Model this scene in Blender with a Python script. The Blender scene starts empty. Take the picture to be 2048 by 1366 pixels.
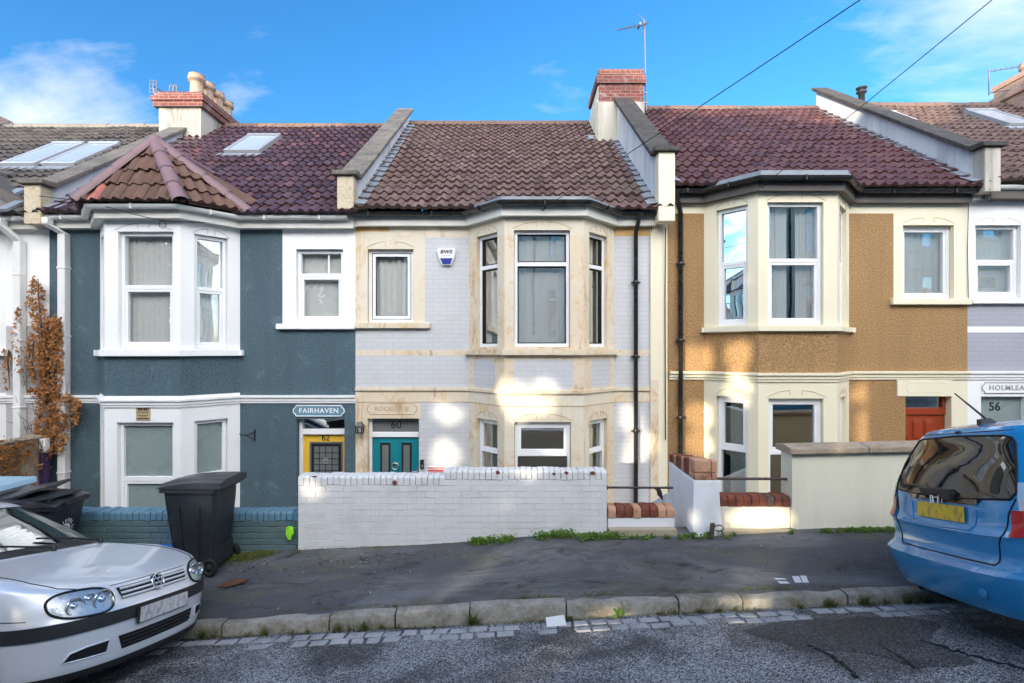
import bpy, bmesh, math, random
from mathutils import Vector, Matrix
from mathutils.bvhtree import BVHTree
random.seed(7)
RND = random.Random(11)
F = 1050.0      # focal length in photo pixels
ZC = 2.6        # camera height
DF = 8.75       # distance camera -> house fronts
DB = 8.10       # distance camera -> bay fronts
SC = bpy.context.scene
COL = SC.collection
ORG = {}
V = Vector

def X_(px, d=DF): return (px - 1024.0) * d / F
def Z_(py, d=DF): return ZC - (py - 700.0) * d / F
def W(px, py, d): return V((X_(px, d), d, Z_(py, d)))
def lerp(a, b, t): return a + (b - a) * t
def interp(x, xs, ys):
    if x <= xs[0]: return ys[0] + (x - xs[0]) * (ys[1] - ys[0]) / (xs[1] - xs[0])
    for i in range(len(xs) - 1):
        if x <= xs[i + 1]:
            return lerp(ys[i], ys[i + 1], (x - xs[i]) / (xs[i + 1] - xs[i]))
    return ys[-1] + (x - xs[-1]) * (ys[-1] - ys[-2]) / (xs[-1] - xs[-2])

class MB:
    """collects shapes, then links them as ONE mesh object"""
    def __init__(s): s.v = []; s.f = []; s.m = []; s.s = []; s.c = []
    def add(s, vs, fs, m=0, sm=False, c=0.5):
        o = len(s.v); s.v += [tuple(v) for v in vs]
        for f in fs:
            s.f.append(tuple(i + o for i in f)); s.m.append(m); s.s.append(sm); s.c.append(c)
        return s
    def box(s, x0, x1, y0, y1, z0, z1, m=0, c=0.5):
        x0, x1 = sorted((x0, x1)); y0, y1 = sorted((y0, y1)); z0, z1 = sorted((z0, z1))
        return s.add([(x0,y0,z0),(x1,y0,z0),(x1,y1,z0),(x0,y1,z0),(x0,y0,z1),(x1,y0,z1),(x1,y1,z1),(x0,y1,z1)],
              [(0,3,2,1),(4,5,6,7),(0,1,5,4),(1,2,6,5),(2,3,7,6),(3,0,4,7)], m, False, c)
    def obox(s, c, u, v, w, m=0, col=0.5):
        c, u, v, w = V(c), V(u), V(v), V(w)
        if u.cross(v).dot(w) < 0: u = -u
        p = [c-u-v-w, c+u-v-w, c+u+v-w, c-u+v-w, c-u-v+w, c+u-v+w, c+u+v+w, c-u+v+w]
        return s.add(p, [(0,3,2,1),(4,5,6,7),(0,1,5,4),(1,2,6,5),(2,3,7,6),(3,0,4,7)], m, False, col)
    def quad(s, a, b, c, d, m=0, col=0.5): return s.add([a, b, c, d], [(0,1,2,3)], m, False, col)
    def prism(s, poly, ext, m=0):
        n = len(poly); ext = V(ext); a = [V(p) for p in poly]; b = [p + ext for p in a]
        fs = [tuple(range(n))[::-1], tuple(range(n, 2*n))] + [(i, (i+1) % n, n + (i+1) % n, n + i) for i in range(n)]
        return s.add(a + b, fs, m)
    def tube(s, pts, r, n=8, m=0, cap=True, sm=True):
        pts = [V(p) for p in pts]; rs = r if isinstance(r, (list, tuple)) else [r] * len(pts)
        vs = []; prev = None
        for i, p in enumerate(pts):
            t = (pts[min(i+1, len(pts)-1)] - pts[max(i-1, 0)]).normalized()
            if prev is None:
                a = V((0,0,1)) if abs(t.z) < .9 else V((1,0,0)); u = t.cross(a).normalized()
            else:
                u = prev - t * prev.dot(t); u = u.normalized() if u.length > 1e-6 else t.orthogonal().normalized()
            prev = u; w = t.cross(u)
            for k in range(n):
                an = 2 * math.pi * k / n
                vs.append(p + (u * math.cos(an) + w * math.sin(an)) * rs[i])
        fs = [(i*n+k, i*n+(k+1) % n, (i+1)*n+(k+1) % n, (i+1)*n+k) for i in range(len(pts)-1) for k in range(n)]
        s.add(vs, fs, m, sm)
        if cap:
            s.add(vs[:n], [tuple(range(n))[::-1]], m); s.add(vs[-n:], [tuple(range(n))], m)
        return s
    def lathe(s, prof, c, ax=(0,0,1), n=20, m=0, sm=True):
        ax = V(ax).normalized(); u = ax.orthogonal().normalized(); w = ax.cross(u); c = V(c); vs = []
        for r, h in prof:
            for k in range(n):
                an = 2 * math.pi * k / n
                vs.append(c + ax * h + (u * math.cos(an) + w * math.sin(an)) * r)
        fs = [(i*n+k, i*n+(k+1) % n, (i+1)*n+(k+1) % n, (i+1)*n+k) for i in range(len(prof)-1) for k in range(n)]
        return s.add(vs, fs, m, sm)
    def grid(s, rows, m=0, sm=True, c=0.5):
        n = len(rows[0]); vs = [p for r in rows for p in r]
        fs = [(i*n+j, i*n+j+1, (i+1)*n+j+1, (i+1)*n+j) for i in range(len(rows)-1) for j in range(n-1)]
        return s.add(vs, fs, m, sm, c)
    def text(s, body, size, origin, u, v, ext=.004, m=0, align='CENTER', bold=0.0, sx=1.0, track=1.0):
        cu = bpy.data.curves.new('txt', 'FONT'); cu.body = body; cu.size = size; cu.extrude = ext
        cu.align_x = align; cu.align_y = 'CENTER'; cu.offset = bold; cu.space_character = track
        cu.resolution_u = 3
        ob = bpy.data.objects.new('txt', cu); COL.objects.link(ob)
        dg = bpy.context.evaluated_depsgraph_get(); me = ob.evaluated_get(dg).to_mesh()
        u = V(u).normalized(); v = V(v).normalized(); n = u.cross(v); o = V(origin)
        vs = [o + u * p.co.x * sx + v * p.co.y + n * p.co.z for p in me.vertices]
        s.add(vs, [tuple(p.vertices) for p in me.polygons], m)
        ob.evaluated_get(dg).to_mesh_clear(); bpy.data.objects.remove(ob); bpy.data.curves.remove(cu)
        return s
    def build(s, name, mats, parent=None, loc=None, bevel=0.0, seg=1, local=False, merge=False):
        org = V((0,0,0))
        if not local:
            if parent is not None: org = ORG.get(parent.name, V((0,0,0)))
            elif loc is not None: org = V(loc)
        me = bpy.data.meshes.new(name)
        me.from_pydata([(x-org.x, y-org.y, z-org.z) for x, y, z in s.v], [], s.f)
        if not isinstance(mats, (list, tuple)): mats = [mats]
        for k in mats: me.materials.append(MAT(k))
        me.polygons.foreach_set('material_index', s.m); me.polygons.foreach_set('use_smooth', s.s)
        if len(set(s.c)) > 1:
            at = me.color_attributes.new('tint', 'FLOAT_COLOR', 'CORNER'); buf = []
            for p, c in zip(me.polygons, s.c): buf += [c, c, c, 1.0] * len(p.vertices)
            at.data.foreach_set('color', buf)
        if merge:
            b = bmesh.new(); b.from_mesh(me); bmesh.ops.remove_doubles(b, verts=b.verts, dist=1e-4)
            bmesh.ops.recalc_face_normals(b, faces=b.faces); b.to_mesh(me); b.free(); me.set_sharp_from_angle(angle=math.radians(28))
        me.update()
        o = bpy.data.objects.new(name, me); COL.objects.link(o)
        if parent is not None:
            o.parent = parent; ORG[o.name] = org
        else:
            o.location = org; ORG[o.name] = org
        if bevel:
            md = o.modifiers.new('bevel', 'BEVEL'); md.width = bevel; md.segments = seg; md.limit_method = 'ANGLE'
            md.angle_limit = math.radians(40)
        return o

def tag(o, label=None, cat=None, group=None, kind=None):
    if label: o['label'] = label
    if cat: o['category'] = cat
    if group: o['group'] = group
    if kind: o['kind'] = kind
    return o
def thing(name, label, cat, loc, group=None):
    o = bpy.data.objects.new(name, None); COL.objects.link(o); o.location = loc; o.empty_display_size = .2
    ORG[o.name] = V(loc)
    return tag(o, label, cat, group)
def copy_tree(o, parent=None):
    c = o.copy(); COL.objects.link(c); c.parent = parent
    for ch in list(o.children): copy_tree(ch, c)
    return c

SUN_EL, SUN_AZ = math.radians(8.5), math.radians(-141.7)     # sun: elevation; azimuth from +Y towards +X (behind the camera, to the left)
SUN_D = V((-math.sin(SUN_AZ) * math.cos(SUN_EL), -math.cos(SUN_AZ) * math.cos(SUN_EL), -math.sin(SUN_EL)))   # the way the light travels
# ---------------------------------------------------------------- materials
MATS = {}
def MAT(k): return MATS[k]
class NT:
    def __init__(s, name):
        s.mat = bpy.data.materials.new(name); s.mat.use_nodes = True
        s.t = s.mat.node_tree; s.t.nodes.clear(); MATS[name] = s.mat
        s.out = s.n('ShaderNodeOutputMaterial')
    def n(s, ty, ins=None, **pr):
        nd = s.t.nodes.new(ty)
        for k, v in pr.items(): setattr(nd, k, v)
        for k, v in (ins or {}).items():
            if isinstance(v, bpy.types.NodeSocket): s.t.links.new(v, nd.inputs[k])
            else: nd.inputs[k].default_value = v
        return nd
    def L(s, a, b): s.t.links.new(a, b)
    def math(s, op, a, b=0.0, clamp=False): return s.n('ShaderNodeMath', {0: a, 1: b}, operation=op, use_clamp=clamp).outputs[0]
    def mix(s, f, a, b, mode='MIX'):
        return s.n('ShaderNodeMix', {0: f, 6: a, 7: b}, data_type='RGBA', blend_type=mode).outputs[2]
    def ramp(s, f, *st):
        nd = s.n('ShaderNodeValToRGB', {0: f}); e = nd.color_ramp.elements
        while len(e) < len(st): e.new(.5)
        for el, (p, c) in zip(e, st):
            el.position = p; el.color = c if len(c) == 4 else (*c, 1)
        return nd.outputs[0]
    def obj(s): return s.n('ShaderNodeTexCoord').outputs['Object']
    def noise(s, vec, scale, detail=4, rough=.55, dist=0.0):
        return s.n('ShaderNodeTexNoise', {'Vector': vec, 'Scale': scale, 'Detail': detail, 'Roughness': rough, 'Distortion': dist}).outputs[0]
    def stretch(s, vec, x, y, z):
        return s.n('ShaderNodeMapping', {'Vector': vec, 'Scale': (x, y, z)}).outputs[0]
    def bump(s, h, strength, dist=.01, normal=None):
        i = {'Height': h, 'Strength': strength, 'Distance': dist}
        if normal is not None: i['Normal'] = normal
        return s.n('ShaderNodeBump', i).outputs[0]
    def bsdf(s, col, rough=.7, metal=0.0, spec=.4, normal=None, **kw):
        i = {'Base Color': col, 'Roughness': rough, 'Metallic': metal, 'Specular IOR Level': spec}
        if normal is not None: i['Normal'] = normal
        i.update(kw)
        b = s.n('ShaderNodeBsdfPrincipled', i); s.L(b.outputs[0], s.out.inputs[0]); return b
def C4(c, k=1.0): return (c[0]*k, c[1]*k, c[2]*k, 1)
def srgb(r, g, b):
    f = lambda c: (c/12.92 if c <= .04045 else ((c+.055)/1.055)**2.4)
    return (f(r/255), f(g/255), f(b/255))

def m_basic(name, col, rough=.6, metal=0.0, spec=.4, var=.12, vs=4.0, bump=0.0, bs=60.0, bd=.004, dirt=None, dirt_amt=.5, dirt_scale=2.0, streak=False, fine=0.0, **kw):
    t = NT(name); o = t.obj()
    a = t.noise(o, vs, 5)
    c = t.mix(a, C4(col, 1-var), C4(col, 1+var))
    if fine:
        f = t.noise(o, bs * .8, 3, .7)
        c = t.mix(t.ramp(f, (.35, (0,0,0)), (.65, (1,1,1))), t.mix(fine, c, C4(col, .35)), t.mix(fine, c, C4(col, 1.5)))
    if dirt is not None:
        vv = t.stretch(o, 1, 1, .18) if streak else o
        d = t.noise(vv, dirt_scale, 6, .65, .3)
        c = t.mix(t.math('MULTIPLY', t.ramp(d, (.48, (0,0,0)), (.72, (1,1,1))), dirt_amt), c, C4(dirt))
    nm = None
    if bump:
        nm = t.bump(t.noise(o, bs, 3, .6), bump, bd)
    r = t.math('ADD', t.math('MULTIPLY', t.math('SUBTRACT', a, .5), .15), rough, True)
    t.bsdf(c, r, metal, spec, nm, **kw)
    return t

def m_brick(name, c1, c2, mortar, rough=.75, w=.225, h=.075, ms=.006, bump=.6, dirt=None, dirt_amt=.4, spec=.3, dscale=2.5, dthr=.5, painted=False):
    t = NT(name); o = t.obj(); sp = t.n('ShaderNodeSeparateXYZ', {0: o})
    vec = t.n('ShaderNodeCombineXYZ', {0: t.math('ADD', sp.outputs[0], sp.outputs[1]), 1: sp.outputs[2]}).outputs[0]
    wob = t.n('ShaderNodeVectorMath', {0: vec, 1: t.n('ShaderNodeVectorMath', {0: t.n('ShaderNodeTexNoise', {'Vector': o, 'Scale': 6.0}).outputs[1], 'Scale': .012}, operation='SCALE').outputs[0]}, operation='ADD').outputs[0]
    b = t.n('ShaderNodeTexBrick', {'Vector': wob, 'Color1': C4(c1), 'Color2': C4(c2), 'Mortar': C4(mortar), 'Scale': 1.0, 'Mortar Size': ms, 'Mortar Smooth': .35, 'Bias': 0.0, 'Brick Width': w, 'Row Height': h})
    nz = t.noise(o, 9, 6, .65)
    c = t.mix(t.math('MULTIPLY', nz, .25), b.outputs[0], C4(c1, .8))
    if dirt is not None:
        d = t.noise(o, dscale, 8, .7, .4)
        c = t.mix(t.math('MULTIPLY', t.ramp(d, (dthr, (0,0,0)), (dthr+.12, (1,1,1))), dirt_amt), c, C4(dirt))
    h_ = t.math('ADD', t.math('MULTIPLY', b.outputs[1], -1.0), t.math('MULTIPLY', t.noise(o, 60, 4, .6), .45))
    t.bsdf(c, rough, 0, spec, t.bump(h_, bump, .012))
    return t

def m_tile(name, cols, rough=.55, moss=None, moss_amt=.4, spec=.4):
    """roof tiles: one random tint per tile (its own colour), lichen blotches"""
    t = NT(name); o = t.obj()
    at = t.n('ShaderNodeAttribute', attribute_name='tint').outputs[2]
    c = t.ramp(at, *[(i / (len(cols)-1), k) for i, k in enumerate(cols)])
    nz = t.noise(o, 14, 6, .7)
    c = t.mix(t.math('MULTIPLY', t.ramp(nz, (.35, (0,0,0)), (.7, (1,1,1))), .45), c, t.mix(.5, c, (.03,.026,.026,1)))
    if moss is not None:
        d = t.noise(o, 1.3, 7, .7, .5)
        c = t.mix(t.math('MULTIPLY', t.ramp(d, (.48, (0,0,0)), (.66, (1,1,1))), moss_amt), c, C4(moss))
    fine = t.noise(o, 90, 3, .6)
    t.bsdf(c, t.math('ADD', rough, t.math('MULTIPLY', nz, .2)), 0, spec, t.bump(fine, .35, .006))
S = srgb
# renders, stone, paint
def m_roughcast(name, col, dark=.55, var=.12, patch=None):
    t = NT(name); o = t.obj()
    a = t.noise(o, 1.2, 6, .6); f = t.n('ShaderNodeTexVoronoi', {'Vector': o, 'Scale': 85.0}).outputs[0]; g = t.noise(o, 45, 4, .65)
    c = t.mix(a, C4(col, 1-var), C4(col, 1+var))
    c = t.mix(t.ramp(g, (.38, (1,1,1)), (.62, (0,0,0))), c, C4(col, dark))
    if patch is not None:
        d = t.noise(o, 2.2, 9, .8, .6)
        c = t.mix(t.math('MULTIPLY', t.ramp(d, (.56, (0,0,0)), (.68, (1,1,1))), .55), c, C4(patch))
    st = t.noise(t.stretch(o, 1, 1, .12), 3.2, 7, .7, .4)
    c = t.mix(t.math('MULTIPLY', t.ramp(st, (.47, (0,0,0)), (.70, (1,1,1))), .42), c, C4(col, .55))
    h = t.math('ADD', t.math('MULTIPLY', f, .7), g)
    t.bsdf(c, .8, 0, .25, t.bump(h, .8, .014))
m_roughcast('teal_roughcast', (.105,.165,.195), .6, .12, (.20,.29,.32))
m_roughcast('ochre_roughcast', (.515,.31,.14), .5, .12)
m_roughcast('pink_roughcast', (.60,.565,.56), .72, .06)
m_basic('white_paint', (.84,.835,.82), .55, var=.03, vs=1.5, bump=.12, bs=25, bd=.01, dirt=(.55,.50,.44), dirt_amt=.16, dirt_scale=1.8, streak=True)
m_basic('pale_render', (.90,.83,.66), .7, var=.04, vs=1.2)
m_basic('cream_paint', (.80,.73,.54), .55, var=.03, vs=1.5, bump=.12, bs=25, bd=.01, dirt=(.55,.45,.28), dirt_amt=.16, dirt_scale=1.8, streak=True)
m_basic('garden_cream', (.80,.755,.60), .6, var=.04, vs=1.3, bump=.12, bs=18, bd=.012, dirt=(.42,.38,.25), dirt_amt=.25, dirt_scale=1.6, streak=True)
m_basic('white_garden', (.76,.77,.80), .6, var=.04, vs=2, bump=.2, bs=14, bd=.012, dirt=(.42,.40,.33), dirt_amt=.3, dirt_scale=2.4)
def m_stone(name, c1, c2, c3, c4):
    t = NT(name); o = t.obj()
    a = t.noise(t.stretch(o, 1, 1, .5), 1.5, 8, .68, .5); b = t.noise(o, 4.5, 8, .72, .8)
    c = t.mix(t.ramp(a, (.35, (0,0,0)), (.62, (1,1,1))), C4(c1), C4(c2))
    c = t.mix(t.math('MULTIPLY', t.ramp(b, (.52, (0,0,0)), (.64, (1,1,1))), .75), c, C4(c3))
    e = t.noise(t.stretch(o, 1, 1, .25), 3.1, 8, .75, 1.2)
    c = t.mix(t.math('MULTIPLY', t.ramp(e, (.55, (0,0,0)), (.66, (1,1,1))), .65), c, C4(c4))
    t.bsdf(c, .85, 0, .2, t.bump(t.noise(o, 40, 4), .2, .006))
m_stone('bath_stone', (.67,.55,.39), (.71,.63,.50), (.62,.40,.19), (.38,.20,.08))
m_stone('bath_stone_pale', (.70,.61,.46), (.70,.64,.53), (.66,.54,.37), (.55,.40,.24))
m_stone('orange_stone', (.60,.345,.115), (.64,.42,.18), (.62,.46,.25), (.42,.22,.07))
m_brick('grey_painted_brick', (.585,.585,.595), (.555,.555,.565), (.48,.48,.49), .6, bump=.24, ms=.006, dirt=(.50,.49,.46), dirt_amt=.3, dscale=1.6)
m_brick('slate_painted_brick', (.385,.39,.43), (.37,.375,.415), (.33,.335,.37), .6, bump=.35, ms=.007)
m_brick('red_brick', (.235,.068,.055), (.165,.046,.038), (.25,.19,.165), .85, bump=.9, ms=.011, dirt=(.42,.34,.31), dirt_amt=.75, dscale=3.6, dthr=.55)
m_brick('pink_brick', (.50,.30,.225), (.42,.235,.17), (.48,.42,.36), .8, bump=.6, ms=.009, dirt=(.5,.42,.35), dirt_amt=.5, dscale=3.5, dthr=.55)
m_basic('weathered_render', (.50,.465,.39), .85, var=.12, vs=2.5, bump=.3, bs=22, bd=.01, dirt=(.13,.12,.105), dirt_amt=.85, dirt_scale=2.6, streak=True)
m_basic('parapet_render', (.66,.66,.645), .85, var=.10, vs=2, bump=.25, bs=22, bd=.01, dirt=(.24,.245,.26), dirt_amt=.75, dirt_scale=1.7, streak=True)
def m_lichen(name, c1, c2, c3):
    t = NT(name); o = t.obj(); a = t.noise(o, 3.0, 9, .75, .4); b = t.noise(o, 22, 6, .7)
    c = t.mix(t.ramp(a, (.4, (0,0,0)), (.6, (1,1,1))), C4(c1), C4(c2))
    c = t.mix(t.math('MULTIPLY', t.ramp(b, (.52, (0,0,0)), (.66, (1,1,1))), .55), c, C4(c3))
    t.bsdf(c, .88, 0, .2, t.bump(b, .5, .012))
m_lichen('lichen_coping', (.20,.175,.145), (.11,.10,.095), (.32,.28,.21))
m_lichen('dark_coping', (.085,.078,.072), (.05,.046,.044), (.16,.145,.12))
m_lichen('sandstone_coping', (.42,.335,.25), (.31,.24,.175), (.50,.43,.32))
m_lichen('kerb_stone', (.34,.325,.29), (.19,.165,.125), (.42,.40,.36))
m_lichen('sett_stone', (.42,.415,.42), (.28,.28,.29), (.52,.51,.51))
m_lichen('old_wall', (.36,.31,.24), (.25,.215,.16), (.43,.38,.30))
m_lichen('kneeler_stone', (.60,.52,.38), (.50,.41,.27), (.20,.17,.12))
# roofs
m_tile('tile_brown', [(.095,.055,.047),(.145,.088,.075),(.18,.112,.096),(.23,.148,.125)], .6, (.15,.125,.095), .32)
m_tile('tile_plum', [(.060,.030,.034),(.100,.048,.050),(.135,.070,.070),(.25,.10,.09)], .22, (.09,.07,.075), .25, .7)
m_tile('tile_red', [(.080,.034,.032),(.120,.052,.046),(.145,.064,.056),(.19,.090,.077)], .32, (.12,.085,.065), .22, .6)
m_tile('tile_grey', [(.06,.050,.045),(.10,.086,.076),(.135,.115,.10),(.17,.145,.125)], .65, (.12,.11,.075), .5)
m_tile('tile_tan', [(.11,.070,.058),(.15,.095,.078),(.18,.115,.092),(.23,.15,.115)], .55, (.10,.07,.06), .3)
m_tile('tile_rust', [(.105,.055,.042),(.145,.078,.058),(.17,.092,.068),(.46,.16,.12)], .75, (.055,.045,.03), .55)
m_basic('hip_tile', (.225,.140,.145), .55, var=.12, vs=2, bump=.15, bs=40)
m_basic('lead', (.26,.285,.32), .42, spec=.5, var=.25, vs=5, bump=.15, bs=18, dirt=(.12,.125,.13), dirt_amt=.5)
m_basic('ridge_tile', (.16,.10,.075), .8, var=.2, vs=4, bump=.2, bs=40, dirt=(.07,.065,.05), dirt_amt=.6)
m_basic('ridge_tile_grey', (.20,.18,.155), .8, var=.2, vs=4, bump=.2, bs=40, dirt=(.08,.075,.06), dirt_amt=.6)
m_basic('terracotta', (.36,.27,.20), .9, var=.3, vs=5, bump=.2, bs=30, dirt=(.27,.10,.07), dirt_amt=.9, dirt_scale=5)
m_basic('skylight_frame', (.30,.31,.32), .4, var=.06)
m_basic('skylight_alu', (.50,.51,.53), .35, metal=.3, var=.06)
# joinery
m_basic('upvc', (.82,.82,.82), .3, spec=.5, var=.02, vs=2)
m_basic('white_gutter', (.74,.735,.71), .38, spec=.5, var=.04, vs=3, dirt=(.45,.42,.35), dirt_amt=.25, dirt_scale=4)
m_basic('fascia_white', (.72,.70,.64), .5, var=.05, vs=3, dirt=(.42,.38,.30), dirt_amt=.25, dirt_scale=3)
m_basic('black_plastic', (.018,.017,.017), .28, spec=.5, var=.2, vs=5)
m_basic('dark_fascia', (.10,.085,.075), .6, var=.2, vs=6, dirt=(.2,.18,.15), dirt_amt=.4)
m_basic('gasket', (.012,.012,.012), .5)
m_basic('teal_door', (.010,.205,.245), .33, spec=.5, var=.04)
m_basic('yellow_door', (.74,.445,.045), .38, spec=.5, var=.05)
m_basic('red_door', (.30,.045,.014), .32, spec=.5, var=.15, vs=8)
m_basic('brass', (.75,.70,.55), .25, metal=1.0)
m_basic('steel', (.45,.45,.46), .35, metal=.9)
m_basic('rust_iron', (.09,.06,.05), .7, var=.4, vs=30, bump=.3, bs=60)
m_basic('lettering_black', (.012,.013,.014), .5)
m_basic('lettering_white', (.80,.80,.80), .5)
m_basic('lettering_stone', (.47,.33,.19), .8)
m_basic('lettering_grey', (.36,.36,.37), .7)
m_basic('added_curtain_white', (.90,.90,.87), .9, var=.05)  # curtains added so pale panes stand in for bright reflections
m_basic('curtain_pale', (.66,.66,.60), .9, var=.05)
m_basic('room', (.16,.145,.125), .9, var=.1, vs=.8)
def m_glass(name, refl=.45, tint=(.85,.9,.88), warp=.02, wscale=1.6, rough=0.0):
    t = NT(name); o = t.obj()
    nm = t.bump(t.noise(o, wscale, 2, .4), warp, 1.0)
    lw = t.n('ShaderNodeLayerWeight', {'Blend': .35}).outputs[1]
    g = t.n('ShaderNodeBsdfGlossy', {'Color': (.92,.95,.95,1), 'Roughness': rough, 'Normal': nm})
    tr = t.n('ShaderNodeBsdfTransparent', {'Color': C4(tint)})
    f = t.math('ADD', t.math('MULTIPLY', lw, .5), refl, True)
    mx = t.n('ShaderNodeMixShader', {0: f, 1: tr.outputs[0], 2: g.outputs[0]}); t.L(mx.outputs[0], t.out.inputs[0])
m_glass('window_glass', .85, (.8,.86,.83), .003, 1.1)
m_glass('window_glass_net', .40, (.97,.98,.97), .003, 1.1)
m_glass('window_glass_mid', .26, (.97,.98,.97), .003, 1.1)
m_glass('window_glass_dark', .32, (.55,.6,.58), .003, 1.1)
m_glass('car_glass', .10, (.62,.72,.68), .004, 2)
m_glass('car_glass_dark', .38, (.12,.13,.13), .004, 1.3)
m_basic('frosted_glass', (.235,.285,.275), .28, spec=.6, var=.05, vs=3, bump=.25, bs=160, bd=.003)
m_basic('frosted_dark', (.14,.15,.145), .3, spec=.6, var=.08, vs=5, bump=.3, bs=120, bd=.003)
m_basic('skylight_glass', (.42,.46,.52), .06, spec=.9, var=.03)
# ground
def m_road(name='road_chippings', dark=0.0):
    t = NT(name); o = t.obj()
    big = t.noise(o, .9, 6, .6, .5); mid = t.noise(o, 5, 6, .7)
    v = t.n('ShaderNodeTexVoronoi', {'Vector': o, 'Scale': 120.0}); rnd = v.outputs[1]
    sp = t.n('ShaderNodeSeparateColor', {0: rnd}).outputs[0]
    k = t.math('ADD', sp, t.math('MULTIPLY', t.math('SUBTRACT', big, .5), 1.1))
    c = t.ramp(k, (.15, (.028,.029,.032)), (.45, (.14,.142,.148)), (.70, (.29,.292,.30)), (.94, (.56,.56,.555)))
    wet = t.ramp(t.math('ADD', t.math('MULTIPLY', big, .7), t.math('MULTIPLY', mid, .3)), (.42, (1,1,1)), (.52, (0,0,0)))
    c = t.mix(t.math('MULTIPLY', wet, .6), c, (.010,.011,.014,1))
    if dark: c = t.mix(dark, c, (.012,.013,.016,1))
    h = t.math('SUBTRACT', 1.0, v.outputs[0])
    t.bsdf(c, t.math('SUBTRACT', .72, t.math('MULTIPLY', wet, .25)), 0, .4, t.bump(h, .8, .012))
m_road(); m_road('road_repair', .62)
m_basic('tar_joint', (.012,.012,.014), .6, var=.2)
def m_pavement():
    t = NT('pavement_asphalt'); o = t.obj()
    big = t.noise(o, 1.1, 7, .65, .4); f = t.noise(o, 130, 3, .7)
    c = t.mix(big, (.055,.056,.061,1), (.14,.142,.15,1))
    c = t.mix(t.ramp(f, (.3, (0,0,0)), (.7, (1,1,1))), t.mix(.5, c, (.010,.010,.012,1)), t.mix(.16, c, (.16,.16,.17,1)))
    v = t.n('ShaderNodeTexVoronoi', {'Vector': o, 'Scale': 22.0})
    rnd = t.n('ShaderNodeSeparateColor', {0: v.outputs[1]}).outputs[1]
    spk = t.math('MULTIPLY', t.math('LESS_THAN', v.outputs[0], .12), t.math('GREATER_THAN', rnd, .93))
    c = t.mix(spk, c, (.42,.40,.36,1))
    sp = t.n('ShaderNodeSeparateXYZ', {0: o})
    moss = t.ramp(t.noise(t.stretch(o, .5, 1.2, 1), 1.7, 8, .72, .5), (.50, (0,0,0)), (.66, (1,1,1)))
    c = t.mix(t.math('MULTIPLY', moss, .65), c, (.12,.115,.06,1))
    worn = t.ramp(t.noise(t.stretch(o, .35, 1.0, 1), 1.3, 9, .75, .8), (.46, (0,0,0)), (.62, (1,1,1)))
    c = t.mix(t.math('MULTIPLY', worn, .6), c, (.20,.20,.205,1))
    dk = t.ramp(t.noise(t.stretch(o, .5, 1.0, 1), 3.1, 9, .78, 1.0), (.55, (0,0,0)), (.64, (1,1,1)))
    c = t.mix(t.math('MULTIPLY', dk, .75), c, (.018,.018,.02,1))
    brn = t.ramp(t.noise(t.stretch(o, .6, 1.2, 1), 2.3, 8, .72, .5), (.56, (0,0,0)), (.66, (1,1,1)))
    c = t.mix(t.math('MULTIPLY', brn, .65), c, (.06,.038,.028,1))
    t.bsdf(c, .78, 0, .3, t.bump(f, .5, .006))
m_pavement()
m_basic('ground_soil', (.10,.085,.06), .95, var=.3, vs=.5)
m_basic('garden_paving', (.30,.27,.23), .9, var=.2, vs=2)
m_basic('concrete_sill', (.40,.34,.24), .9, var=.15, vs=4, bump=.3, bs=40, dirt=(.14,.12,.08), dirt_amt=.6)
m_basic('white_road_paint', (.60,.60,.60), .7)
# plants
def m_leaf(name, cols, tr=.3, rough=.6):
    t = NT(name); at = t.n('ShaderNodeAttribute', attribute_name='tint').outputs[2]
    c = t.ramp(at, *[(i / (len(cols)-1), k) for i, k in enumerate(cols)])
    b = t.bsdf(c, rough, 0, .25)
    tl = t.n('ShaderNodeBsdfTranslucent', {'Color': c}); mx = t.n('ShaderNodeMixShader', {0: tr, 1: b.outputs[0], 2: tl.outputs[0]})
    t.L(mx.outputs[0], t.out.inputs[0])
m_leaf('dead_leaf', [(.16,.06,.018),(.30,.125,.035),(.40,.18,.06),(.52,.27,.11)])
m_leaf('screen_conifer', [(.03,.05,.02),(.05,.08,.03),(.08,.12,.045),(.11,.15,.06)], .02)
m_leaf('weed_leaf', [(.045,.105,.012),(.08,.18,.02),(.13,.25,.035),(.22,.26,.06)])
m_leaf('grass_blade', [(.06,.10,.018),(.10,.15,.03),(.20,.19,.07),(.28,.23,.11)])
m_leaf('moss_green', [(.05,.07,.012),(.09,.11,.02),(.13,.14,.03),(.17,.16,.05)], .1)
m_leaf('litter_leaf', [(.05,.03,.018),(.12,.07,.04),(.25,.18,.10),(.42,.36,.27)], .1)
m_basic('twig', (.10,.075,.05), .85, var=.25, vs=12)
m_basic('paper_white', (.78,.77,.74), .7, var=.04)
m_basic('cardboard', (.14,.06,.035), .85, var=.25, vs=8, bump=.3, bs=30)
m_basic('bin_plastic', (.021,.024,.028), .42, spec=.45, var=.25, vs=4, dirt=(.07,.072,.075), dirt_amt=.35, dirt_scale=6)
m_basic('bin_lid', (.030,.033,.038), .35, spec=.5, var=.25, vs=4, dirt=(.10,.10,.105), dirt_amt=.35, dirt_scale=5)
m_basic('rubber', (.014,.014,.014), .8, var=.2, vs=20, bump=.2, bs=80)
m_basic('box_white', (.66,.66,.66), .5, var=.05)
m_basic('box_lid_blue', (.34,.50,.60), .45, var=.08)
m_basic('box_blue', (.02,.20,.62), .45, var=.08)
m_basic('neon_green', (.33,.85,.03), .4, spec=.5)
m_basic('strap_blue', (.02,.16,.24), .7)
m_basic('purple_paint', (.045,.025,.085), .5, var=.1)
m_basic('alarm_white', (.80,.80,.80), .35, spec=.5, var=.02)
m_basic('alarm_blue', (.02,.035,.25), .3, spec=.5)
m_basic('sign_red', (.75,.07,.075), .5)
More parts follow.
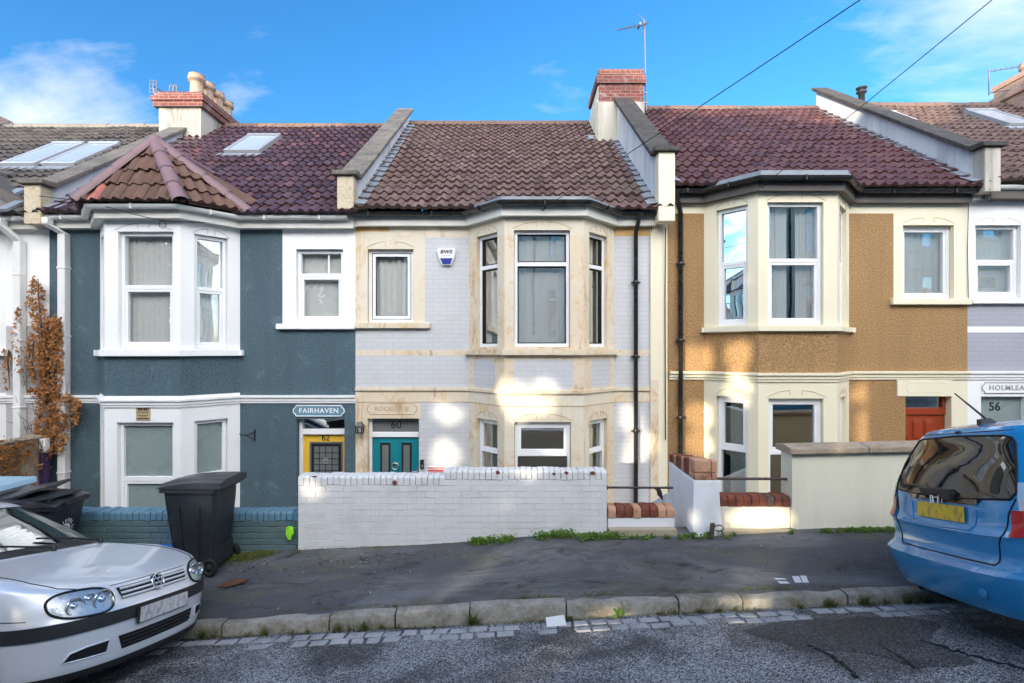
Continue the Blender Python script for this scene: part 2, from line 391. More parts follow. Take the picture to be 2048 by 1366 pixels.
m_basic('sign_pale', (.80,.55,.52), .5)
m_basic('text_red', (.62,.08,.07), .5)
m_basic('plaque_tan', (.48,.37,.21), .5)
m_basic('plaque_dark', (.05,.035,.02), .5)
m_basic('wire_black', (.012,.012,.012), .6)
m_basic('pole_wood', (.20,.14,.09), .9, var=.2)
m_basic('aerial_metal', (.16,.16,.17), .45, metal=.6)
m_brick('teal_garden_brick', (.10,.165,.175), (.085,.145,.155), (.06,.10,.11), .7, bump=.7, ms=.009, dirt=(.13,.15,.10), dirt_amt=.45)
m_basic('teal_brick', (.105,.17,.18), .65, var=.15, vs=6, bump=.4, bs=30, bd=.008, dirt=(.17,.18,.12), dirt_amt=.5, dirt_scale=3)
m_basic('teal_mortar', (.075,.125,.135), .8, var=.15)
m_basic('teal_top', (.13,.25,.33), .5, var=.12, vs=7, bump=.35, bs=26, bd=.008)
m_basic('white_brick', (.70,.695,.69), .6, var=.06, vs=7, bump=.45, bs=22, bd=.010, dirt=(.45,.42,.36), dirt_amt=.35, dirt_scale=2.2)
m_basic('white_mortar', (.60,.59,.58), .8, var=.1)
m_basic('bare_brick', (.185,.055,.032), .9, var=.55, vs=9, bump=.8, bs=40, dirt=(.05,.033,.025), dirt_amt=.95, dirt_scale=7)
m_basic('pale_brick', (.52,.29,.18), .85, var=.2, vs=14, bump=.4, bs=40, dirt=(.14,.055,.03), dirt_amt=.85, dirt_scale=6)
# cars
def m_carpaint(name, col, metal=.55, rough=.28, flake=.12):
    t = NT(name); o = t.obj(); f = t.noise(o, 900, 2, .5)
    c = t.mix(f, C4(col, 1-flake), C4(col, 1+flake))
    d = t.noise(o, 3.0, 7, .7)
    c = t.mix(t.math('MULTIPLY', t.ramp(d, (.5, (0,0,0)), (.75, (1,1,1))), .10), c, (.28,.26,.23,1))
    r = t.math('ADD', rough, t.math('MULTIPLY', d, .12))
    b = t.bsdf(c, r, metal, .5); b.inputs['Coat Weight'].default_value = .8; b.inputs['Coat Roughness'].default_value = .04
m_carpaint('silver_paint', (.82,.83,.86), .30, .32)
m_carpaint('blue_paint', (.014,.265,.55), .10, .20)
m_basic('car_trim', (.022,.022,.024), .5, spec=.45, var=.15, vs=9)
m_basic('car_gap', (.006,.006,.007), .7)
m_basic('chrome', (.80,.80,.81), .10, metal=1.0, var=.02)
m_basic('car_interior', (.05,.052,.052), .85, var=.1)
m_basic('seat_cloth', (.09,.095,.10), .95, var=.15)
m_basic('rim_alloy', (.45,.46,.47), .35, metal=.8)
m_basic('lamp_reflector', (.62,.64,.66), .38, metal=.55, var=.25, vs=26, bump=.5, bs=34, bd=.012)
m_glass('lamp_lens', .07, (.93,.95,.96), .02, 8)
m_basic('lamp_red', (.50,.008,.010), .12, spec=.6, var=.15, vs=12)
m_basic('lamp_clear', (.62,.63,.65), .12, spec=.7, metal=.3, var=.2, vs=14, bump=.2, bs=30)
def m_plate(name, base):
    """number plate whose characters are only smudges"""
    t = NT(name); o = t.obj()
    a = t.noise(t.stretch(o, 1, 1, .45), 30, 2, .5, .2)
    c = t.mix(t.math('MULTIPLY', t.ramp(a, (.50, (0,0,0)), (.66, (1,1,1))), .5), C4(base), (.09,.075,.06,1))
    t.bsdf(c, .4, 0, .4)
m_plate('plate_white', (.66,.64,.62)); m_plate('plate_yellow', (.78,.50,.03))
def m_rear_glass():
    t = NT('rear_glass'); o = t.obj()
    t.bsdf((.012,.014,.014,1), .03, 0, .9, t.bump(t.noise(o, 1.2, 2, .4), .004, 1.0))
m_rear_glass()
# ---------------------------------------------------------------- ground levels
def kerb_top(x): return ZC + interp(x, [-3.04, -.117, 1.62, 4.07], [-2.628, -2.448, -2.384, -2.306])
def kerb_bot(x): return ZC + interp(x, [-2.97, -.12, 1.61, 3.97], [-2.735, -2.595, -2.50, -2.39])
def base_z(x): return ZC + interp(x, [-3.35, -2.63, 1.175, 3.48, 4.54], [-2.52, -2.475, -2.246, -2.185, -2.142])
YK = 5.0; YW = 6.46
def road_z(x, y):
    s = interp(max(-4, min(4.5, x)), [-4, -2.9, 3.5, 4.5], [.12, .12, .15, .15])
    return kerb_bot(x) + s * (YK - max(y, 0.3)) + (.02 * (.3 - y) if y < .3 else 0)
def pave_z(x, y):
    t = (y - YK - .12) / (YW - YK - .12)
    return lerp(kerb_top(x) - .006, base_z(x), t) + .012 * math.sin(x * 2.1 + y * 3) * max(0, min(1, t * (1.3 - t) * 4))

def sheet(name, xs, ys, zf, m):
    b = MB(); b.grid([[(x, y, zf(x, y)) for x in xs] for y in ys], 0, True)
    o = b.build(name, m); return tag(o, kind='structure')
def frange(a, b, n): return [a + (b - a) * i / n for i in range(n + 1)]
xs = frange(-45, -8, 20)[:-1] + frange(-8, 9, 170)[:-1] + frange(9, 45, 20)
def road_zz(x, y): return road_z(x, y) + (.010 * math.sin(x * 1.7 + 1.3 * math.sin(y * 2.2)) + .008 * math.sin(y * 4.1 + x)) * min(1, (YK - y) * .8)
sheet('road', xs, frange(-1.2, YK - .02, 40), road_zz, 'road_chippings')
sheet('pavement', xs, frange(YK + .10, YW + .12, 14), pave_z, 'pavement_asphalt')
sheet('far_pavement', xs, frange(-3.9, -1.16, 4), lambda x, y: road_z(x, y) + .12, 'pavement_asphalt')
# low ground behind the garden walls and out to the horizon
b = MB(); b.quad((-45, YW + .1, ZC - 3.55 - 1.2), (45, YW + .1, ZC - 3.55 + .6), (45, 60, ZC - 3.55 + .6), (-45, 60, ZC - 3.55 - 1.2))
tag(b.build('garden_ground', 'garden_paving'), kind='structure')
b = MB(); b.quad((-400, -400, -9), (400, -400, -4.5), (400, 400, -4.5), (-400, 400, -9))
tag(b.build('ground', 'ground_soil'), kind='structure')
# kerb of separate stones
b = MB(); joints = [-1.743, -1.114, -.405, .519, 1.59, 2.2, 3.2]
while joints[-1] < 16: joints.append(joints[-1] + RND.uniform(.85, 1.1))
while joints[0] > -16: joints.insert(0, joints[0] - RND.uniform(.85, 1.1))
for a, c in zip(joints, joints[1:]):
    n = 6; rows = []; dz = RND.uniform(-.008, .008); dy = RND.uniform(-.008, .01)
    for i in range(n + 1):
        x = lerp(a + .007, c - .007, i / n); zt = kerb_top(x) + dz + RND.uniform(-.004, .004); zb = kerb_bot(x) - .12
        yf = YK + dy + RND.uniform(-.004, .004)
        rows.append([(x, YK + .15, zb), (x, YK + .15, zt - .01), (x, YK + .125, zt), (x, yf + .035, zt - .001), (x, yf + .012, zt - .010), (x, yf, zt - .032), (x, yf - .006, zb)])
    b.grid(rows, 0, False)
    b.add(rows[0], [tuple(range(7))]); b.add(rows[-1], [tuple(range(7))[::-1]])
tag(b.build('kerb', 'kerb_stone', merge=True), kind='structure')
# two rows of worn granite setts along the gutter
b = MB()
for r in range(2):
    x = -9.0 + r * .07
    while x < 9.5:
        w = RND.uniform(.13, .21); y0 = YK - .20 - r * .135 + RND.uniform(-.012, .012); y1 = y0 + RND.uniform(.10, .118)
        if RND.random() > (.06 if r == 0 else .33):
            q = []
            for (xx, yy) in ((x, y0), (x + w - .025, y0), (x + w - .025, y1), (x, y1)):
                xx += RND.uniform(-.012, .012); yy += RND.uniform(-.008, .008)
                q.append((xx, yy))
            h = RND.uniform(.004, .014)
            lo = [(p[0], p[1], road_zz(*p) - .03) for p in q]; cx = sum(p[0] for p in q) / 4; cy = sum(p[1] for p in q) / 4
            hi = [(lerp(p[0], cx, .04), lerp(p[1], cy, .05), road_zz(*p) + h * .6) for p in q]
            tp = [(lerp(p[0], cx, .2), lerp(p[1], cy, .22), road_zz(*p) + h) for p in q]
            b.add(lo + hi + tp, [(i, (i+1) % 4, 4 + (i+1) % 4, 4 + i) for i in range(4)] + [(4 + i, 4 + (i+1) % 4, 8 + (i+1) % 4, 8 + i) for i in range(4)] + [(8, 9, 10, 11)], 0, False)
        x += w
tag(b.build('gutter_setts', 'sett_stone'), kind='structure')
# worn white paint mark on the pavement
b = MB()
for (px0, px1, py0, py1) in ((1553, 1575, 1157, 1160), (1560, 1580, 1163, 1168), (1590, 1604, 1153, 1166), (1606, 1618, 1152, 1166)):
    def pp(px, py):
        d = 5.3
        for _ in range(12): d = (ZC - pave_z((px - 1024) * d / F, d)) * F / (py - 700)
        p = W(px, py, d); return (p.x, p.y, pave_z(p.x, p.y) + .004)
    b.quad(pp(px0, py1), pp(px1, py1), pp(px1 - 6, py0), pp(px0 - 6, py0))
tag(b.build('painted_mark', 'white_road_paint'), kind='structure')

# darker patched tarmac and its open joints on the right of the road
def road_pt(px, py, lift):
    d = 4.0
    for _ in range(25): d = (ZC - road_zz((px - 1024) * d / F, d)) * F / (py - 700)
    x = (px - 1024) * d / F; return V((x, d, road_zz(x, d) + lift))
def patch_sheet(name, ol, lift, m, n=10):
    c = (sum(p[0] for p in ol) / len(ol), sum(p[1] for p in ol) / len(ol)); P = []
    for i in range(len(ol)):
        a, e = ol[i], ol[(i+1) % len(ol)]
        for k in range(6): P.append((lerp(a[0], e[0], k / 6) + RND.uniform(-9, 9), lerp(a[1], e[1], k / 6) + RND.uniform(-3, 3)))
    rows = [[road_pt(lerp(c[0], x, t / n), lerp(c[1], y, t / n), lift if t < n else lift * .2) for x, y in P + [P[0]]] for t in range(n + 1)]
    mb = MB(); mb.grid(rows, 0, True); return tag(mb.build(name, m), kind='structure')
patch_sheet('road_repair', [(1480, 1262), (1560, 1240), (1800, 1232), (1880, 1246), (1860, 1280), (1960, 1330), (1840, 1338), (1740, 1310), (1600, 1300)], .006, 'road_repair')
patch_sheet('road_repair', [(1935, 1252), (2120, 1262), (2300, 1330), (2150, 1335), (2030, 1290)], .006, 'road_repair')
mb = MB()
for pts in ([(1840, 1282), (1900, 1300), (1960, 1318), (2060, 1340), (2180, 1352)], [(1620, 1292), (1660, 1310), (1690, 1335), (1720, 1362)]):
    q = []
    for a, e in zip(pts, pts[1:]):
        for k in range(8): q.append(road_pt(lerp(a[0], e[0], k / 8) + RND.uniform(-4, 4), lerp(a[1], e[1], k / 8) + RND.uniform(-2.5, 2.5), .0))
    mb.tube(q, [RND.uniform(.008, .022) for _ in q], 5)
tag(mb.build('road_joint', 'tar_joint'), kind='structure')
UX = V((1, 0, 0)); UZ = V((0, 0, 1))
def panel(mb, O, u, a0, a1, z0, z1, holes=(), zones=(), mi=None, default='x', flip=False):
    """wall sheet in the plane through O along u, split round its openings; each opening gets reveals"""
    n = V((u.y, -u.x, 0)); As = {a0, a1}; Zs = {z0, z1}
    for h in holes: As |= {h[0], h[1]}; Zs |= {h[2], h[3]}
    for q in zones: As |= {q[0], q[1]}; Zs |= {q[2], q[3]}
    As = sorted(a for a in As if a0 - 1e-6 <= a <= a1 + 1e-6); Zs = sorted(z for z in Zs if z0 - 1e-6 <= z <= z1 + 1e-6)
    P = lambda a, z, d=0: O + u * a + n * d + V((0, 0, z - O.z))
    for i in range(len(As) - 1):
        for j in range(len(Zs) - 1):
            ca = (As[i] + As[i+1]) / 2; cz = (Zs[j] + Zs[j+1]) / 2
            if As[i+1] - As[i] < 1e-5 or Zs[j+1] - Zs[j] < 1e-5: continue
            if any(h[0] < ca < h[1] and h[2] < cz < h[3] for h in holes): continue
            m = default
            for q in zones:
                if q[0] < ca < q[1] and q[2] < cz < q[3]: m = q[4]
            mb.quad(P(As[i], Zs[j]), P(As[i+1], Zs[j]), P(As[i+1], Zs[j+1]), P(As[i], Zs[j+1]), mi(m))
    for h in holes:
        d = -h[4]; m = mi(h[5] if len(h) > 5 else default)
        c = [(h[0], h[2]), (h[1], h[2]), (h[1], h[3]), (h[0], h[3])]
        for k in range(4):
            p, q = c[k], c[(k+1) % 4]
            mb.quad(P(*p), P(*p, d), P(*q, d), P(*q), m)
class Mats(list):
    def __call__(s, k):
        if k not in s: s.append(k)
        return s.index(k)

def window(root, P0, u, w, h, lay, glass='window_glass', frame='upvc', fw=.055, sw=.042, gasket=False, curtain=None, name='window', cdark=None):
    """P0: lower left corner of the opening in the set-back plane; lay: fractions of the height (from the top) where transoms sit,
    or ('v', frac) for a split upper light; a sash ring sits in every light listed in ring"""
    P0 = P0 + u * .004 + UZ * .004; w -= .008; h -= .008
    n = V((u.y, -u.x, 0)); f = MB(); mats = Mats([frame]); gi = mats('gasket') if gasket else 0
    def bar(a0, a1, b0, b1, d0, d1, m=0):
        c = P0 + u * (a0 + a1) / 2 + UZ * (b0 + b1) / 2 + n * (d0 + d1) / 2
        f.obox(c, u * (a1 - a0) / 2, n * (d1 - d0) / 2, UZ * (b1 - b0) / 2, m)
    def ring(a0, a1, b0, b1, t, d0, d1, m=0):
        bar(a0, a1, b0, b0 + t, d0, d1, m); bar(a0, a1, b1 - t, b1, d0, d1, m)
        bar(a0, a0 + t, b0 + t, b1 - t, d0, d1, m); bar(a1 - t, a1, b0 + t, b1 - t, d0, d1, m)
    bar(0, w, 0, fw * 1.15, 0, .075); bar(0, w, h - fw, h, 0, .07)
    bar(0, fw, fw * 1.15, h - fw, 0, .07); bar(w - fw, w, fw * 1.15, h - fw, 0, .07)
    cuts = [h - fw] + [h * (1 - c) for c in lay.get('t', [])] + [fw * 1.15]; tw = lay.get('tw', .06); lights = []
    for k in range(len(cuts) - 1):
        hi = cuts[k] - (tw / 2 if k else 0); lo = cuts[k+1] + (tw / 2 if k < len(cuts) - 2 else 0)
        if k: bar(fw, w - fw, cuts[k] - tw / 2, cuts[k] + tw / 2, 0, .066)
        lights.append((fw, w - fw, lo, hi, k))
    panes = []
    for (a0, a1, b0, b1, k) in lights:
        if gasket: ring(a0, a1, b0, b1, .011, .01, .058, gi); a0 += .011; a1 -= .011; b0 += .011; b1 -= .011
        if k in lay.get('ring', ()):
            ring(a0, a1, b0, b1, sw, .005, lay.get('rd', .055)); a0 += sw; a1 -= sw; b0 += sw; b1 -= sw
        if gasket: ring(a0, a1, b0, b1, .009, .008, .045, gi); a0 += .009; a1 -= .009; b0 += .009; b1 -= .009
        if k in lay.get('v', {}):
            c = lerp(a0, a1, lay['v'][k]); bar(c - .014, c + .014, b0, b1, .012, .04)
            panes += [(a0, c - .014, b0, b1, k), (c + .014, a1, b0, b1, k)]
        else: panes.append((a0, a1, b0, b1, k))
    wo = f.build(name, list(mats), root, bevel=.006, seg=2)
    for (a0, a1, b0, b1, k) in panes:
        g = MB(); P = lambda a, z: P0 + u * a + UZ * z + n * .022
        g.quad(P(a0 - .004, b0 - .004), P(a1 + .004, b0 - .004), P(a1 + .004, b1 + .004), P(a0 - .004, b1 + .004))
        gm = glass[k] if isinstance(glass, (list, tuple)) else glass
        g.build('pane', gm, wo)
    if curtain:
        fa, fq, fph = RND.uniform(.003, .016), RND.uniform(.8, 1.9), RND.uniform(0, 6)
        for (c0, c1) in curtain:
            g = MB(); rows = []; N = 40
            for zz in (-.05, h + .05):
                rows.append([P0 + u * lerp(c0 * w, c1 * w, i / N) + UZ * zz - n * (.05 + fa * math.sin(i * fq + fph) + .6 * fa * math.sin(i * .43)) for i in range(N + 1)])
            g.grid(rows, 0, True); g.build('curtain', cdark or 'added_curtain_white', wo)
    return wo

def bay(root, mb, mi, xl, xr, z0, z1, floors, zones, zones_side=None, default='x', inset=.6, rev=.13, lay_kw=None):
    """canted bay: two splays and a front; floors: dicts with front=(x0,x1), z=(z0,z1) and sides=(t0,t1)"""
    A = V((xl, DF, 0)); B = V((xl + inset, DB, 0)); C = V((xr - inset, DB, 0)); D = V((xr, DF, 0))
    Ls = (B - A).length; us = (B - A).normalized(); ur = (D - C).normalized(); Lf = (C - B).length
    hs = [], [], []
    for f in floors:
        s0, s1 = f.get('sides', (.24, .81)); m = f.get('mat', default)
        hs[0].append((Ls * s0, Ls * s1, f['z'][0], f['z'][1], rev, m)); hs[2].append((Ls * (1 - s1), Ls * (1 - s0), f['z'][0], f['z'][1], rev, m))
        hs[1].append((f['front'][0] - B.x, f['front'][1] - B.x, f['z'][0], f['z'][1], rev, m))
    zs = zones_side or zones
    zz = lambda L, q: [((0 if a is None else a), (L if c is None else c), e, g, m) for (a, c, e, g, m) in q]
    panel(mb, A, us, 0, Ls, z0, z1, hs[0], zz(Ls, zs), mi, default)
    panel(mb, B, UX, 0, Lf, z0, z1, hs[1], zz(Lf, zones), mi, default)
    panel(mb, C, ur, 0, Ls, z0, z1, hs[2], [(Ls - c, Ls - a, e, g, m) for (a, c, e, g, m) in zz(Ls, zs)], mi, default)
    for f in floors:
        kw = f.get('kw', {}); sk = f.get('skw', kw); z = f['z'][0]; h = f['z'][1] - z
        for (O, u, hh, k) in ((A, us, hs[0], sk), (B, UX, hs[1], kw), (C, ur, hs[2], sk)):
            q = [x for x in hh if x[2] == z][0]; n = V((u.y, -u.x, 0))
            window(root, O + u * q[0] - n * rev + V((0, 0, z)), u, q[1] - q[0], h, **k)
    return A, B, C, D
def bay_band(mb, pts, prof, m=0, ends=True):
    """moulding swept along the plan polyline pts; prof: [(proud, z)] closed section"""
    rows = []
    for i, p in enumerate(pts):
        d1 = (pts[i] - pts[i-1]).normalized() if i else (pts[1] - pts[0]).normalized()
        d2 = (pts[i+1] - pts[i]).normalized() if i < len(pts) - 1 else d1
        n1 = V((d1.y, -d1.x, 0)); n2 = V((d2.y, -d2.x, 0)); n = (n1 + n2).normalized(); k = 1 / max(.3, n.dot(n1))
        rows.append([V((p.x, p.y, 0)) + n * (o * k) + V((0, 0, z)) for o, z in prof])
    for i in range(len(rows) - 1):
        a, c = rows[i], rows[i+1]; L = len(prof)
        for j in range(L): mb.quad(a[j], a[(j+1) % L], c[(j+1) % L], c[j], m)
    if ends:
        mb.add(rows[0], [tuple(range(len(prof)))[::-1]], m); mb.add(rows[-1], [tuple(range(len(prof)))], m)
def box_prof(d, z0, z1): return [(-.02, z0), (d, z0), (d, z1), (-.02, z1)]
def string_prof(z0, z1, k=.07):
    h = z1 - z0
    return [(-.02, z0), (.022, z0), (.022, z0 + h*.22), (.04, z0 + h*.3), (.04, z0 + h*.55), (k, z0 + h*.72), (k, z1 - .01), (-.02, z1)]
def keystone_lines(mb, O, u, a0, a1, z, m, hgt=.17):
    m = mb.cm
    """shallow carved arch lines over a window head"""
    n = V((u.y, -u.x, 0)); c = (a0 + a1) / 2; w = (a1 - a0) / 2
    P = lambda a, zz: O + u * a + UZ * (zz - O.z) + n * .003
    for sgn in (-1, 1):
        pts = [P(c + sgn * (w * 1.04), z + .02)] + [P(c + sgn * w * (1 - .78 * t), z + .03 + hgt * .55 * (1 - (1 - t)**2)) for t in (0, .3, .6, 1)] + [P(c + sgn * w * .20, z + hgt * .28)]
        mb.tube(pts, .0035, 4, m)

TAN = .724; YE = 8.45; YR = 13.1
def roof_z(ze, y): return ZC + ze + .02 + TAN * (y - YE)
def roof_hit(px, py, ze, lift=0.0):
    bq = -(py - 700) / F; y = (TAN * YE - ze - .02 - lift) / (TAN - bq)
    return V(((px - 1024) / F * y, y, ZC + bq * y))
def tile_field(mb, O, ux, up, nrm, width, rows_n, clip=None, period=.168, gauge=.30, amp=.044, lift=.036, tint=lambda i, r: RND.random(), seg=6, m=0):
    """interlocking tiles: every course a corrugated strip that laps the one below"""
    N = int(width / period) + 1
    for r in range(rows_n):
        jit = [RND.uniform(-.009, .009) for _ in range(N + 1)]; rj = RND.uniform(-.014, .014); slip = [(-RND.uniform(.02, .05) if RND.random() < .018 else RND.uniform(-.006, .006)) for _ in range(N + 1)]; ph0 = RND.uniform(-.4, .4)
        for i in range(N):
            a0 = i * period; t = tint(i, r); lo = []; hi = []; drop = []
            if clip and not clip(a0 + period / 2, (r + .5) * gauge): continue
            for k in range(seg + 1):
                a = a0 + period * k / seg; ph = k / seg
                h = amp * max(0, math.sin(math.pi * min(1, max(0, (ph - .34) / .60)))) ** .75
                hh = h + jit[i] + .014 * math.sin(a * 1.3 + ph0 + r * .12) + .008 * math.sin(a * 3.7 + r * .5)
                lo.append(O + ux * a + up * (r * gauge + rj + slip[i]) + nrm * (lift + hh)); hi.append(O + ux * a + up * ((r + 1) * gauge + .03) + nrm * (hh - .004))
                drop.append(O + ux * a + up * (r * gauge + rj + slip[i] + .004) + nrm * (hh * .5 - .012))
            mb.grid([lo, hi], m, True, t); mb.grid([drop, lo], m, False, 0.0)
def roof(root, x0, x1, ze, mat, ridge='ridge_tile', clip=None, tintf=None):
    L = math.hypot(YR - YE, TAN * (YR - YE)); up = V((0, YR - YE, TAN * (YR - YE))).normalized(); n = V((0, -up.z, up.y))
    mb = MB(); O = V((x0, YE, roof_z(ze, YE)))
    rn = round(L / .30); g = L / rn
    cl = (lambda a, s: not clip(x0 + a, YE + s * up.y)) if clip else None
    tile_field(mb, O, UX, up, n, x1 - x0, rn, cl, gauge=g, tint=tintf or (lambda i, r: min(1, max(0, RND.gauss(.45, .22)))))
    # boarding under the tiles, rear slope
    dn = n * -.03
    a, c = V((x0, YE + .1, roof_z(ze, YE + .1))), V((x0, YR, roof_z(ze, YR))); w = UX * (x1 - x0)
    if not clip: mb.quad(a + dn, a + w + dn, c + w + dn, c + dn, 0, .1)
    yb = YR + (YR - YE); mb.quad(c + dn, c + w + dn, V((x1, yb, a.z)), V((x0, yb, a.z)), 0, .4)
    o = mb.build('roof', mat, root)
    rb = MB(); nseg = max(1, round((x1 - x0) / .45)); zr = roof_z(ze, YR)
    for i in range(nseg):
        xa = lerp(x0, x1, i / nseg) + .004; xb = lerp(x0, x1, (i+1) / nseg) - .004; dz = RND.uniform(-.006, .006)
        rows = [[(x, YR - .13 * math.cos(t), zr + dz - .045 + .125 * math.sin(t)) for t in frange(-.1, math.pi + .1, 8)] for x in (xa, xb)]
        rb.grid(rows, 0, True, RND.random())
    rb.build('ridge_cap', ridge, o)
    return o
def parapet(root, x, ze, ztop_front, ztop_back, wall='parapet_render', cop='lichen_coping', block='kneeler_stone', y_back=YR, half=.13, zf_bot=None, copw=.205, y_front=8.42):
    mb = MB(); yf = y_front + .22
    zb = lambda y: roof_z(ze, y) - .35
    tz = lambda y: lerp(ztop_front, ztop_back, (y - yf) / (y_back - yf))
    prof = [(x - half, yf, zb(yf)), (x - half, y_back, zb(y_back)), (x - half, y_back, tz(y_back)), (x - half, yf, tz(yf))]
    mb.prism(prof, (2 * half, 0, 0), 0)
    o = mb.build('parapet', wall, root)
    kb = MB(); kb.box(x - half - .004, x + half + .004, y_front, yf - .002, zf_bot if zf_bot else ZC + ze - .15, ztop_front, 0); kb.build('kneeler', block, o, bevel=.01)
    cb = MB(); n = 5; ys = [y_front - .06] + [lerp(yf, y_back + .08, i / n) for i in range(1, n + 1)]
    for i in range(n):
        ya, yb = ys[i] + .004, ys[i+1] - .004
        za, zb2 = (tz(yf) - .0 if i == 0 else tz(ya)), tz(yb)
        if i == 0:
            p = [(x - copw, ya, ztop_front + .002), (x - copw, yf, ztop_front + .002), (x - copw, yb, zb2 + .002), (x - copw, yb, zb2 + .085), (x - copw, yf, ztop_front + .095), (x - copw, ya, ztop_front + .075)]
        else:
            p = [(x - copw, ya, za + .002), (x - copw, yb, zb2 + .002), (x - copw, yb, zb2 + .085), (x - copw, ya, za + .085)]
        cb.prism(p, (2 * copw, 0, 0), 0)
    cb.build('coping', cop, o, bevel=.012, seg=2)
    return o
def flashing(root, x, ze, side, w=.17, y0=8.5, y1=12.9, mat='lead'):
    mb = MB(); n = int((y1 - y0) / .225); up = V((0, 1, TAN)).normalized(); nr = V((0, -up.z, up.y))
    for i in range(n):
        y = lerp(y0, y1, i / n); L = .31; c0 = V((x, y, roof_z(ze, y)))
        a = c0 + nr * .075; bq = c0 + UX * side * w + nr * .052; t = up * L
        mb.prism([a, bq, bq + t - nr * .03, a + t - nr * .03], nr * .012, 0)
    return mb.build('lead_flashing', mat, root)
def skylight(root, px0, px1, pyb, pyt, ze, pxtop=None, frame='skylight_frame', glass='skylight_glass', fw=.07):
    """px0..px1 along the bottom edge at row pyb; top edge at row pyt"""
    A = roof_hit(px0, pyb, ze, .08); B = roof_hit(px1, pyb, ze, .08); T = roof_hit(px0, pyt, ze, .08)
    up = V((0, 1, TAN)).normalized(); n = V((0, -up.z, up.y)); w = B.x - A.x; L = (T.y - A.y) / up.y
    f = MB()
    def bar(a0, a1, s0, s1, d0, d1, m=0):
        f.obox(A + UX * (a0 + a1) / 2 + up * (s0 + s1) / 2 + n * (d0 + d1) / 2, UX * (a1 - a0) / 2, up * (s1 - s0) / 2, n * (d1 - d0) / 2, m)
    bar(0, w, 0, fw, -.08, .05); bar(0, w, L - fw * 1.4, L, -.08, .065); bar(0, fw, fw, L - fw * 1.4, -.08, .05); bar(w - fw, w, fw, L - fw * 1.4, -.08, .05)
    o = f.build('skylight', frame, root, bevel=.008)
    g = MB(); P = lambda a, s: A + UX * a + up * s + n * .03
    g.quad(P(fw, fw), P(w - fw, fw), P(w - fw, L - fw), P(fw, L - fw)); g.build('pane', glass, o)
    ap = MB(); ap.obox(A + UX * w / 2 - up * .09 + n * -.03, UX * (w / 2 + .1), up * .085, n * .012); ap.build('lead_apron', 'lead', o)
    return o
def gutter(root, pts, r=.055, mat='black_plastic', name='gutter', clips=.85):
    mb = MB(); L = len(pts); prof = [(math.pi + k * math.pi / 8) for k in range(9)]
    rows = []
    for i, p in enumerate(pts):
        p = V(p); d1 = (V(pts[i]) - V(pts[i-1])) if i else (V(pts[1]) - V(pts[0])); d2 = (V(pts[i+1]) - V(pts[i])) if i < L - 1 else d1
        d1.z = d2.z = 0; d1.normalize(); d2.normalize(); n1 = V((d1.y, -d1.x, 0)); n2 = V((d2.y, -d2.x, 0)); n = (n1 + n2).normalized(); k = 1 / max(.4, n.dot(n1))
        rows.append([p + n * (r * math.cos(a) * k) + UZ * (r * math.sin(a) * 1.1) for a in prof] + [p + n * (r * .86 * k), p - n * (r * .86 * k)])
    for a, c in zip(rows, rows[1:]): mb.grid([a + [a[0]], c + [c[0]]], 0, False)
    mb.add(rows[0], [tuple(range(11))]); mb.add(rows[-1], [tuple(range(11))[::-1]])
    for a, c in zip(pts, pts[1:]):
        a, c = V(a), V(c); d = (c - a); ln = d.length; d.normalize(); n = V((d.y, -d.x, 0)); k = max(1, int(ln / clips))
        for j in range(k):
            q = a + (c - a) * ((j + .5) / k)
            mb.obox(q + n * .005 - UZ * r * .5, d * .013, n * (r + .006), UZ * (r * .64))
    return mb.build(name, mat, root)
def downpipe(root, x, y, z0, z1, r=.035, mat='black_plastic', hopper=None, square=False, clips=3):
    mb = MB()
    pts = [V((x, y, z0)), V((x, y, z1))]
    if square:
        mb.box(x - r, x + r, y - r, y + r, z0, z1)
        if hopper: mb.prism([(x - r, y - r, z1), (x - r, y + r, z1), (hopper.x - r, hopper.y + r, hopper.z - .1), (hopper.x - r, hopper.y - r, hopper.z - .1)], (2*r, 0, 0)) ; mb.box(hopper.x - r, hopper.x + r, hopper.y - r, hopper.y + r, hopper.z - .1, hopper.z)
        for k in range(clips): z = lerp(z0, z1, (k + .5) / clips); mb.box(x - r - .008, x + r + .008, y - r - .008, y + r + .008, z - .02, z + .02)
        return mb.build('downpipe', mat, root, bevel=.008)
    if hopper: pts += [V((lerp(x, hopper.x, .15), lerp(y, hopper.y, .15), z1 + .05)), V((lerp(x, hopper.x, .85), lerp(y, hopper.y, .85), hopper.z - .12)), V(hopper)]
    mb.tube(pts, r, 12)
    for k in range(clips):
        z = lerp(z0, z1, (k + .35) / clips); mb.lathe([(r + .008, -.03), (r + .012, -.025), (r + .012, .025), (r + .008, .03)], (x, y, z), n=12); mb.box(x - .075, x + .075, y - .004, y + .03, z - .012, z + .012)
    return mb.build('downpipe', mat, root)
def plaque_outline(mb, x0, x1, z0, z1, y, m, r=.008, notch=.5):
    h = z1 - z0; e = h * .5
    pts = []
    for (cx, s) in ((x0, 1), (x1, -1)):
        seq = [(cx + s * e * .55, z0), (cx + s * e * .45, z0 + h * .18), (cx + s * e * .1, z0 + h * .30), (cx, z0 + h * .5), (cx + s * e * .1, z0 + h * .70), (cx + s * e * .45, z0 + h * .82), (cx + s * e * .55, z1)]
        pts += seq if s == 1 else seq[::-1]
    pts = pts + [pts[0]]
    mb.tube([(a, y, z) for a, z in pts], r, 6, m, cap=False)
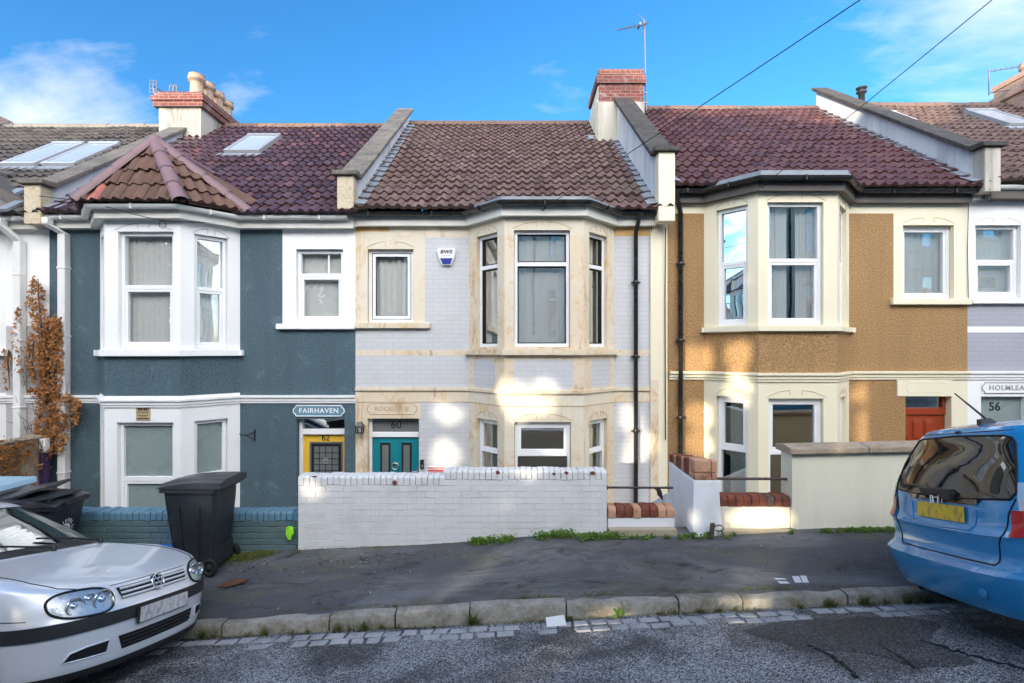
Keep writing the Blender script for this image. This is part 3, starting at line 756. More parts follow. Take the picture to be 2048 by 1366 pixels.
def interior(root, x0, x1, zb, zt, zmid):
    mb = MB(); y0, y1 = DF + .24, DF + 4.2
    for (a, c) in ((zb, zmid), (zmid, zt)):
        v = [(x0,y0,a),(x1,y0,a),(x1,y1,a),(x0,y1,a),(x0,y0,c),(x1,y0,c),(x1,y1,c),(x0,y1,c)]
        mb.add(v, [(0,1,2,3),(4,7,6,5),(1,5,6,2),(2,6,7,3),(3,7,4,0)])
    bw = MB(); bw.box(x0 - .1, x1 + .1, 17.0, 17.6, zb - .5, zt); bw.build('rear_wall', 'white_paint', root)
    return mb.build('room', 'room', root)
def chimney_pots(ch, pts, zb, h=.5, r=.13):
    for (x, y) in pts:
        mb = MB(); hh = h * RND.uniform(.92, 1.05)
        mb.lathe([(r * 1.25, 0), (r * 1.2, .04), (r * .95, .10), (r * .88, hh * .6), (r * .9, hh - .16), (r * 1.18, hh - .14), (r * 1.22, hh - .06), (r * 1.05, hh - .05), (r * 1.05, hh - .015), (r * 1.14, hh), (r * .8, hh), (r * .75, hh - .2), (0.0, hh - .2)], (x, y, zb), n=18)
        mb.build('chimney_pot', 'terracotta', ch)

ZB = ZC - 3.55   # bottom of the walls
FX = lambda px: X_(px); FZ = lambda py: Z_(py)
BX = lambda px: X_(px, DB); BZ = lambda py: Z_(py, DB)
def fb(mb, px0, px1, py0, py1, proud, m=0, back=0.02):
    return mb.box(FX(px0), FX(px1), DF - proud, DF + back, FZ(py1), FZ(py0), m)
def hole(px0, px1, py0, py1, d, m): return (FX(px0), FX(px1), FZ(py1), FZ(py0), d, m)
def zone(px0, px1, py0, py1, m): return (FX(px0), FX(px1), FZ(py1), FZ(py0), m)
def fwin(root, px0, px1, py0, py1, lay, rev=.10, **k):
    return window(root, V((FX(px0), DF + rev, FZ(py1))), UX, FX(px1) - FX(px0), FZ(py0) - FZ(py1), lay, **k)
def facade(root, mb, mi, px0, px1, ztop, holes, zones, default, skip=None):
    O = V((0, DF, 0))
    if skip:
        panel(mb, O, UX, FX(px0), skip[0], ZB, ztop, [h for h in holes if h[1] < skip[0] + .01], zones, mi, default); panel(mb, O, UX, skip[1], FX(px1), ZB, ztop, [h for h in holes if h[0] > skip[1] - .01], zones, mi, default)
    else: panel(mb, O, UX, FX(px0), FX(px1), ZB, ztop, holes, zones, mi, default)
SASH = dict(t=[.47], tw=.06, ring=(1,), rd=.06)

# ================================================================ teal house (62) and its left neighbour
def bay_house(px_off, root, cfg):
    """house with a canted bay under a small hipped turret roof; px_off shifts it along the row"""
    q = lambda px: px + px_off
    mats = Mats(); mb = MB(); mi = mats; ze = cfg['ze']; bo = cfg['bay_off']; R = lambda px: px + bo
    x0, x1 = q(100), q(711); body, trim = cfg['body'], cfg['trim']; ztop = ZC + ze - .12
    xl, xr = FX(R(200)), FX(R(480)); wide = (0, 0)
    zs = [zone(q(565), q(711), 440, 652, trim)]
    holes = [hole(q(592), q(686), 498, 645, .14, trim)]
    if cfg.get('door', True): holes.append(hole(q(593), q(689), 838, 1130, .16, body))
    if cfg.get('white_edge'): zs.append(zone(q(80), q(100), 440, 1200, body))
    holes = [h for h in holes if not (h[0] < xr and h[1] > xl)]
    facade(root, mb, mi, x0, x1, ztop, holes, zs, body, skip=(xl, xr))
    zones = [(None, None, BZ(792), BZ(712), body), (None, None, ZB, BZ(1024), cfg.get('low', trim))]
    fl = [dict(front=(BX(R(236)) if not bo else FX(R(200)) + .74, BX(R(347)) if not bo else FX(R(480)) - .70), z=(BZ(698), BZ(463)), sides=(.22, .78), mat=trim, kw=dict(lay=SASH, glass='window_glass_mid', curtain=[(0, 1)])),
          dict(front=(BX(R(234)) if not bo else FX(R(200)) + .74, BX(R(347)) if not bo else FX(R(480)) - .70), z=(BZ(1095), BZ(845)), sides=(.22, .78), mat=trim, kw=dict(lay=dict(t=[.46], tw=.075, ring=(1,), rd=.06), glass='frosted_glass'))]
    A, B, C, D = bay(root, mb, mi, xl, xr, ZB, ZC + ze - .05, fl, zones, None, trim, .58)
    pl = [V((FX(x0), DF, 0)), A, B, C, D, V((FX(x1), DF, 0))]
    t = MB(); zsc = (FZ(806), FZ(790))
    bay_band(t, pl, string_prof(*zsc)); t.build('string_course', cfg['trimline'], root)
    t = MB(); bay_band(t, [A + V((-.05, 0, 0)), A, B, C, D, D + V((.07, 0, 0))], box_prof(.075, BZ(712), BZ(700)))
    t.build('sill', trim, root, bevel=.008)
    ks = mb; mb.cm = mi('lettering_grey')
    for (O, u, L, k) in ((B, UX, (C - B).length, 0), (C, (D - C).normalized(), (D - C).length, 1)):
        keystone_lines(ks, O, u, .15 * L if not k else .2 * L, .87 * L if not k else .8 * L, BZ(463) if not k else BZ(466), 0)
    mb.build('wall', list(mats), root)
    if cfg.get('door', True):
        s = MB(); fb(s, q(555), q(711), 648, 659, .075); s.build('sill', trim, root, bevel=.008)
        fwin(root, q(592), q(686), 499, 645, dict(t=[.345], tw=.06, ring=(1,), v={0: .68}, rd=.06), .14, glass='window_glass_mid', curtain=[(0, 1)])
    # fascia, soffit, gutter
    zg = ZC + ze; f = MB(); ev = [V((FX(x0), DF, 0)), A, B, C, D, V((FX(x1), DF, 0))]
    bay_band(f, ev, [(-.02, zg - .18), (.13, zg - .18), (.13, zg + .005), (-.02, zg + .005)]); f.build('fascia', 'fascia_white', root)
    off = .20; k = off * .40
    gp = [(FX(x0) + .05, DF - off, zg), (xl - k, DF - off, zg), (xl + .58 - k, DB - off, zg), (xr - .58 + k, DB - off, zg), (xr + k, DF - off, zg), (FX(x1) - .07, DF - off, zg)]
    gutter(root, gp, .06, 'white_gutter')
    # roof with the turret
    cx = (xl + xr) / 2; ap = V((cx, 8.38, zg + 1.13)); e = .30
    ring = [V((xl - e * .75, 8.62, zg + .06)), V((xl + .58 - e * .62, DB - e, zg + .03)), V((xr - .58 + e * .62, DB - e, zg + .03)), V((xr + e * .75, 8.62, zg + .06))]
    yv = YE + (ap.z - roof_z(ze, YE)) / TAN
    def under(x, y):
        h = ap.z - (abs(x - cx)) * (ap.z - zg) / ((xr - xl) / 2 + e * .5)
        return roof_z(ze, y) < h - .06
    r = roof(root, FX(x0), FX(x1), ze, cfg['tile'], cfg['ridge'], clip=under)
    bk = V((cx, yv, ap.z)); faces = [(ring[0], ring[1], ap), (ring[1], ring[2], ap), (ring[2], ring[3], ap)]
    tm = MB(); rr = RND
    for (a, c, apx) in faces:
        ux = (c - a).normalized(); mid = (a + c) / 2; nrm = ux.cross(apx - a).normalized(); up = nrm.cross(ux).normalized()
        if up.z < 0: up = -up
        if nrm.y > 0 and nrm.z < 0: nrm = -nrm
        if nrm.z < 0: nrm = -nrm
        Wd = (c - a).length; H = (apx - a).dot(up); ca = (apx - a).dot(ux)
        def cl(aa, ss, Wd=Wd, H=H, ca=ca):
            f_ = ss / H; return f_ < 1 and ca * f_ - .02 < aa < Wd - (Wd - ca) * f_ + .02
        tile_field(tm, a - nrm * .01, ux, up, nrm, Wd, int(H / .3) + 1, cl, gauge=.30, tint=lambda i, r_: 1.0 if rr.random() < .06 else rr.uniform(.1, .66))
        tm.add([a - nrm*.02, c - nrm*.02, apx - nrm*.02], [(0, 1, 2)], 0, False, .2)
    for (s0, s1) in ((ring[3], 1), (ring[0], -1)):
        tm.add([ap, s0, V((s0.x + s1 * .02, 8.85, roof_z(ze, 8.85) + .03)), bk], [(0, 1, 2, 3)], 0, False, .4)
    tr = tm.build('turret_roof', cfg['turret'], root)
    hb = MB()
    for p in ring:
        d = (ap + V((0, 0, .02))) - p; L = d.length; n = 4; dn = d.normalized(); sd = dn.cross(UZ).normalized(); nn = sd.cross(dn).normalized()
        for i in range(n):
            s0 = L * i / n - .02; s1 = L * (i+1) / n + .02
            rows = [[p + dn * s + sd * ((.115 - .012 * e_) * math.cos(t)) + nn * ((.10 - .012 * e_) * math.sin(t) + .0) for t in frange(-.25, math.pi + .25, 9)] for s, e_ in ((s0, 0), (s1, 1))]
            hb.grid(rows, 0, True)
    hb.tube([ap, bk], .09, 8)
    hb.lathe([(.0, .13), (.06, .11), (.11, .04), (.12, -.06)], ap, n=14)
    hb.build('hip_tile', cfg['hip'], tr)
    return dict(A=A, B=B, C=C, D=D, xl=xl, xr=xr)

# ---- 62
h62 = thing('terraced_house', 'dark teal roughcast terraced house with white bay, hipped turret roof and yellow door', 'house', (FX(405), DF, ZB))
g62 = bay_house(0, h62, dict(ze=2.186, bay_off=0, body='teal_roughcast', trim='white_paint', trimline='white_paint', tile='tile_plum', ridge='ridge_tile', turret='tile_rust', hip='hip_tile'))
interior(h62, FX(104), FX(705), ZB, ZC + 2.0, FZ(760))
d = MB(); d.box(FX(600), FX(687), DF + .155, DF + .20, FZ(1130), FZ(871), 0)
fb(d, 612, 680, 884, 887, -.150, 0, .16); fb(d, 609, 612, 884, 1000, -.150, 0, .16); fb(d, 680, 683, 884, 1000, -.150, 0, .16)
dd = d.build('door', ['yellow_door'], h62, bevel=.004)
fr = MB(); fr.box(FX(593.4), FX(600), DF + .10, DF + .20, FZ(1130), FZ(839)); fr.box(FX(600), FX(689), DF + .10, DF + .20, FZ(871), FZ(860)); fr.box(FX(687), FX(688.6), DF + .13, DF + .20, FZ(1130), FZ(871))
fr.build('door_frame', 'upvc', h62, bevel=.005)
g = MB(); yy = DF + .153; g.quad((FX(612), yy, FZ(1000)), (FX(680), yy, FZ(1000)), (FX(680), yy, FZ(887)), (FX(612), yy, FZ(887)), 0)
g.build('door_glass', 'frosted_dark', dd)
g = MB()
for (a, c, e, f_) in ((616, 676, 890, 896), (616, 621, 896, 1000), (671, 676, 896, 1000)): g.box(FX(a), FX(c), yy - .006, yy - .001, FZ(f_), FZ(e), 0)
for px in (632, 645, 658): g.box(FX(px) - .004, FX(px) + .004, yy - .007, yy - .001, FZ(1000), FZ(896), 0)
for py in (909, 921, 933, 945): g.box(FX(621), FX(671), yy - .0065, yy - .001, FZ(py) - .004, FZ(py) + .004, 0)
for k in range(4):
    c = V((FX(645), yy - .008, FZ(925))); a = [(0, .05), (.05, 0), (0, -.05), (-.05, 0)]
    p, q2 = a[k], a[(k+1) % 4]; g.tube([c + V((p[0], 0, p[1])), c + V((q2[0], 0, q2[1]))], .004, 5, 1)
g.tube([c + V((-.03, 0, .03)), c + V((0, 0, 0)), c + V((.03, 0, .03))], .006, 5, 1)
g.build('leaded_pattern', ['lettering_black', 'lamp_clear'], dd)
g = MB(); g.text('62', .145, (FX(645), DF + .151, FZ(879)), UX, UZ, .003); g.build('house_number', 'lettering_black', dd)
g = MB(); g.quad((FX(600), DF + .16, FZ(860)), (FX(689), DF + .16, FZ(860)), (FX(689), DF + .16, FZ(839)), (FX(600), DF + .16, FZ(839))); g.build('fanlight', 'window_glass_dark', h62)
pq = MB(); fb(pq, 590, 686, 812, 831, .012, 0); plaque_outline(pq, FX(587), FX(689), FZ(832), FZ(811), DF - .014, 1, .010)
pq.text('FAIRHAVEN', .115, (FX(638), DF - .013, FZ(821.5)), UX, UZ, .004, 1, bold=.002, sx=1.0, track=1.12); pq.build('name_plaque', ['teal_garden_brick' if 0 else 'teal_top', 'lettering_white'], h62)
downpipe(h62, FX(135), DF - .07, FZ(1010), FZ(470), .062, 'white_gutter', V((FX(120), DF - .25, ZC + 2.14)), True, 4)
parapet(h62, FX(100), 2.17, ZC + 2.66, ZC + 5.05, cop='lichen_coping', y_back=12.1)
flashing(h62, FX(100) + .13, 2.186, 1, .22, 8.5, 11.9)
skylight(h62, 447, 519, 304, 272, 2.186, frame='skylight_frame')
# chimney of 64/62
ch = MB(); mt = Mats(['weathered_render', 'red_brick', 'kneeler_stone']); zt = ZC + 5.589
ch.box(-8.14, -7.17, 12.1, 13.9, ZC + 4.2, zt, 0); ch.box(-8.23, -7.09, 12.02, 13.98, zt, zt + .13, 1); ch.box(-8.26, -7.06, 11.99, 14.01, zt + .13, zt + .23, 1); ch.box(-8.2, -7.12, 12.05, 13.95, zt + .23, zt + .34, 1)
ch.add([(-8.2,12.05,zt+.342),(-7.12,12.05,zt+.342),(-7.12,13.95,zt+.342),(-8.2,13.95,zt+.342),(-7.9,12.3,zt+.41),(-7.3,12.3,zt+.41),(-7.3,13.7,zt+.41),(-7.9,13.7,zt+.41)], [(0,1,5,4),(1,2,6,5),(2,3,7,6),(3,0,4,7),(4,5,6,7)], 2)
co = ch.build('chimney', list(mt), h62)
chimney_pots(co, [(-7.42, 12.36), (-7.42, 12.78), (-7.42, 13.2), (-7.42, 13.62)], zt + .36, .50, .155)
# ---- 64
h64 = thing('terraced_house', 'pinkish grey roughcast house at the left edge with two skylights in its dark roof', 'house', (FX(-207), DF, ZB))
g64 = bay_house(-612, h64, dict(ze=2.17, bay_off=-468, body='pink_roughcast', trim='white_paint', trimline='white_paint', tile='tile_grey', ridge='ridge_tile_grey', turret='tile_grey', hip='ridge_tile_grey', door=False))
interior(h64, FX(-508), FX(95), ZB, ZC + 2.0, FZ(760))
skylight(h64, 0, 70, 330, 288, 2.17, frame='skylight_alu'); skylight(h64, 82, 148, 330, 288, 2.17, frame='skylight_alu')
downpipe(h64, FX(47), DF - .07, FZ(1010), FZ(485), .062, 'white_gutter', V((FX(30), DF - .25, ZC + 2.12)), True, 4)
parapet(h64, FX(-512), 2.17, ZC + 2.66, ZC + 5.6)
ch = MB(); ch.box(-14.0, -13.02, 12.3, 13.7, ZC + 4.2, ZC + 5.95, 0); ch.box(-14.07, -12.95, 12.23, 13.77, ZC + 5.7, ZC + 5.8, 0); ch.build('chimney', 'pink_brick', h64)
for i in range(2):
    lv = MB(); a = roof_hit(22 + i * 6, 412 - i * 26, 2.17, .10); lv.obox(a, V((.09, 0, 0)), V((0, .16, .11)), V((0, -.012, .02)))
    lv.build('lead_valley', 'lead', h64)

# ================================================================ grey brick house (60)
h60 = thing('terraced_house', 'pale grey painted brick house with stone dressings and a teal front door', 'house', (FX(1015), DF, ZB))
mats = Mats(); mb = MB(); mi = mats; BR, ST, SP, OR = 'grey_painted_brick', 'bath_stone', 'bath_stone_pale', 'orange_stone'
ze = 2.25; xl, xr = FX(938), FX(1228); ztop = ZC + ze - .10
zs = [zone(711, 938, 430, 475, SP), zone(711, 778, 430, 463, OR), zone(722, 850, 463, 655, SP), zone(711, 722, 463, 655, ST), zone(711, 938, 700, 711, ST), zone(711, 938, 776, 803, ST), zone(711, 836, 803, 1200, ST), zone(836, 842, 803, 836, ST),
      zone(1228, 1300, 430, 472, OR), zone(1228, 1300, 700, 711, ST), zone(1228, 1300, 776, 803, ST)]
facade(h60, mb, mi, 711, 1300, ztop, [hole(735, 827, 498, 646, .14, ST), hole(735, 838, 837, 1130, .12, ST)], zs, BR, skip=(xl, xr))
panel(mb, V((0, DF - .03, 0)), UX, FX(1300), FX(1334), ZB, ztop + .4, (), [(FX(1300), FX(1316), ZB, FZ(760), 'bath_stone')], mi, 'cream_paint')
panel(mb, V((FX(1300), DF, 0)), V((0, -1, 0)), 0, .03, ZB, ztop + .4, (), (), mi, 'bath_stone')
Lf = xr - xl - 1.2
def notched(a0, a1, z0, z1, m, k=.035):   # inset brick panel with stepped corners
    return [(a0 + k, a1 - k, z0, z1, m), (a0, a1, z0 + k, z1 - k, m), (a0 + k*.45, a1 - k*.45, z0 + k*.45, z1 - k*.45, m)]
z9, z8 = BZ(779), BZ(719)
fz = [(None, None, BZ(812), BZ(786), SP), (None, None, BZ(900), BZ(812), SP), (None, None, BZ(470), BZ(410), SP)] + notched(.15, 1.06, z9, z8, BR, .05)
sz = [(None, None, BZ(812), BZ(786), SP), (None, None, BZ(470), BZ(410), SP)] + notched(.12, .66, z9, z8, BR, .06)
w60 = dict(gasket=True, fw=.05, sw=.05)
fl = [dict(front=(BX(1028), BX(1140)), z=(BZ(695), BZ(460)), sides=(.235, .815), mat=ST, kw=dict(lay=dict(t=[.285], tw=.062, ring=(), rd=.05), glass='window_glass_net', curtain=[(0, 1)], **w60), skw=dict(lay=dict(t=[.285], tw=.062, ring=()), glass='window_glass_dark', curtain=[(0, 1)], cdark='curtain_pale', **w60)),
      dict(front=(BX(1029), BX(1142)), z=(BZ(1100), BZ(844)), sides=(.235, .815), mat=ST, kw=dict(lay=dict(t=[.26], tw=.05, ring=(0,), rd=.065), glass='window_glass_dark', fw=.045, sw=.055), skw=dict(lay=dict(t=[.26], tw=.05, ring=(0,)), glass='window_glass_dark', fw=.045, sw=.03, curtain=[(0, 1)], cdark='curtain_pale'))]
A, B, C, D = bay(h60, mb, mi, xl, xr, ZB, ZC + ze - .05, fl, fz, sz, ST, .6)
t = MB(); bay_band(t, [A + V((-.05, 0, 0)), A, B, C, D, D + V((.06, 0, 0))], box_prof(.07, BZ(710), BZ(699))); t.build('sill', 'bath_stone', h60, bevel=.008)
t = MB(); fb(t, 711, 861, 645, 657, .07); t.build('sill', 'bath_stone', h60, bevel=.008)
t = MB(); bay_band(t, [V((FX(711), DF, 0)), A, B, C, D, V((FX(1299), DF, 0))], [(-.02, FZ(781)), (.03, FZ(781)), (.03, FZ(775)), (-.02, FZ(775))]); t.build('string_course', 'bath_stone', h60)
ks = mb; mb.cm = mi('lettering_stone')
for (O, u, L, s) in ((A, (B - A).normalized(), (B - A).length, (.24, .81)), (B, UX, Lf, (.12, .84)), (C, (D - C).normalized(), (D - C).length, (.19, .76))):
    for zz in (BZ(460), BZ(844)): keystone_lines(ks, O, u, s[0] * L, s[1] * L, zz, 0)
keystone_lines(ks, V((0, DF, 0)), UX, FX(735), FX(827), FZ(498), 0)
for px in (850, 882, 938): ks.tube([(FX(px), DF - .002, FZ(450)), (FX(px), DF - .002, FZ(474))], .003, 4, mb.cm)
ks.tube([(FX(711), DF - .002, FZ(804)), (xl, DF - .002, FZ(804))], .005, 4, mb.cm); ks.tube([(xr, DF - .002, FZ(804)), (FX(1299), DF - .002, FZ(804))], .005, 4, mb.cm)
ks.tube([A + V((0, -.004, FZ(804))), B + V((0, -.004, FZ(804)))], .005, 4, mb.cm); ks.tube([B + V((0, -.004, FZ(804))), C + V((0, -.004, FZ(804)))], .005, 4, mb.cm); ks.tube([C + V((0, -.004, FZ(804))), D + V((0, -.004, FZ(804)))], .005, 4, mb.cm)
mb.build('wall', list(mats), h60)
fwin(h60, 735, 827, 498, 646, dict(t=[], ring=(0,), rd=.06), .14, glass='window_glass_mid', curtain=[(0, 1)], **w60)
# door
d = MB(); yd = DF + .12; d.box(FX(742), FX(836), yd, yd + .05, FZ(1130), FZ(876), 0)
for (a, c) in ((754, 781), (797, 824)):
    for (e, f_, g_, h_) in ((a, c, 885, 888), (a, a + 3, 888, 1010), (c - 3, c, 888, 1010)): d.box(FX(e), FX(f_), yd - .014, yd - .001, FZ(h_), FZ(g_), 0)
dd = d.build('door', 'teal_door', h60, bevel=.005)
for (a, c) in ((757, 778), (800, 821)):
    g = MB(); g.box(FX(a), FX(c), yd - .006, yd - .001, FZ(1010), FZ(888), 0); g.box(FX(a + 4), FX(c - 4), yd - .010, yd - .0065, FZ(1006), FZ(893), 1); g.build('door_glass', ['gasket', 'frosted_dark'], dd)
g = MB(); g.tube([(FX(788) + .055 * math.cos(t), yd - .03, FZ(935) + .055 * math.sin(t)) for t in frange(0, 6.2832, 24)], .009, 8, cap=False); g.lathe([(.016, 0), (.016, .03), (0, .03)], (FX(788), yd, FZ(929)), (0, -1, 0), 10); g.build('door_knocker', 'brass', dd)
g = MB(); g.box(FX(831), FX(834), yd - .02, yd - .001, FZ(950), FZ(940)); g.tube([(FX(833), yd - .05, FZ(945)), (FX(822), yd - .05, FZ(946))], .009, 8); g.tube([(FX(833), yd, FZ(945)), (FX(833), yd - .05, FZ(945))], .009, 8); g.build('door_handle', 'steel', dd)
fr = MB(); fr.box(FX(735.4), FX(741), yd - .03, yd + .05, FZ(1130), FZ(837)); fr.box(FX(836), FX(837.6), yd - .03, yd + .05, FZ(1130), FZ(837)); fr.box(FX(741), FX(836), yd - .04, yd + .05, FZ(876), FZ(866)); fr.build('door_frame', 'upvc', h60, bevel=.005)
fl_ = MB(); fl_.box(FX(741), FX(836), yd + .01, yd + .02, FZ(866), FZ(837), 0); fl_.text('60', .19, (FX(789), yd + .009, FZ(852)), UX, UZ, .002, 1); fl_.build('fanlight', ['frosted_dark', 'lettering_black'], h60)
pq = MB(); plaque_outline(pq, FX(734), FX(834), FZ(829), FZ(807), DF - .001, 0, .006); pq.text('ROCKLEASE', .10, (FX(784), DF - .001, FZ(818)), UX, UZ, .003, 0, track=1.1); pq.build('name_plaque', 'lettering_stone', h60)
# eaves
zg = ZC + ze; f = MB(); bay_band(f, [V((FX(711), DF, 0)), A, B, C, D, V((FX(1310), DF, 0))], [(-.02, zg - .20), (.10, zg - .20), (.10, zg - .02), (-.02, zg - .02)]); f.build('fascia', 'fascia_white', h60)
off = .18; k = off * .40
gp = [(FX(683), DF - off, zg), (xl - k, DF - off, zg), (xl + .6 - k, DB - off, zg), (xr - .6 + k, DB - off, zg), (xr + k, DF - off, zg), (FX(1318), DF - off, zg)]
gutter(h60, gp, .058)
fr = MB(); fr.prism([V((xl - k*.6, DF - .15, zg + .02)), V((xl + .6 - k*.7, DB - .19, zg + .02)), V((xr - .6 + k*.7, DB - .19, zg + .02)), V((xr + k*.6, DF - .15, zg + .02))], (0, 0, .045)); fr.build('bay_roof', 'lead', h60)
roof(h60, FX(711), FX(1318), ze, 'tile_brown')
parapet(h60, FX(703), 2.22, ZC + 2.80, ZC + 5.93, half=.13, zf_bot=zg + .01)
parapet(h60, FX(1322), 2.45, ZC + 3.18, ZC + 5.55, half=.13, y_back=11.74, cop='dark_coping', block='cream_paint', zf_bot=FZ(452))
flashing(h60, FX(703) + .13, ze, 1); flashing(h60, FX(1322) - .13, ze, -1, .17, 8.5, 11.8)
downpipe(h60, FX(1270), DF - .06, FZ(1060), FZ(470), .036, 'black_plastic', V((FX(1271), DF - .24, zg - .03)), False, 4)
ch = MB(); mt = Mats(['red_brick', 'weathered_render', 'cream_paint']); xa, xb, ya, yb = 1.94, 2.96, 11.75, 12.95
z0, z1, z2 = ZC + 4.2, ZC + 5.55, ZC + 6.29
ch.box(xa - .02, xb, ya - .02, yb, z0, z1, 1); ch.box(xa, xb - .01, ya, yb, z1, z2 - .33, 0); ch.box(xa - .05, xb + .03, ya - .05, yb + .05, z2 - .33, z2 - .15, 0); ch.box(xa, xb - .01, ya, yb, z2 - .15, z2, 0)
ch.box(xa - .035, xa - .022, ya + .05, yb, z0, z1 + .1, 2)  # left render painted cream, with its sunlit brightness put into the colour
ch.prism([(xa - .012, ya + .02, z1), (xa - .012, yb, z1), (xa - .012, yb - .1, z1 + .3), (xa - .012, ya + .02, z1 + .38)], (.010, 0, 0), 2)  # sunlit cream put over the upper left of the brick
ch.build('chimney', list(mt), h60)
fl2 = MB(); fl2.obox(roof_hit(1210, 274, ze, .06), V((.42, 0, 0)), V((0, .12, .087)), V((0, -.006, .008))); fl2.build('lead_apron', 'lead', h60)

# ================================================================ ochre house (58)
h58 = thing('terraced_house', 'ochre roughcast house with cream stone bay and a red front door', 'house', (FX(1633), DF, ZB))
mats = Mats(); mb = MB(); mi = mats; OC, CR = 'ochre_roughcast', 'cream_paint'; ze = 2.62; xl, xr = FX(1408), FX(1698); ztop = ZC + ze - .12
zs = [zone(1334, 1935, 380, 427, CR), zone(1787, 1935, 427, 600, CR), zone(1903, 1935, 757, 1200, CR), zone(1793, 1908, 757, 793, CR)]
facade(h58, mb, mi, 1334, 1935, ztop, [hole(1806, 1908, 450, 598, .16, CR), hole(1811, 1903, 793, 1140, .14, CR)], zs, OC, skip=(xl, xr))
zones = [(None, None, BZ(746), BZ(664), OC)]
fl = [dict(front=(BX(1535), BX(1647)), z=(BZ(650), BZ(404)), sides=(.24, .815), mat=CR, kw=dict(lay=SASH, glass='window_glass_net', curtain=[(0, .44), (.60, 1)]), skw=dict(lay=SASH, glass='window_glass', curtain=[(.5, 1)])),
      dict(front=(BX(1537), BX(1647)), z=(BZ(1040), BZ(797)), sides=(.24, .815), mat=CR, kw=dict(lay=dict(t=[.45], tw=.07, ring=(0,), rd=.06), glass='window_glass_dark'), skw=dict(lay=dict(t=[.45], tw=.07, ring=(0,), rd=.06), glass='window_glass_dark', curtain=[(.3, 1)]))]
A, B, C, D = bay(h58, mb, mi, xl, xr, ZB, ZC + ze - .05, fl, zones, None, CR, .6)
t = MB(); bay_band(t, [V((FX(1338), DF, 0)), A, B, C, D, V((FX(1935), DF, 0))], string_prof(FZ(759), FZ(742))); t.build('string_course', CR, h58)
t = MB(); bay_band(t, [A + V((-.06, 0, 0)), A, B, C, D, D + V((.07, 0, 0))], box_prof(.07, BZ(662), BZ(652))); t.build('sill', CR, h58, bevel=.008)
t = MB(); fb(t, 1780, 1937, 598, 610, .075); t.build('sill', CR, h58, bevel=.008)
t = MB(); fb(t, 1793, 1903, 760, 793, .02); t.build('door_lintel', CR, h58, bevel=.008)
ks = mb; mb.cm = mi('lettering_stone')
for (O, u, L, s) in ((A, (B - A).normalized(), (B - A).length, (.24, .81)), (B, UX, Lf, (.12, .84)), (C, (D - C).normalized(), (D - C).length, (.19, .76))):
    for zz in (BZ(404), BZ(797)): keystone_lines(ks, O, u, s[0] * L, s[1] * L, zz, 0)
keystone_lines(ks, V((0, DF, 0)), UX, FX(1806), FX(1908), FZ(450), 0)
mb.build('wall', list(mats), h58)
fwin(h58, 1806, 1908, 450, 598, dict(t=[], ring=(0,), rd=.06), .16, glass='window_glass_net', curtain=[(0, 1)])
d = MB(); yd = DF + .14; d.box(FX(1811.4), FX(1902.6), yd, yd + .05, FZ(1140), FZ(818), 0); d.box(FX(1811.4), FX(1902.6), yd - .03, yd - .002, FZ(831), FZ(817), 0)
for (a, c) in ((1813, 1829), (1837, 1855), (1861, 1881)):
    pts = [V((FX(a), yd - .001, FZ(880))), V((FX(c), yd - .001, FZ(880)))] + [V((lerp(FX(c), FX(a), i / 6), yd - .001, FZ(846) + .05 * math.sin(math.pi * (.15 + .7 * i / 6)))) for i in range(7)]
    d.prism(pts, (0, -.014, 0))
    ins = []
    cx = (FX(a) + FX(c)) / 2
    for p in pts: ins.append(V((lerp(p.x, cx, .25), yd - .0155, lerp(p.z, FZ(862), .22))))
    d.prism(ins, (0, -.01, 0))
    d.prism([V((FX(a), yd - .001, FZ(960))), V((FX(c), yd - .001, FZ(960))), V((FX(c), yd - .001, FZ(890))), V((FX(a), yd - .001, FZ(890)))], (0, -.014, 0))
dd = d.build('door', 'red_door', h58, bevel=.006, seg=2)
g = MB(); g.box(FX(1811.4), FX(1902.6), yd + .01, yd + .02, FZ(817), FZ(793)); g.build('fanlight', 'window_glass_dark', h58)
fr = MB(); fr.box(FX(1896), FX(1901), yd - .03, yd + .05, FZ(817), FZ(793)); fr.build('door_frame', 'red_door', h58)
pq = MB(); plaque_outline(pq, FX(1810), FX(1892), FZ(784), FZ(764), DF - .021, 0, .004); pq.build('name_plaque', 'garden_cream', h58)
zg = ZC + ze; f = MB(); bay_band(f, [V((FX(1336), DF, 0)), A, B, C, D, V((FX(1932), DF, 0))], [(-.02, zg - .19), (.10, zg - .19), (.10, zg - .02), (-.02, zg - .02)]); f.build('fascia', 'dark_fascia', h58)
gp = [(FX(1332), DF - off, zg), (xl - k, DF - off, zg), (xl + .6 - k, DB - off, zg), (xr - .6 + k, DB - off, zg), (xr + k, DF - off, zg), (FX(1950), DF - off, zg)]
gutter(h58, gp, .058)
fr = MB(); fr.prism([V((xl - k*.6, DF - .15, zg + .02)), V((xl + .6 - k*.7, DB - .19, zg + .02)), V((xr - .6 + k*.7, DB - .19, zg + .02)), V((xr + k*.6, DF - .15, zg + .02))], (0, 0, .07)); fr.build('bay_roof', 'lead', h58)
roof(h58, FX(1326), FX(1950), ze, 'tile_red')
parapet(h58, FX(1950), 2.65, ZC + 3.26, ZC + 6.45, half=.125, cop='dark_coping', block='weathered_render', zf_bot=FZ(395))
flashing(h58, FX(1950) - .125, ze, -1)
flashing(h58, FX(1322) + .13, ze, 1, .12, 8.5, 8.8)
downpipe(h58, FX(1359), DF - .06, FZ(1040), FZ(430), .04, 'black_plastic', V((FX(1345), DF - .22, zg - .03)), False, 4)

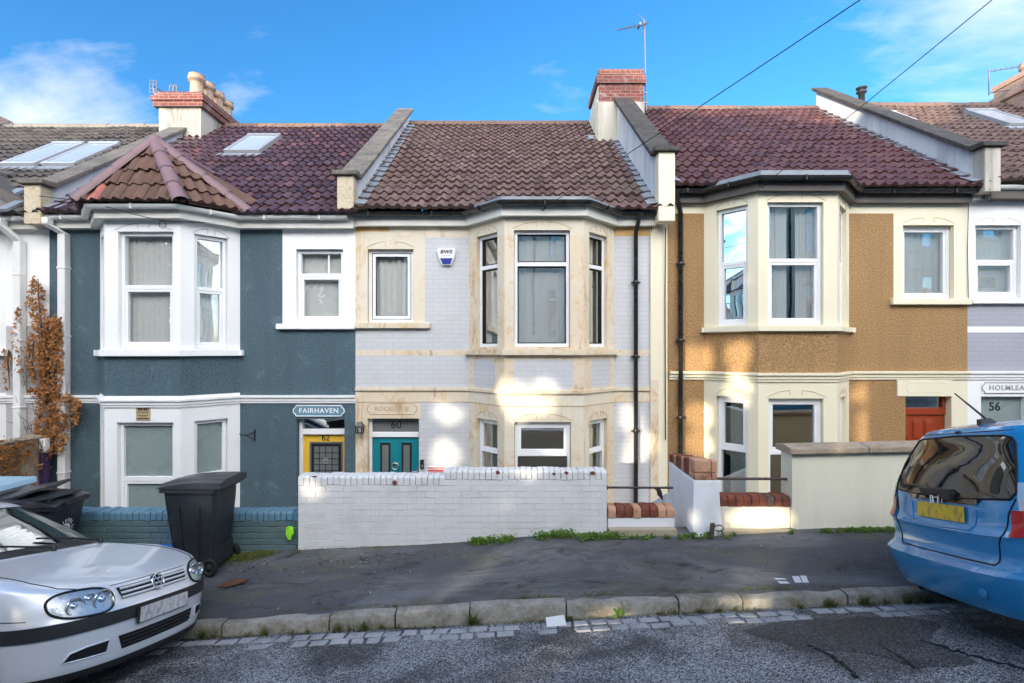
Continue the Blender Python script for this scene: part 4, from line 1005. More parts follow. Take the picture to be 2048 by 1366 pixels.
# ================================================================ white and slate house (56)
h56 = thing('terraced_house', 'white and slate grey house at the right edge with numbered fanlight above the blue car', 'house', (FX(2243), DF, ZB))
mats = Mats(); mb = MB(); mi = mats; SL, WH = 'slate_painted_brick', 'white_paint'; ze = 2.70; ztop = ZC + ze - .12; sh = 612
xl, xr = FX(2110), FX(2390)
zs = [zone(1935, 2547, 380, 608, WH), zone(1935, 2547, 653, 665, WH), zone(1935, 1962, 757, 1200, WH), zone(1935, 2070, 757, 795, WH)]
facade(h56, mb, mi, 1935, 2547, ztop, [hole(1950, 2042, 450, 596, .14, WH), hole(1962, 2052, 793, 1140, .14, WH)], zs, SL, skip=(xl, xr))
fl = [dict(front=(xl + .74, xr - .72), z=(BZ(650), BZ(404)), mat=WH, kw=dict(lay=SASH)), dict(front=(xl + .74, xr - .72), z=(BZ(1040), BZ(797)), mat=WH, kw=dict(lay=SASH))]
A, B, C, D = bay(h56, mb, mi, xl, xr, ZB, ZC + ze - .05, fl, [(None, None, BZ(746), BZ(664), SL)], None, WH, .58)
t = MB(); bay_band(t, [V((FX(1935), DF, 0)), A, B, C, D, V((FX(2547), DF, 0))], string_prof(FZ(759), FZ(742))); t.build('string_course', WH, h56)
t = MB(); bay_band(t, [A + V((-.06, 0, 0)), A, B, C, D, D + V((.07, 0, 0))], box_prof(.07, BZ(662), BZ(652))); t.build('sill', WH, h56, bevel=.008)
t = MB(); fb(t, 1938, 2060, 597, 608, .075); t.build('sill', WH, h56, bevel=.008)
ks = mb; mb.cm = mi('lettering_grey'); keystone_lines(ks, V((0, DF, 0)), UX, FX(1950), FX(2042), FZ(450), 0); mb.build('wall', list(mats), h56)
fwin(h56, 1952, 2042, 450, 596, dict(t=[.49], tw=.055, ring=(1,), rd=.06), .14, glass='window_glass_net', curtain=[(0, 1)])
fl_ = MB(); yd = DF + .14; fl_.box(FX(1962), FX(2052), yd - .05, yd - .03, FZ(846), FZ(793), 0); fl_.text('56', .20, (FX(1999), yd - .051, FZ(815)), UX, UZ, .002, 1, bold=.004); fl_.build('fanlight', ['frosted_glass', 'lettering_black'], h56)
d = MB(); d.box(FX(1962), FX(2052), yd, yd + .05, FZ(1140), FZ(846)); d.build('door', 'white_paint', h56)
pq = MB(); fb(pq, 1962, 2062, 765, 786, .008); plaque_outline(pq, FX(1963), FX(2061), FZ(786), FZ(765), DF - .010, 1, .009); pq.text('HOLMLEA', .115, (FX(2012), DF - .009, FZ(775.5)), UX, UZ, .005, 1, bold=.003, track=1.2); pq.build('name_plaque', ['white_paint', 'lettering_grey'], h56)
zg = ZC + ze; f = MB(); bay_band(f, [V((FX(1952), DF, 0)), A, B, C, D, V((FX(2547), DF, 0))], [(-.02, zg - .22), (.17, zg - .22), (.17, zg - .05), (-.02, zg - .05)]); f.build('fascia', 'dark_fascia', h56)
gutter(h56, [(FX(1968), DF - off, zg - .02), (xl - k, DF - off, zg - .02), (xl + .58 - k, DB - off, zg - .02), (xr - .58 + k, DB - off, zg - .02), (xr + k, DF - off, zg - .02), (FX(2540), DF - off, zg - .02)], .06, 'white_gutter')
roof(h56, FX(1950), FX(2556), ze, 'tile_tan')
skylight(h56, 1800, 1833, 243, 226, ze, frame='skylight_alu'); skylight(h56, 2016, 2080, 250, 222, ze)
parapet(h56, FX(2562), 2.7, ZC + 3.26, ZC + 6.45, half=.125)
fp = MB(); c = roof_hit(1726, 216, ze); c.y = 12.6; c.z = roof_z(ze, 12.6); c.x = (1723 - 1024) * 12.6 / F
fp.lathe([(.07, -.2), (.07, .42), (.11, .44), (.115, .47), (.075, .48), (.075, .52), (.12, .54), (.12, .57), (.05, .60), (0, .60)], c, n=16); fp.build('flue_pipe', 'car_trim', h56)
ch = MB(); ch.box(12.25, 13.3, 11.6, 13.35, ZC + 4.2, ZC + 6.55, 0); ch.box(12.18, 13.37, 11.53, 13.42, ZC + 6.20, ZC + 6.36, 0); ch.box(12.22, 13.33, 11.57, 13.38, ZC + 6.551, ZC + 6.68, 0)
co = ch.build('chimney', 'pink_brick', h56); chimney_pots(co, [(12.75, 12.0), (12.75, 12.5), (12.75, 13.0)], ZC + 6.68, .45)

interior(h60, FX(716), FX(1312), ZB, ZC + 2.05, FZ(760)); interior(h58, FX(1332), FX(1940), ZB, ZC + 2.35, FZ(745)); interior(h56, FX(1946), FX(2552), ZB, ZC + 2.45, FZ(745))
# ---------------------------------------------------------------- the rest of the terrace, and the terrace across the street
def further(src, dx, dz, lab, group, name=None, rot=None):
    c = copy_tree(src); c.location = V(src.location) + V((dx, 0, dz)); c['label'] = lab; c['group'] = group
    if rot is not None:      # the row opposite is painted pale throughout
        c.location = rot; c.rotation_euler = (0, 0, math.pi)
        for ch in c.children:
            if ch.name.split('.')[0] in ('wall', 'string_course', 'sill'):
                for sl in ch.material_slots:
                    k = 'lettering_stone' if sl.material and 'lettering' in sl.material.name else 'pale_render'
                    sl.link = 'OBJECT'; sl.material = MAT(k)
    return c
TER = 'houses continuing the terrace beyond the photo'
for i, s in enumerate((h62, h64, h62, h64, h62, h64)):
    base = -1 if s is h62 else 0
    x = FX(100) - 5.1 - 2.55 - 5.1 * i
    further(s, 0, 0, 'terraced house further along the row to the left, out of sight', TER, rot=None).location = V((x, DF, ZB - .12 * (i + 1)))
for i, s in enumerate((h58, h56)):
    further(s, 0, 0, 'terraced house further along the row to the right, out of sight', TER).location = V((FX(2562) + 2.55 + 5.1 * i, DF, ZB + .25 * (i + 1)))
OPP = 'houses across the street, seen only as reflections'
DZO = 3.5
seq = [h58, h60, h62, h58, None, None, None, h56, h60, h56, h60, h56, h60]
for i, s in enumerate(seq):
    if s is None: continue
    x = -37.8 + 5.1 * i
    further(s, 0, 0, 'terraced house across the street, seen only reflected in the windows', OPP, rot=V((x, -4.6, ZB + DZO + .02 * x)))
for i, x in enumerate((-17.2, -12.1, -7.0, -1.9)):
    further((h58, h56)[i % 2], 0, 0, 'unseen pale house added behind the tree screen to fill window reflections', 'houses added behind the tree screen', rot=V((x, -27.0, ZB + DZO + .6)))  # added houses block bright sky seen through the screen in reflections
b = MB(); b.box(-45, -20.2, -16, -3.92, -8, ZB + DZO - .05); b.box(-4.6, 45, -16, -3.92, -8, ZB + DZO - .05); b.box(-20.2, -4.6, -30, -3.92, -8, .75); tag(b.build('far_bank', 'garden_paving'), kind='structure')
# tree screen added in the gap opposite; holes cut to shape the sun patches
FACE_LIT = [(852, 894, 806, 842), (856, 890, 878, 930), (1038, 1145, 772, 812), (1050, 1120, 812, 832), (1136, 1170, 874, 908), (1232, 1258, 805, 862), (1242, 1290, 862, 905), (1236, 1262, 905, 960), (1346, 1405, 690, 742), (1448, 1500, 694, 742), (1452, 1505, 760, 800), (1350, 1404, 806, 850), (1352, 1404, 866, 905), (1700, 1740, 762, 806), (1702, 1744, 818, 900), (690, 705, 905, 940)]
WALL_LIT = [(1388, 1436, 1012, 1060), (1478, 1580, 1016, 1052), (604, 640, 955, 985)]
GROUND_LIT = [(.78, 1.22, 2.6, 5.05), (2.05, 2.5, 5.1, 6.4), (3.0, 3.5, 5.2, 6.4), (-1.1, -.8, 5.5, 6.4)]
def sun_target(P):
    """where the ray through P ends: on a front, on a garden wall or on the ground"""
    t = (6.46 - P.y) / SUN_D.y; q = P + SUN_D * t
    if .25 < q.z < 1.0 and (q.x < 1.17 or q.x > 2.1): return 'w', (1024 + q.x * F / 6.46, 700 - (q.z - ZC) * F / 6.46)
    if q.z <= .25:
        q = P + SUN_D * ((.12 - P.z) / SUN_D.z); return 'g', (q.x - (q.y - 5.0) * SUN_D.x / SUN_D.y, q.y)
    q = P + SUN_D * ((DF - .2 - P.y) / SUN_D.y); return 'f', (1024 + q.x * F / DF, 700 - (q.z - ZC) * F / DF)
def lit(P):
    k, (a, c) = sun_target(P); L_ = {'w': WALL_LIT, 'g': GROUND_LIT, 'f': FACE_LIT}[k]
    return any(x0 <= a <= x1 and y0 <= c <= y1 for x0, x1, y0, y1 in L_)
tx = [-22.0, -18.8, -15.6, -12.4, -9.2, -6.2]
for i, x in enumerate(tx):
    b = MB(); tr = MB(); zg_ = .75; ty = -8.6 + .3 * math.sin(i * 2)
    tr.tube([(x, ty, zg_ - .2), (x + .05, ty, zg_ + 4), (x, ty, zg_ + 10)], [.16, .12, .04], 8)
    for k in range(9): a = k * 2.4; tr.tube([(x, ty, zg_ + 1 + k * .8), (x + 1.2 * math.cos(a), ty + .5 * math.sin(a), zg_ + 1.6 + k * .8)], [.05, .015], 5)
    for k in range(9500):
        px = x + RND.uniform(-2.0, 2.0); z = zg_ + RND.uniform(-.1, 11.2 + .8 * math.sin(i)); py = ty + RND.gauss(0, .45)
        P = V((px, py, z))
        if any(lit(P + V(q)) for q in ((0, 0, 0), (.14, 0, 0), (-.14, 0, 0), (0, 0, .11), (0, 0, -.11))): continue
        n = V((RND.gauss(0, .5), RND.choice((-1, 1)), RND.gauss(0, .5))).normalized(); u = n.orthogonal().normalized(); v = n.cross(u); a = RND.uniform(.13, .20)
        b.add([P - u * a, P - v * a * .6, P + u * a, P + v * a * .6], [(0, 1, 2, 3)], 0, False, min(1, max(0, RND.gauss(.4, .25))))
    t_ = thing('screen_tree', 'unseen evergreen added across the street to shape the sun patches', 'tree', (x, ty, zg_), 'added tree screen across the street'); b.build('crown', 'screen_conifer', t_); tr.build('trunk', 'twig', t_)
# ---------------------------------------------------------------- garden walls
def one(name, mb, mats, label, cat, loc, group=None, **k):
    return tag(mb.build(name, mats, None, loc, **k), label, cat, group)
def brickwork(mb, x0, x1, yf, zbase, ztop, m=0, mc=1, thick=.215, bl=.225, bh=.075, x_steps=None):
    """courses of separate painted bricks before a mortar core; ztop may step along x"""
    zt = ztop if callable(ztop) else (lambda x: ztop)
    top = max(zt(x0 + .01), zt(x1 - .01)); z = top; r = 0
    while z > zbase(x0) - .25:
        off = (r % 2) * bl / 2 + RND.uniform(-.015, .015); x = x0 - off
        while x < x1:
            a, c = max(x, x0), min(x + bl, x1)
            if c - a > .03 and zt((a + c) / 2) >= z - .002 and z > zbase((a + c) / 2) - .1:
                j = RND.uniform(-.003, .003)
                mb.obox(((a + c) / 2, yf + .055 + j, z - bh / 2), ((c - a) / 2 - .002, RND.uniform(-.002, .002), RND.uniform(-.0015, .0015)), (0, .055, 0), (0, 0, bh / 2 - .0022), m)
            x += bl
        z -= bh; r += 1
def soldier(mb, x0, x1, y0, y1, z, h=.115, w=.071, m=0, chip=0, mchip=0, rnd=.02, tilt=.01):
    """coping of bricks laid on edge with rounded noses"""
    n = max(1, round((x1 - x0) / w)); w = (x1 - x0) / n
    for i in range(n):
        xa = x0 + i * w + .003; xb = xa + w - .006; dz = RND.uniform(-.006, .006); dy = RND.uniform(-.006, .006); zf = z(x0 + i*w) if callable(z) else z
        t0, t1 = zf + dz, zf + h + dz; r = rnd
        prof = [(y0 + dy, t0), (y1 + dy, t0), (y1 + dy, t1 - r*1.4), (y1 + dy - r*.5, t1 - r*.4), (y1 + dy - r*1.4, t1), (y0 + dy + r*1.4, t1), (y0 + dy + r*.5, t1 - r*.4), (y0 + dy, t1 - r*1.4)]
        mb.prism([(xa, a, b) for a, b in prof], (xb - xa, 0, RND.uniform(-tilt, tilt) * w), mchip if RND.random() < chip else m)
zb_ = lambda x: base_z(x)
# white wall in front of 60
WX0, WX1 = X_(596, 6.46), X_(1214, 6.46); step = X_(890, 6.46); zl, zh = Z_(952, 6.46), Z_(941, 6.46)
b = MB(); zt_ = lambda x: (zl if x < step else zh) - .11
brickwork(b, WX0, WX1, YW, zb_, zt_)
pw = [(WX0 + .01, zb_(WX0) - .4), (WX1 - .01, zb_(WX1) - .4), (WX1 - .01, zh - .112), (step, zh - .112), (step, zl - .112), (WX0 + .01, zl - .112)]
b.prism([(x, YW + .005, z) for x, z in pw], (0, .20, 0), 1)
soldier(b, WX0, step, YW - .004, YW + .222, zl - .11, .11, .071, 0); soldier(b, step, WX1, YW - .004, YW + .222, zh - .11, .11, .071, 0)
def chips(mb, spots, d, m):
    for (px, py, w, h) in spots:
        P = []
        for k in range(11):
            t = 2 * math.pi * k / 11; rr = RND.uniform(.55, 1.1); P.append((X_(px + w / 2 * rr * math.cos(t), d), d, Z_(py + h / 2 * rr * math.sin(t), d)))
        mb.prism(P[::-1], (0, .012, 0), m)
chips(b, [(789, 966, 13, 10), (996, 945, 9, 8), (1108, 948, 8, 7), (1133, 946, 9, 7), (1186, 947, 12, 9), (629, 953, 12, 3)], YW - .012, 2)
one('garden_wall', b, ['white_brick', 'white_mortar', 'bare_brick'], 'long white painted brick garden wall with a stepped brick on edge top', 'wall', ((WX0 + WX1) / 2, YW, zb_(-.7)), bevel=.007, seg=2)
# teal wall in front of 62
b = MB(); T0, T1 = -7.62, WX0 - .012; zt = Z_(1023, 6.5); yt = 6.50
brickwork(b, T0, T1, yt, zb_, zt - .115); b.box(T0 + .01, T1 - .01, yt + .005, yt + .2, zb_(T0) - .5, zt - .117, 1)
soldier(b, T0, T1, yt - .006, yt + .222, zt - .115, .115, .073, 2)
one('garden_wall', b, ['teal_brick', 'teal_mortar', 'teal_top'], 'low teal painted brick garden wall behind the wheelie bins', 'wall', ((T0 + T1) / 2, yt, zb_(-4)), bevel=.008, seg=2)
# old party wall with dead creeper, and post
b = MB(); b.box(-7.95, -7.68, 6.55, 8.72, ZB, Z_(876, 8.6) + .0, 0); rows = []
for i in range(12):
    y = 6.55 + i * .18; b.box(-7.97, -7.66, y + .005, y + .172, Z_(876, 8.6) + .002, Z_(876, 8.6) + RND.uniform(.03, .05), 0)
one('garden_wall', b, 'old_wall', 'old stone garden wall under brown creeper at the left edge', 'wall', (-7.8, 7.6, ZB), bevel=.01)
b = MB(); b.box(-7.66, -7.56, 8.50, 8.60, ZB, Z_(905, 8.5), 0); b.box(-7.66, -7.56, 8.50, 8.60, Z_(905, 8.5), Z_(878, 8.5), 1)
one('gate_post', b, ['purple_paint', 'white_paint'], 'dark purple post with a white top beside the creeper', 'post', (-7.6, 8.55, ZB), bevel=.006)
# gap of 60: low wall with brick on edge top and bar
G0, G1 = WX1 + .012, X_(1350, 6.46)
b = MB(); b.box(G0, G1, YW + .01, YW + .21, zb_(1.6) - .5, Z_(1036, 6.46), 0); soldier(b, G0, G1, YW, YW + .22, Z_(1035.5, 6.46), .135, .105, 1, .3, 2, .03, .05)
b.box(G0, G1, YW - .10, YW + .005, zb_(1.6) - .3, Z_(1057, 6.40), 3)
one('low_wall', b, ['white_garden', 'bare_brick', 'pale_brick', 'concrete_sill'], 'low white wall with a weathered red brick top filling the gap beside the long white wall', 'wall', (1.6, YW, zb_(1.6)), bevel=.008, seg=2)
b = MB(); yb = YW + .08; b.tube([(G0 - .02, yb, Z_(975, yb)), (X_(1346, yb), yb, Z_(975.5, yb))], .014, 10); b.lathe([(.03, 0), (.03, .01)], (G0, yb, Z_(975, yb)), (1, 0, 0), 10)
one('rail', b, 'black_plastic', 'thin black bar crossing the gap beside the white wall', 'rail', (1.6, yb, Z_(975, yb)))
# white pier between 60 and 58
P0x, P1x = 2.19, 2.50; yp = 6.34; zp = Z_(959, 6.4)
b = MB(); zpb = zb_(2.3)
v = [(P0x, yp + .0, zp), (P1x, yp, zp), (P1x + .045, yp - .03, zpb - .25), (P0x - .015, yp - .03, zpb - .25), (P0x, 7.34, zp + .02), (P1x, 7.34, zp + .02), (P1x + .03, 7.34, ZB), (P0x, 7.34, ZB)]
b.add(v, [(0, 3, 2, 1), (1, 2, 6, 5), (5, 6, 7, 4), (4, 7, 3, 0), (0, 1, 5, 4)], 0)
for i, (z0, z1) in enumerate(((zp + .003, zp + .085), (zp + .09, zp + .24))):
    b.box(P0x + .02, P0x + .22, yp + .01, yp + .12, z0, z1, 1); b.box(P0x + .226, P1x - .015, yp + .012, yp + .12, z0, z1, 1)
for i in range(9):
    y = yp + .127 + i * .098; h = .24 - i * .014
    b.box(P0x + .01 + RND.uniform(-.006, .006), P0x + .22, y, y + .09, zp + .012 + i*.002, zp + h + RND.uniform(-.008, .008), 2 if i % 3 else 1)
one('wall_pier', b, ['white_garden', 'pale_brick', 'bare_brick'], 'white rendered pier with a capping of worn red bricks between the two gaps', 'wall', (2.35, 6.8, zpb), bevel=.012, seg=2)
b = MB(); b.prism([(2.17, 7.36, Z_(985, 7.36)), (2.17, 8.7, Z_(1015, 8.7)), (2.17, 8.7, ZB), (2.17, 7.36, ZB)], (.16, 0, 0))
one('side_wall', b, 'white_garden', 'small sloping white wall behind the brick capped pier', 'wall', (2.25, 8, ZB), bevel=.01)
b = MB()
for i in range(5):
    y = 7.5 + i * .06; b.tube([(2.15, y, Z_(1000, 7.5)), (2.14, y + .02, Z_(985, 7.5)), (2.12, y + .05, Z_(978 + 3*i, 7.5))], .008, 6)
b.tube([(2.145, 7.48, Z_(992, 7.5)), (2.145, 7.8, Z_(992, 7.5))], .007, 6)
one('iron_bracket', b, 'wire_black', 'small black ironwork on the sloping white wall', 'ironwork', (2.15, 7.6, Z_(1000, 7.5)))
# metal shoe at the foot of the pier
b = MB(); c = V((X_(1424, 6.25), 6.25, zb_(2.4))); b.obox(c + V((0, 0, .07)), (.022, 0, 0), (0, .02, 0), (.008, 0, .08)); b.tube([c + V((.02, -.02, .10)) + V((.055 * (1 - math.cos(t)), 0, .035 * math.sin(t))) for t in frange(0, 5.5, 14)], .007, 6)
one('metal_shoe', b, 'rust_iron', 'small dark metal shoe with a loop at the foot of the white pier', 'metal fitting', c)
# gap of 58
H0, H1 = P1x + .05, X_(1583, 6.4); y8 = 6.42
b = MB(); b.box(H0, H1, y8 + .01, y8 + .22, zb_(3) - .5, Z_(1014, 6.42), 0); soldier(b, H0, H1, y8, y8 + .23, Z_(1013.5, 6.42), .125, .10, 1, .25, 2, .03, .05); b.box(H0, H1, y8 - .09, y8 + .005, zb_(3) - .3, zb_(3) + .015, 3)
one('low_wall', b, ['garden_cream', 'bare_brick', 'rust_iron', 'concrete_sill'], 'low cream wall with a dark brick top in front of the ochre house bay', 'wall', (3, y8, zb_(3)), bevel=.008, seg=2)
b = MB(); b.tube([(P1x - .02, y8 + .1, Z_(957, y8 + .1)), (H1 + .02, y8 + .1, Z_(958, y8 + .1))], .016, 10)
for x in frange(P1x + .1, H1 - .1, 9): b.lathe([(.016, -.02), (.019, 0), (.016, .02)], (x, y8 + .1, Z_(957.5, y8 + .1)), (1, 0, 0), 8)
one('rail', b, 'rust_iron', 'rusty iron bar crossing the gap in front of the ochre house', 'rail', (3, y8, Z_(957, y8)))
# cream wall of 58 with stone coping
C0, C1 = X_(1584, 6.4), 6.3; y9 = 6.40; zc = Z_(908, 6.4)
b = MB(); b.add([(C0, y9, zc), (C1, y9, zc + .06), (C1, y9 - .02, ZC - 2.5), (C0 + .14, y9 - .03, ZC - 2.5), (C0, y9 - .004, ZC - 2.02), (C0, y9 + .26, zc), (C1, y9 + .26, zc + .06), (C1, y9 + .28, ZB), (C0, y9 + .28, ZB)],
      [(0, 4, 3, 2, 1), (0, 5, 8, 4), (8, 3, 4), (1, 2, 7, 6), (5, 6, 7, 8), (0, 1, 6, 5)], 0)
o = one('garden_wall', b, 'garden_cream', 'cream rendered garden wall with thick stone coping in front of the ochre house', 'wall', (5, y9, ZC - 2.15))
b = MB(); xs_ = [C0 - .05, X_(1739, 6.34), 5.4, C1 + .04]
for xa, xb in zip(xs_, xs_[1:]):
    za, zz_ = lerp(zc, zc + .06, (xa - C0) / (C1 - C0)), lerp(zc, zc + .06, (xb - C0) / (C1 - C0))
    e0_ = .16 if xa == xs_[0] else 0
    b.add([(xa + .004, y9 - .06, za + .002), (xb - .004, y9 - .06, zz_ + .002), (xb - .004, y9 + .32, zz_ + .002), (xa + .004 - .0, y9 + .32, za + .002), (xa + .004, y9 - .06, za + .075), (xb - .004, y9 - .06, zz_ + .075), (xb - .004, y9 + .13, zz_ + .105), (xa + .004, y9 + .13, za + .105), (xb - .004, y9 + .32, zz_ + .075), (xa + .004, y9 + .32, za + .075)],
          [(0, 3, 2, 1), (0, 1, 5, 4), (4, 5, 6, 7), (7, 6, 8, 9), (9, 8, 2, 3), (0, 4, 7, 9, 3), (1, 2, 8, 6, 5)], 0)
b.build('coping', 'sandstone_coping', o, bevel=.012, seg=2)

# ---------------------------------------------------------------- things fixed to the fronts
b = MB(); c = (X_(893.5), Z_(513)); yy = DF
Pp = lambda pts, y: [(X_(a), y, Z_(e)) for a, e in pts]
b.prism(Pp([(878, 497), (909, 497), (912, 501), (909, 516), (902, 531), (885, 531), (878, 516), (875, 501)][::-1], yy - .001), (0, -.05, 0), 0)
b.prism(Pp([(881, 517.5), (906, 517.5), (901, 529.5), (886, 529.5)][::-1], yy - .051), (0, -.006, 0), 1)
b.text('BWS', .085, (X_(893.5), yy - .0515, Z_(505)), (1, 0, .0), (.22, 0, 1), .002, 2, bold=.003, sx=1.1)
b.tube([(X_(885) + .0105 * k, yy - .0525, Z_(512.3) + .008 * math.sin(k * 2.3)) for k in range(15)], .003, 5, 3)
one('alarm_box', b, ['alarm_white', 'alarm_blue', 'lettering_black', 'text_red'], 'white and blue burglar alarm box on the grey brick wall', 'alarm box', (X_(893), DF, Z_(513)), bevel=.006, seg=2)
# lantern
o = thing('wall_lantern', 'black wall lantern on the stone beside the teal door', 'lantern', (X_(723), DF, Z_(866)))
b = MB(); lx, ly = X_(723), DF - .10; zt, zb2 = Z_(851), Z_(863)
b.prism([(lx - .065, ly - .065, zt), (lx + .065, ly - .065, zt), (lx + .065, ly + .065, zt), (lx - .065, ly + .065, zt)], (0, 0, .008)); b.add([(lx - .062, ly - .062, zt + .009), (lx + .062, ly - .062, zt + .009), (lx + .062, ly + .062, zt + .009), (lx - .062, ly + .062, zt + .009), (lx - .03, ly - .03, zt + .075), (lx + .03, ly - .03, zt + .075), (lx + .03, ly + .03, zt + .075), (lx - .03, ly + .03, zt + .075)], [(0,1,5,4),(1,2,6,5),(2,3,7,6),(3,0,4,7),(4,5,6,7)])
for sx in (-1, 1):
    for sy in (-1, 1): b.box(lx + sx*.05 - .006, lx + sx*.05 + .006, ly + sy*.05 - .006, ly + sy*.05 + .006, zb2, zt)
b.box(lx - .055, lx + .055, ly - .055, ly + .055, zb2 - .012, zb2); b.box(lx - .025, lx + .025, ly + .055, DF, zb2 + .02, zt - .01)
b.build('frame', 'black_plastic', o)
b = MB(); b.box(lx - .046, lx + .046, ly - .046, ly + .046, zb2 + .001, zt - .001); b.build('pane', 'lamp_lens', o)
b = MB(); b.lathe([(0, 0), (.02, 0), (.02, .05), (.03, .08), (.02, .11), (0, .115)], (lx, ly, zb2 + .003), n=12); b.build('bulb', 'lettering_white', o)
b = MB(); b.box(X_(841), X_(848), DF - .03, DF, Z_(937), Z_(919)); b.box(X_(842.5), X_(846.5), DF - .033, DF - .030, Z_(934), Z_(929), 1)
one('doorbell', b, ['black_plastic', 'steel'], 'slim dark doorbell on the wall right of the teal door', 'doorbell', (X_(844), DF, Z_(928)), bevel=.004)
b = MB(); b.box(X_(853), X_(889), DF - .008, DF, Z_(958), Z_(932), 0)
b.text('POLITE NOTICE', .045, (X_(871), DF - .009, Z_(936)), UX, UZ, .001, 1, bold=.002, sx=.88)
for (e, f_) in ((939.5, 943), (944, 947.5), (948.5, 956)): b.box(X_(854.5), X_(887.5), DF - .0095, DF - .008, Z_(f_), Z_(e), 2)
one('notice_sign', b, ['alarm_white', 'text_red', 'sign_red'], 'small red and white polite notice sign above the white wall', 'sign', (X_(871), DF, Z_(945)))
b = MB(); yq = DB; q0, q1 = X_(273, DB), X_(301, DB); b.box(q0, q1, yq - .012, yq, Z_(841, DB), Z_(813, DB), 0); b.box(q0 + .016, q1 - .016, yq - .015, yq - .012, Z_(826, DB), Z_(815, DB), 1)
for k in range(5): b.tube([(lerp(q0 + .03, q1 - .03, k / 4) - .012, yq - .016, Z_(825, DB)), (lerp(q0 + .03, q1 - .03, k / 4), yq - .017, Z_(818 + (k % 2) * 2, DB)), (lerp(q0 + .03, q1 - .03, k / 4) + .014, yq - .016, Z_(825, DB))], .008, 6, 0)
b.box(q0 + .03, q1 - .03, yq - .0135, yq - .012, Z_(831.5, DB), Z_(830, DB), 1); b.box(q0 + .05, q1 - .05, yq - .0135, yq - .012, Z_(834, DB), Z_(833, DB), 1); b.box(q0 + .016, q1 - .016, yq - .014, yq - .012, Z_(838.5, DB), Z_(835.8, DB), 1)
one('wall_plaque', b, ['plaque_tan', 'plaque_dark'], 'square tan plaque above the ground floor bay window of the teal house', 'plaque', ((q0 + q1) / 2, DB, Z_(827, DB)), bevel=.003)
b = MB(); bx, bz = X_(510), Z_(868); b.tube([(bx, DF - .01, Z_(858)), (bx, DF - .01, Z_(881))], .010, 6); b.tube([(bx, DF - .02, Z_(864)), (bx - .06, DF - .14, Z_(867)), (bx - .11, DF - .24, Z_(866)), (bx - .12, DF - .26, Z_(862))], .009, 6); b.tube([(bx, DF - .02, Z_(879)), (bx - .03, DF - .08, Z_(874)), (bx - .07, DF - .15, Z_(868))], .007, 6)
one('hanging_bracket', b, 'wire_black', 'small black iron hanging basket bracket on the teal wall', 'bracket', (bx, DF, bz))
# cables and wires
b = MB(); pts = []
P0 = W(186, 402, 8.2); 
for (px, py, d) in ((78, 392, 8.3), (186, 405, 7.9), (230, 418, 7.82), (290, 434, 7.82), (345, 443, 7.84), (366, 444, 8.02), (470, 446, 8.6)): pts.append(W(px, py, d))
b.tube(pts, .006, 5); c = W(325, 449, 8.02); b.tube([c + V((.055 * math.cos(t), 0, .055 * math.sin(t))) for t in frange(1.2, 7.3, 18)], .005, 5)
one('cable', b, 'wire_black', 'thin black cable looping along the eaves of the teal house bay', 'cable', pts[0])
b = MB(); b.tube([W(1312, 428, 8.66), W(1306, 440, 8.70), W(1301, 470, 8.73), W(1301, 600, 8.735), W(1303, 800, 8.735), W(1303, 900, 8.735)], .007, 5); 
one('cable', b, 'wire_black', 'thin dark cable down the wall edge right of the grey house', 'cable', W(1303, 600, 8.7))
b = MB(); b.tube([W(1331, 455, 8.68), W(1330, 600, 8.70), W(1331, 880, 8.70)], .009, 5)
one('cable', b, 'wire_black', 'dark cable running down the cream pilaster beside the ochre house', 'cable', W(1330, 600, 8.7))
b = MB(); b.tube([W(1968, 372, 8.45), W(1955, 380, 8.5), W(1937, 395, 8.68), W(1935, 500, 8.735), W(1937, 605, 8.735)], .006, 5); b.tube([W(1968, 372, 8.45), W(1980, 378, 8.42), W(1983, 400, 8.5), W(1980, 405, 8.6)], .006, 5)
one('cable', b, 'wire_black', 'short dark cable curling off the gutter corner of the right hand house', 'cable', W(1955, 380, 8.5))
for (px0, py0, d0, end, lab) in ((1090, 414, 7.93, (8, -3, ZC + 5.0), 'thin overhead telephone wire reaching the grey house bay'), (1530, 368, 7.9, (8, -3, ZC + 7.2), 'thin overhead telephone wire reaching the ochre house bay')):
    a = W(px0, py0, d0); e = V(end); b = MB(); N = 16
    b.tube([a.lerp(e, i / N) - UZ * (.16 * 4 * (i / N) * (1 - i / N)) for i in range(N + 1)], .005, 5); b.tube([a, a + V((-.02, .02, -.05)), a + V((-.05, .06, -.02)), a + V((-.02, .12, .03))], .008, 5)
    one('overhead_wire', b, 'wire_black', lab, 'wire', a)
b = MB(); b.tube([(8.12, -3.0, road_z(8, -3) - .2), (8.12, -3.0, ZC + 7.5)], [.13, .10], 12); b.box(7.9, 8.34, -3.05, -2.95, ZC + 6.9, ZC + 7.0)
one('telegraph_pole', b, 'pole_wood', 'wooden telegraph pole across the street, out of the photo', 'pole', (8.12, -3, road_z(8, -3)))
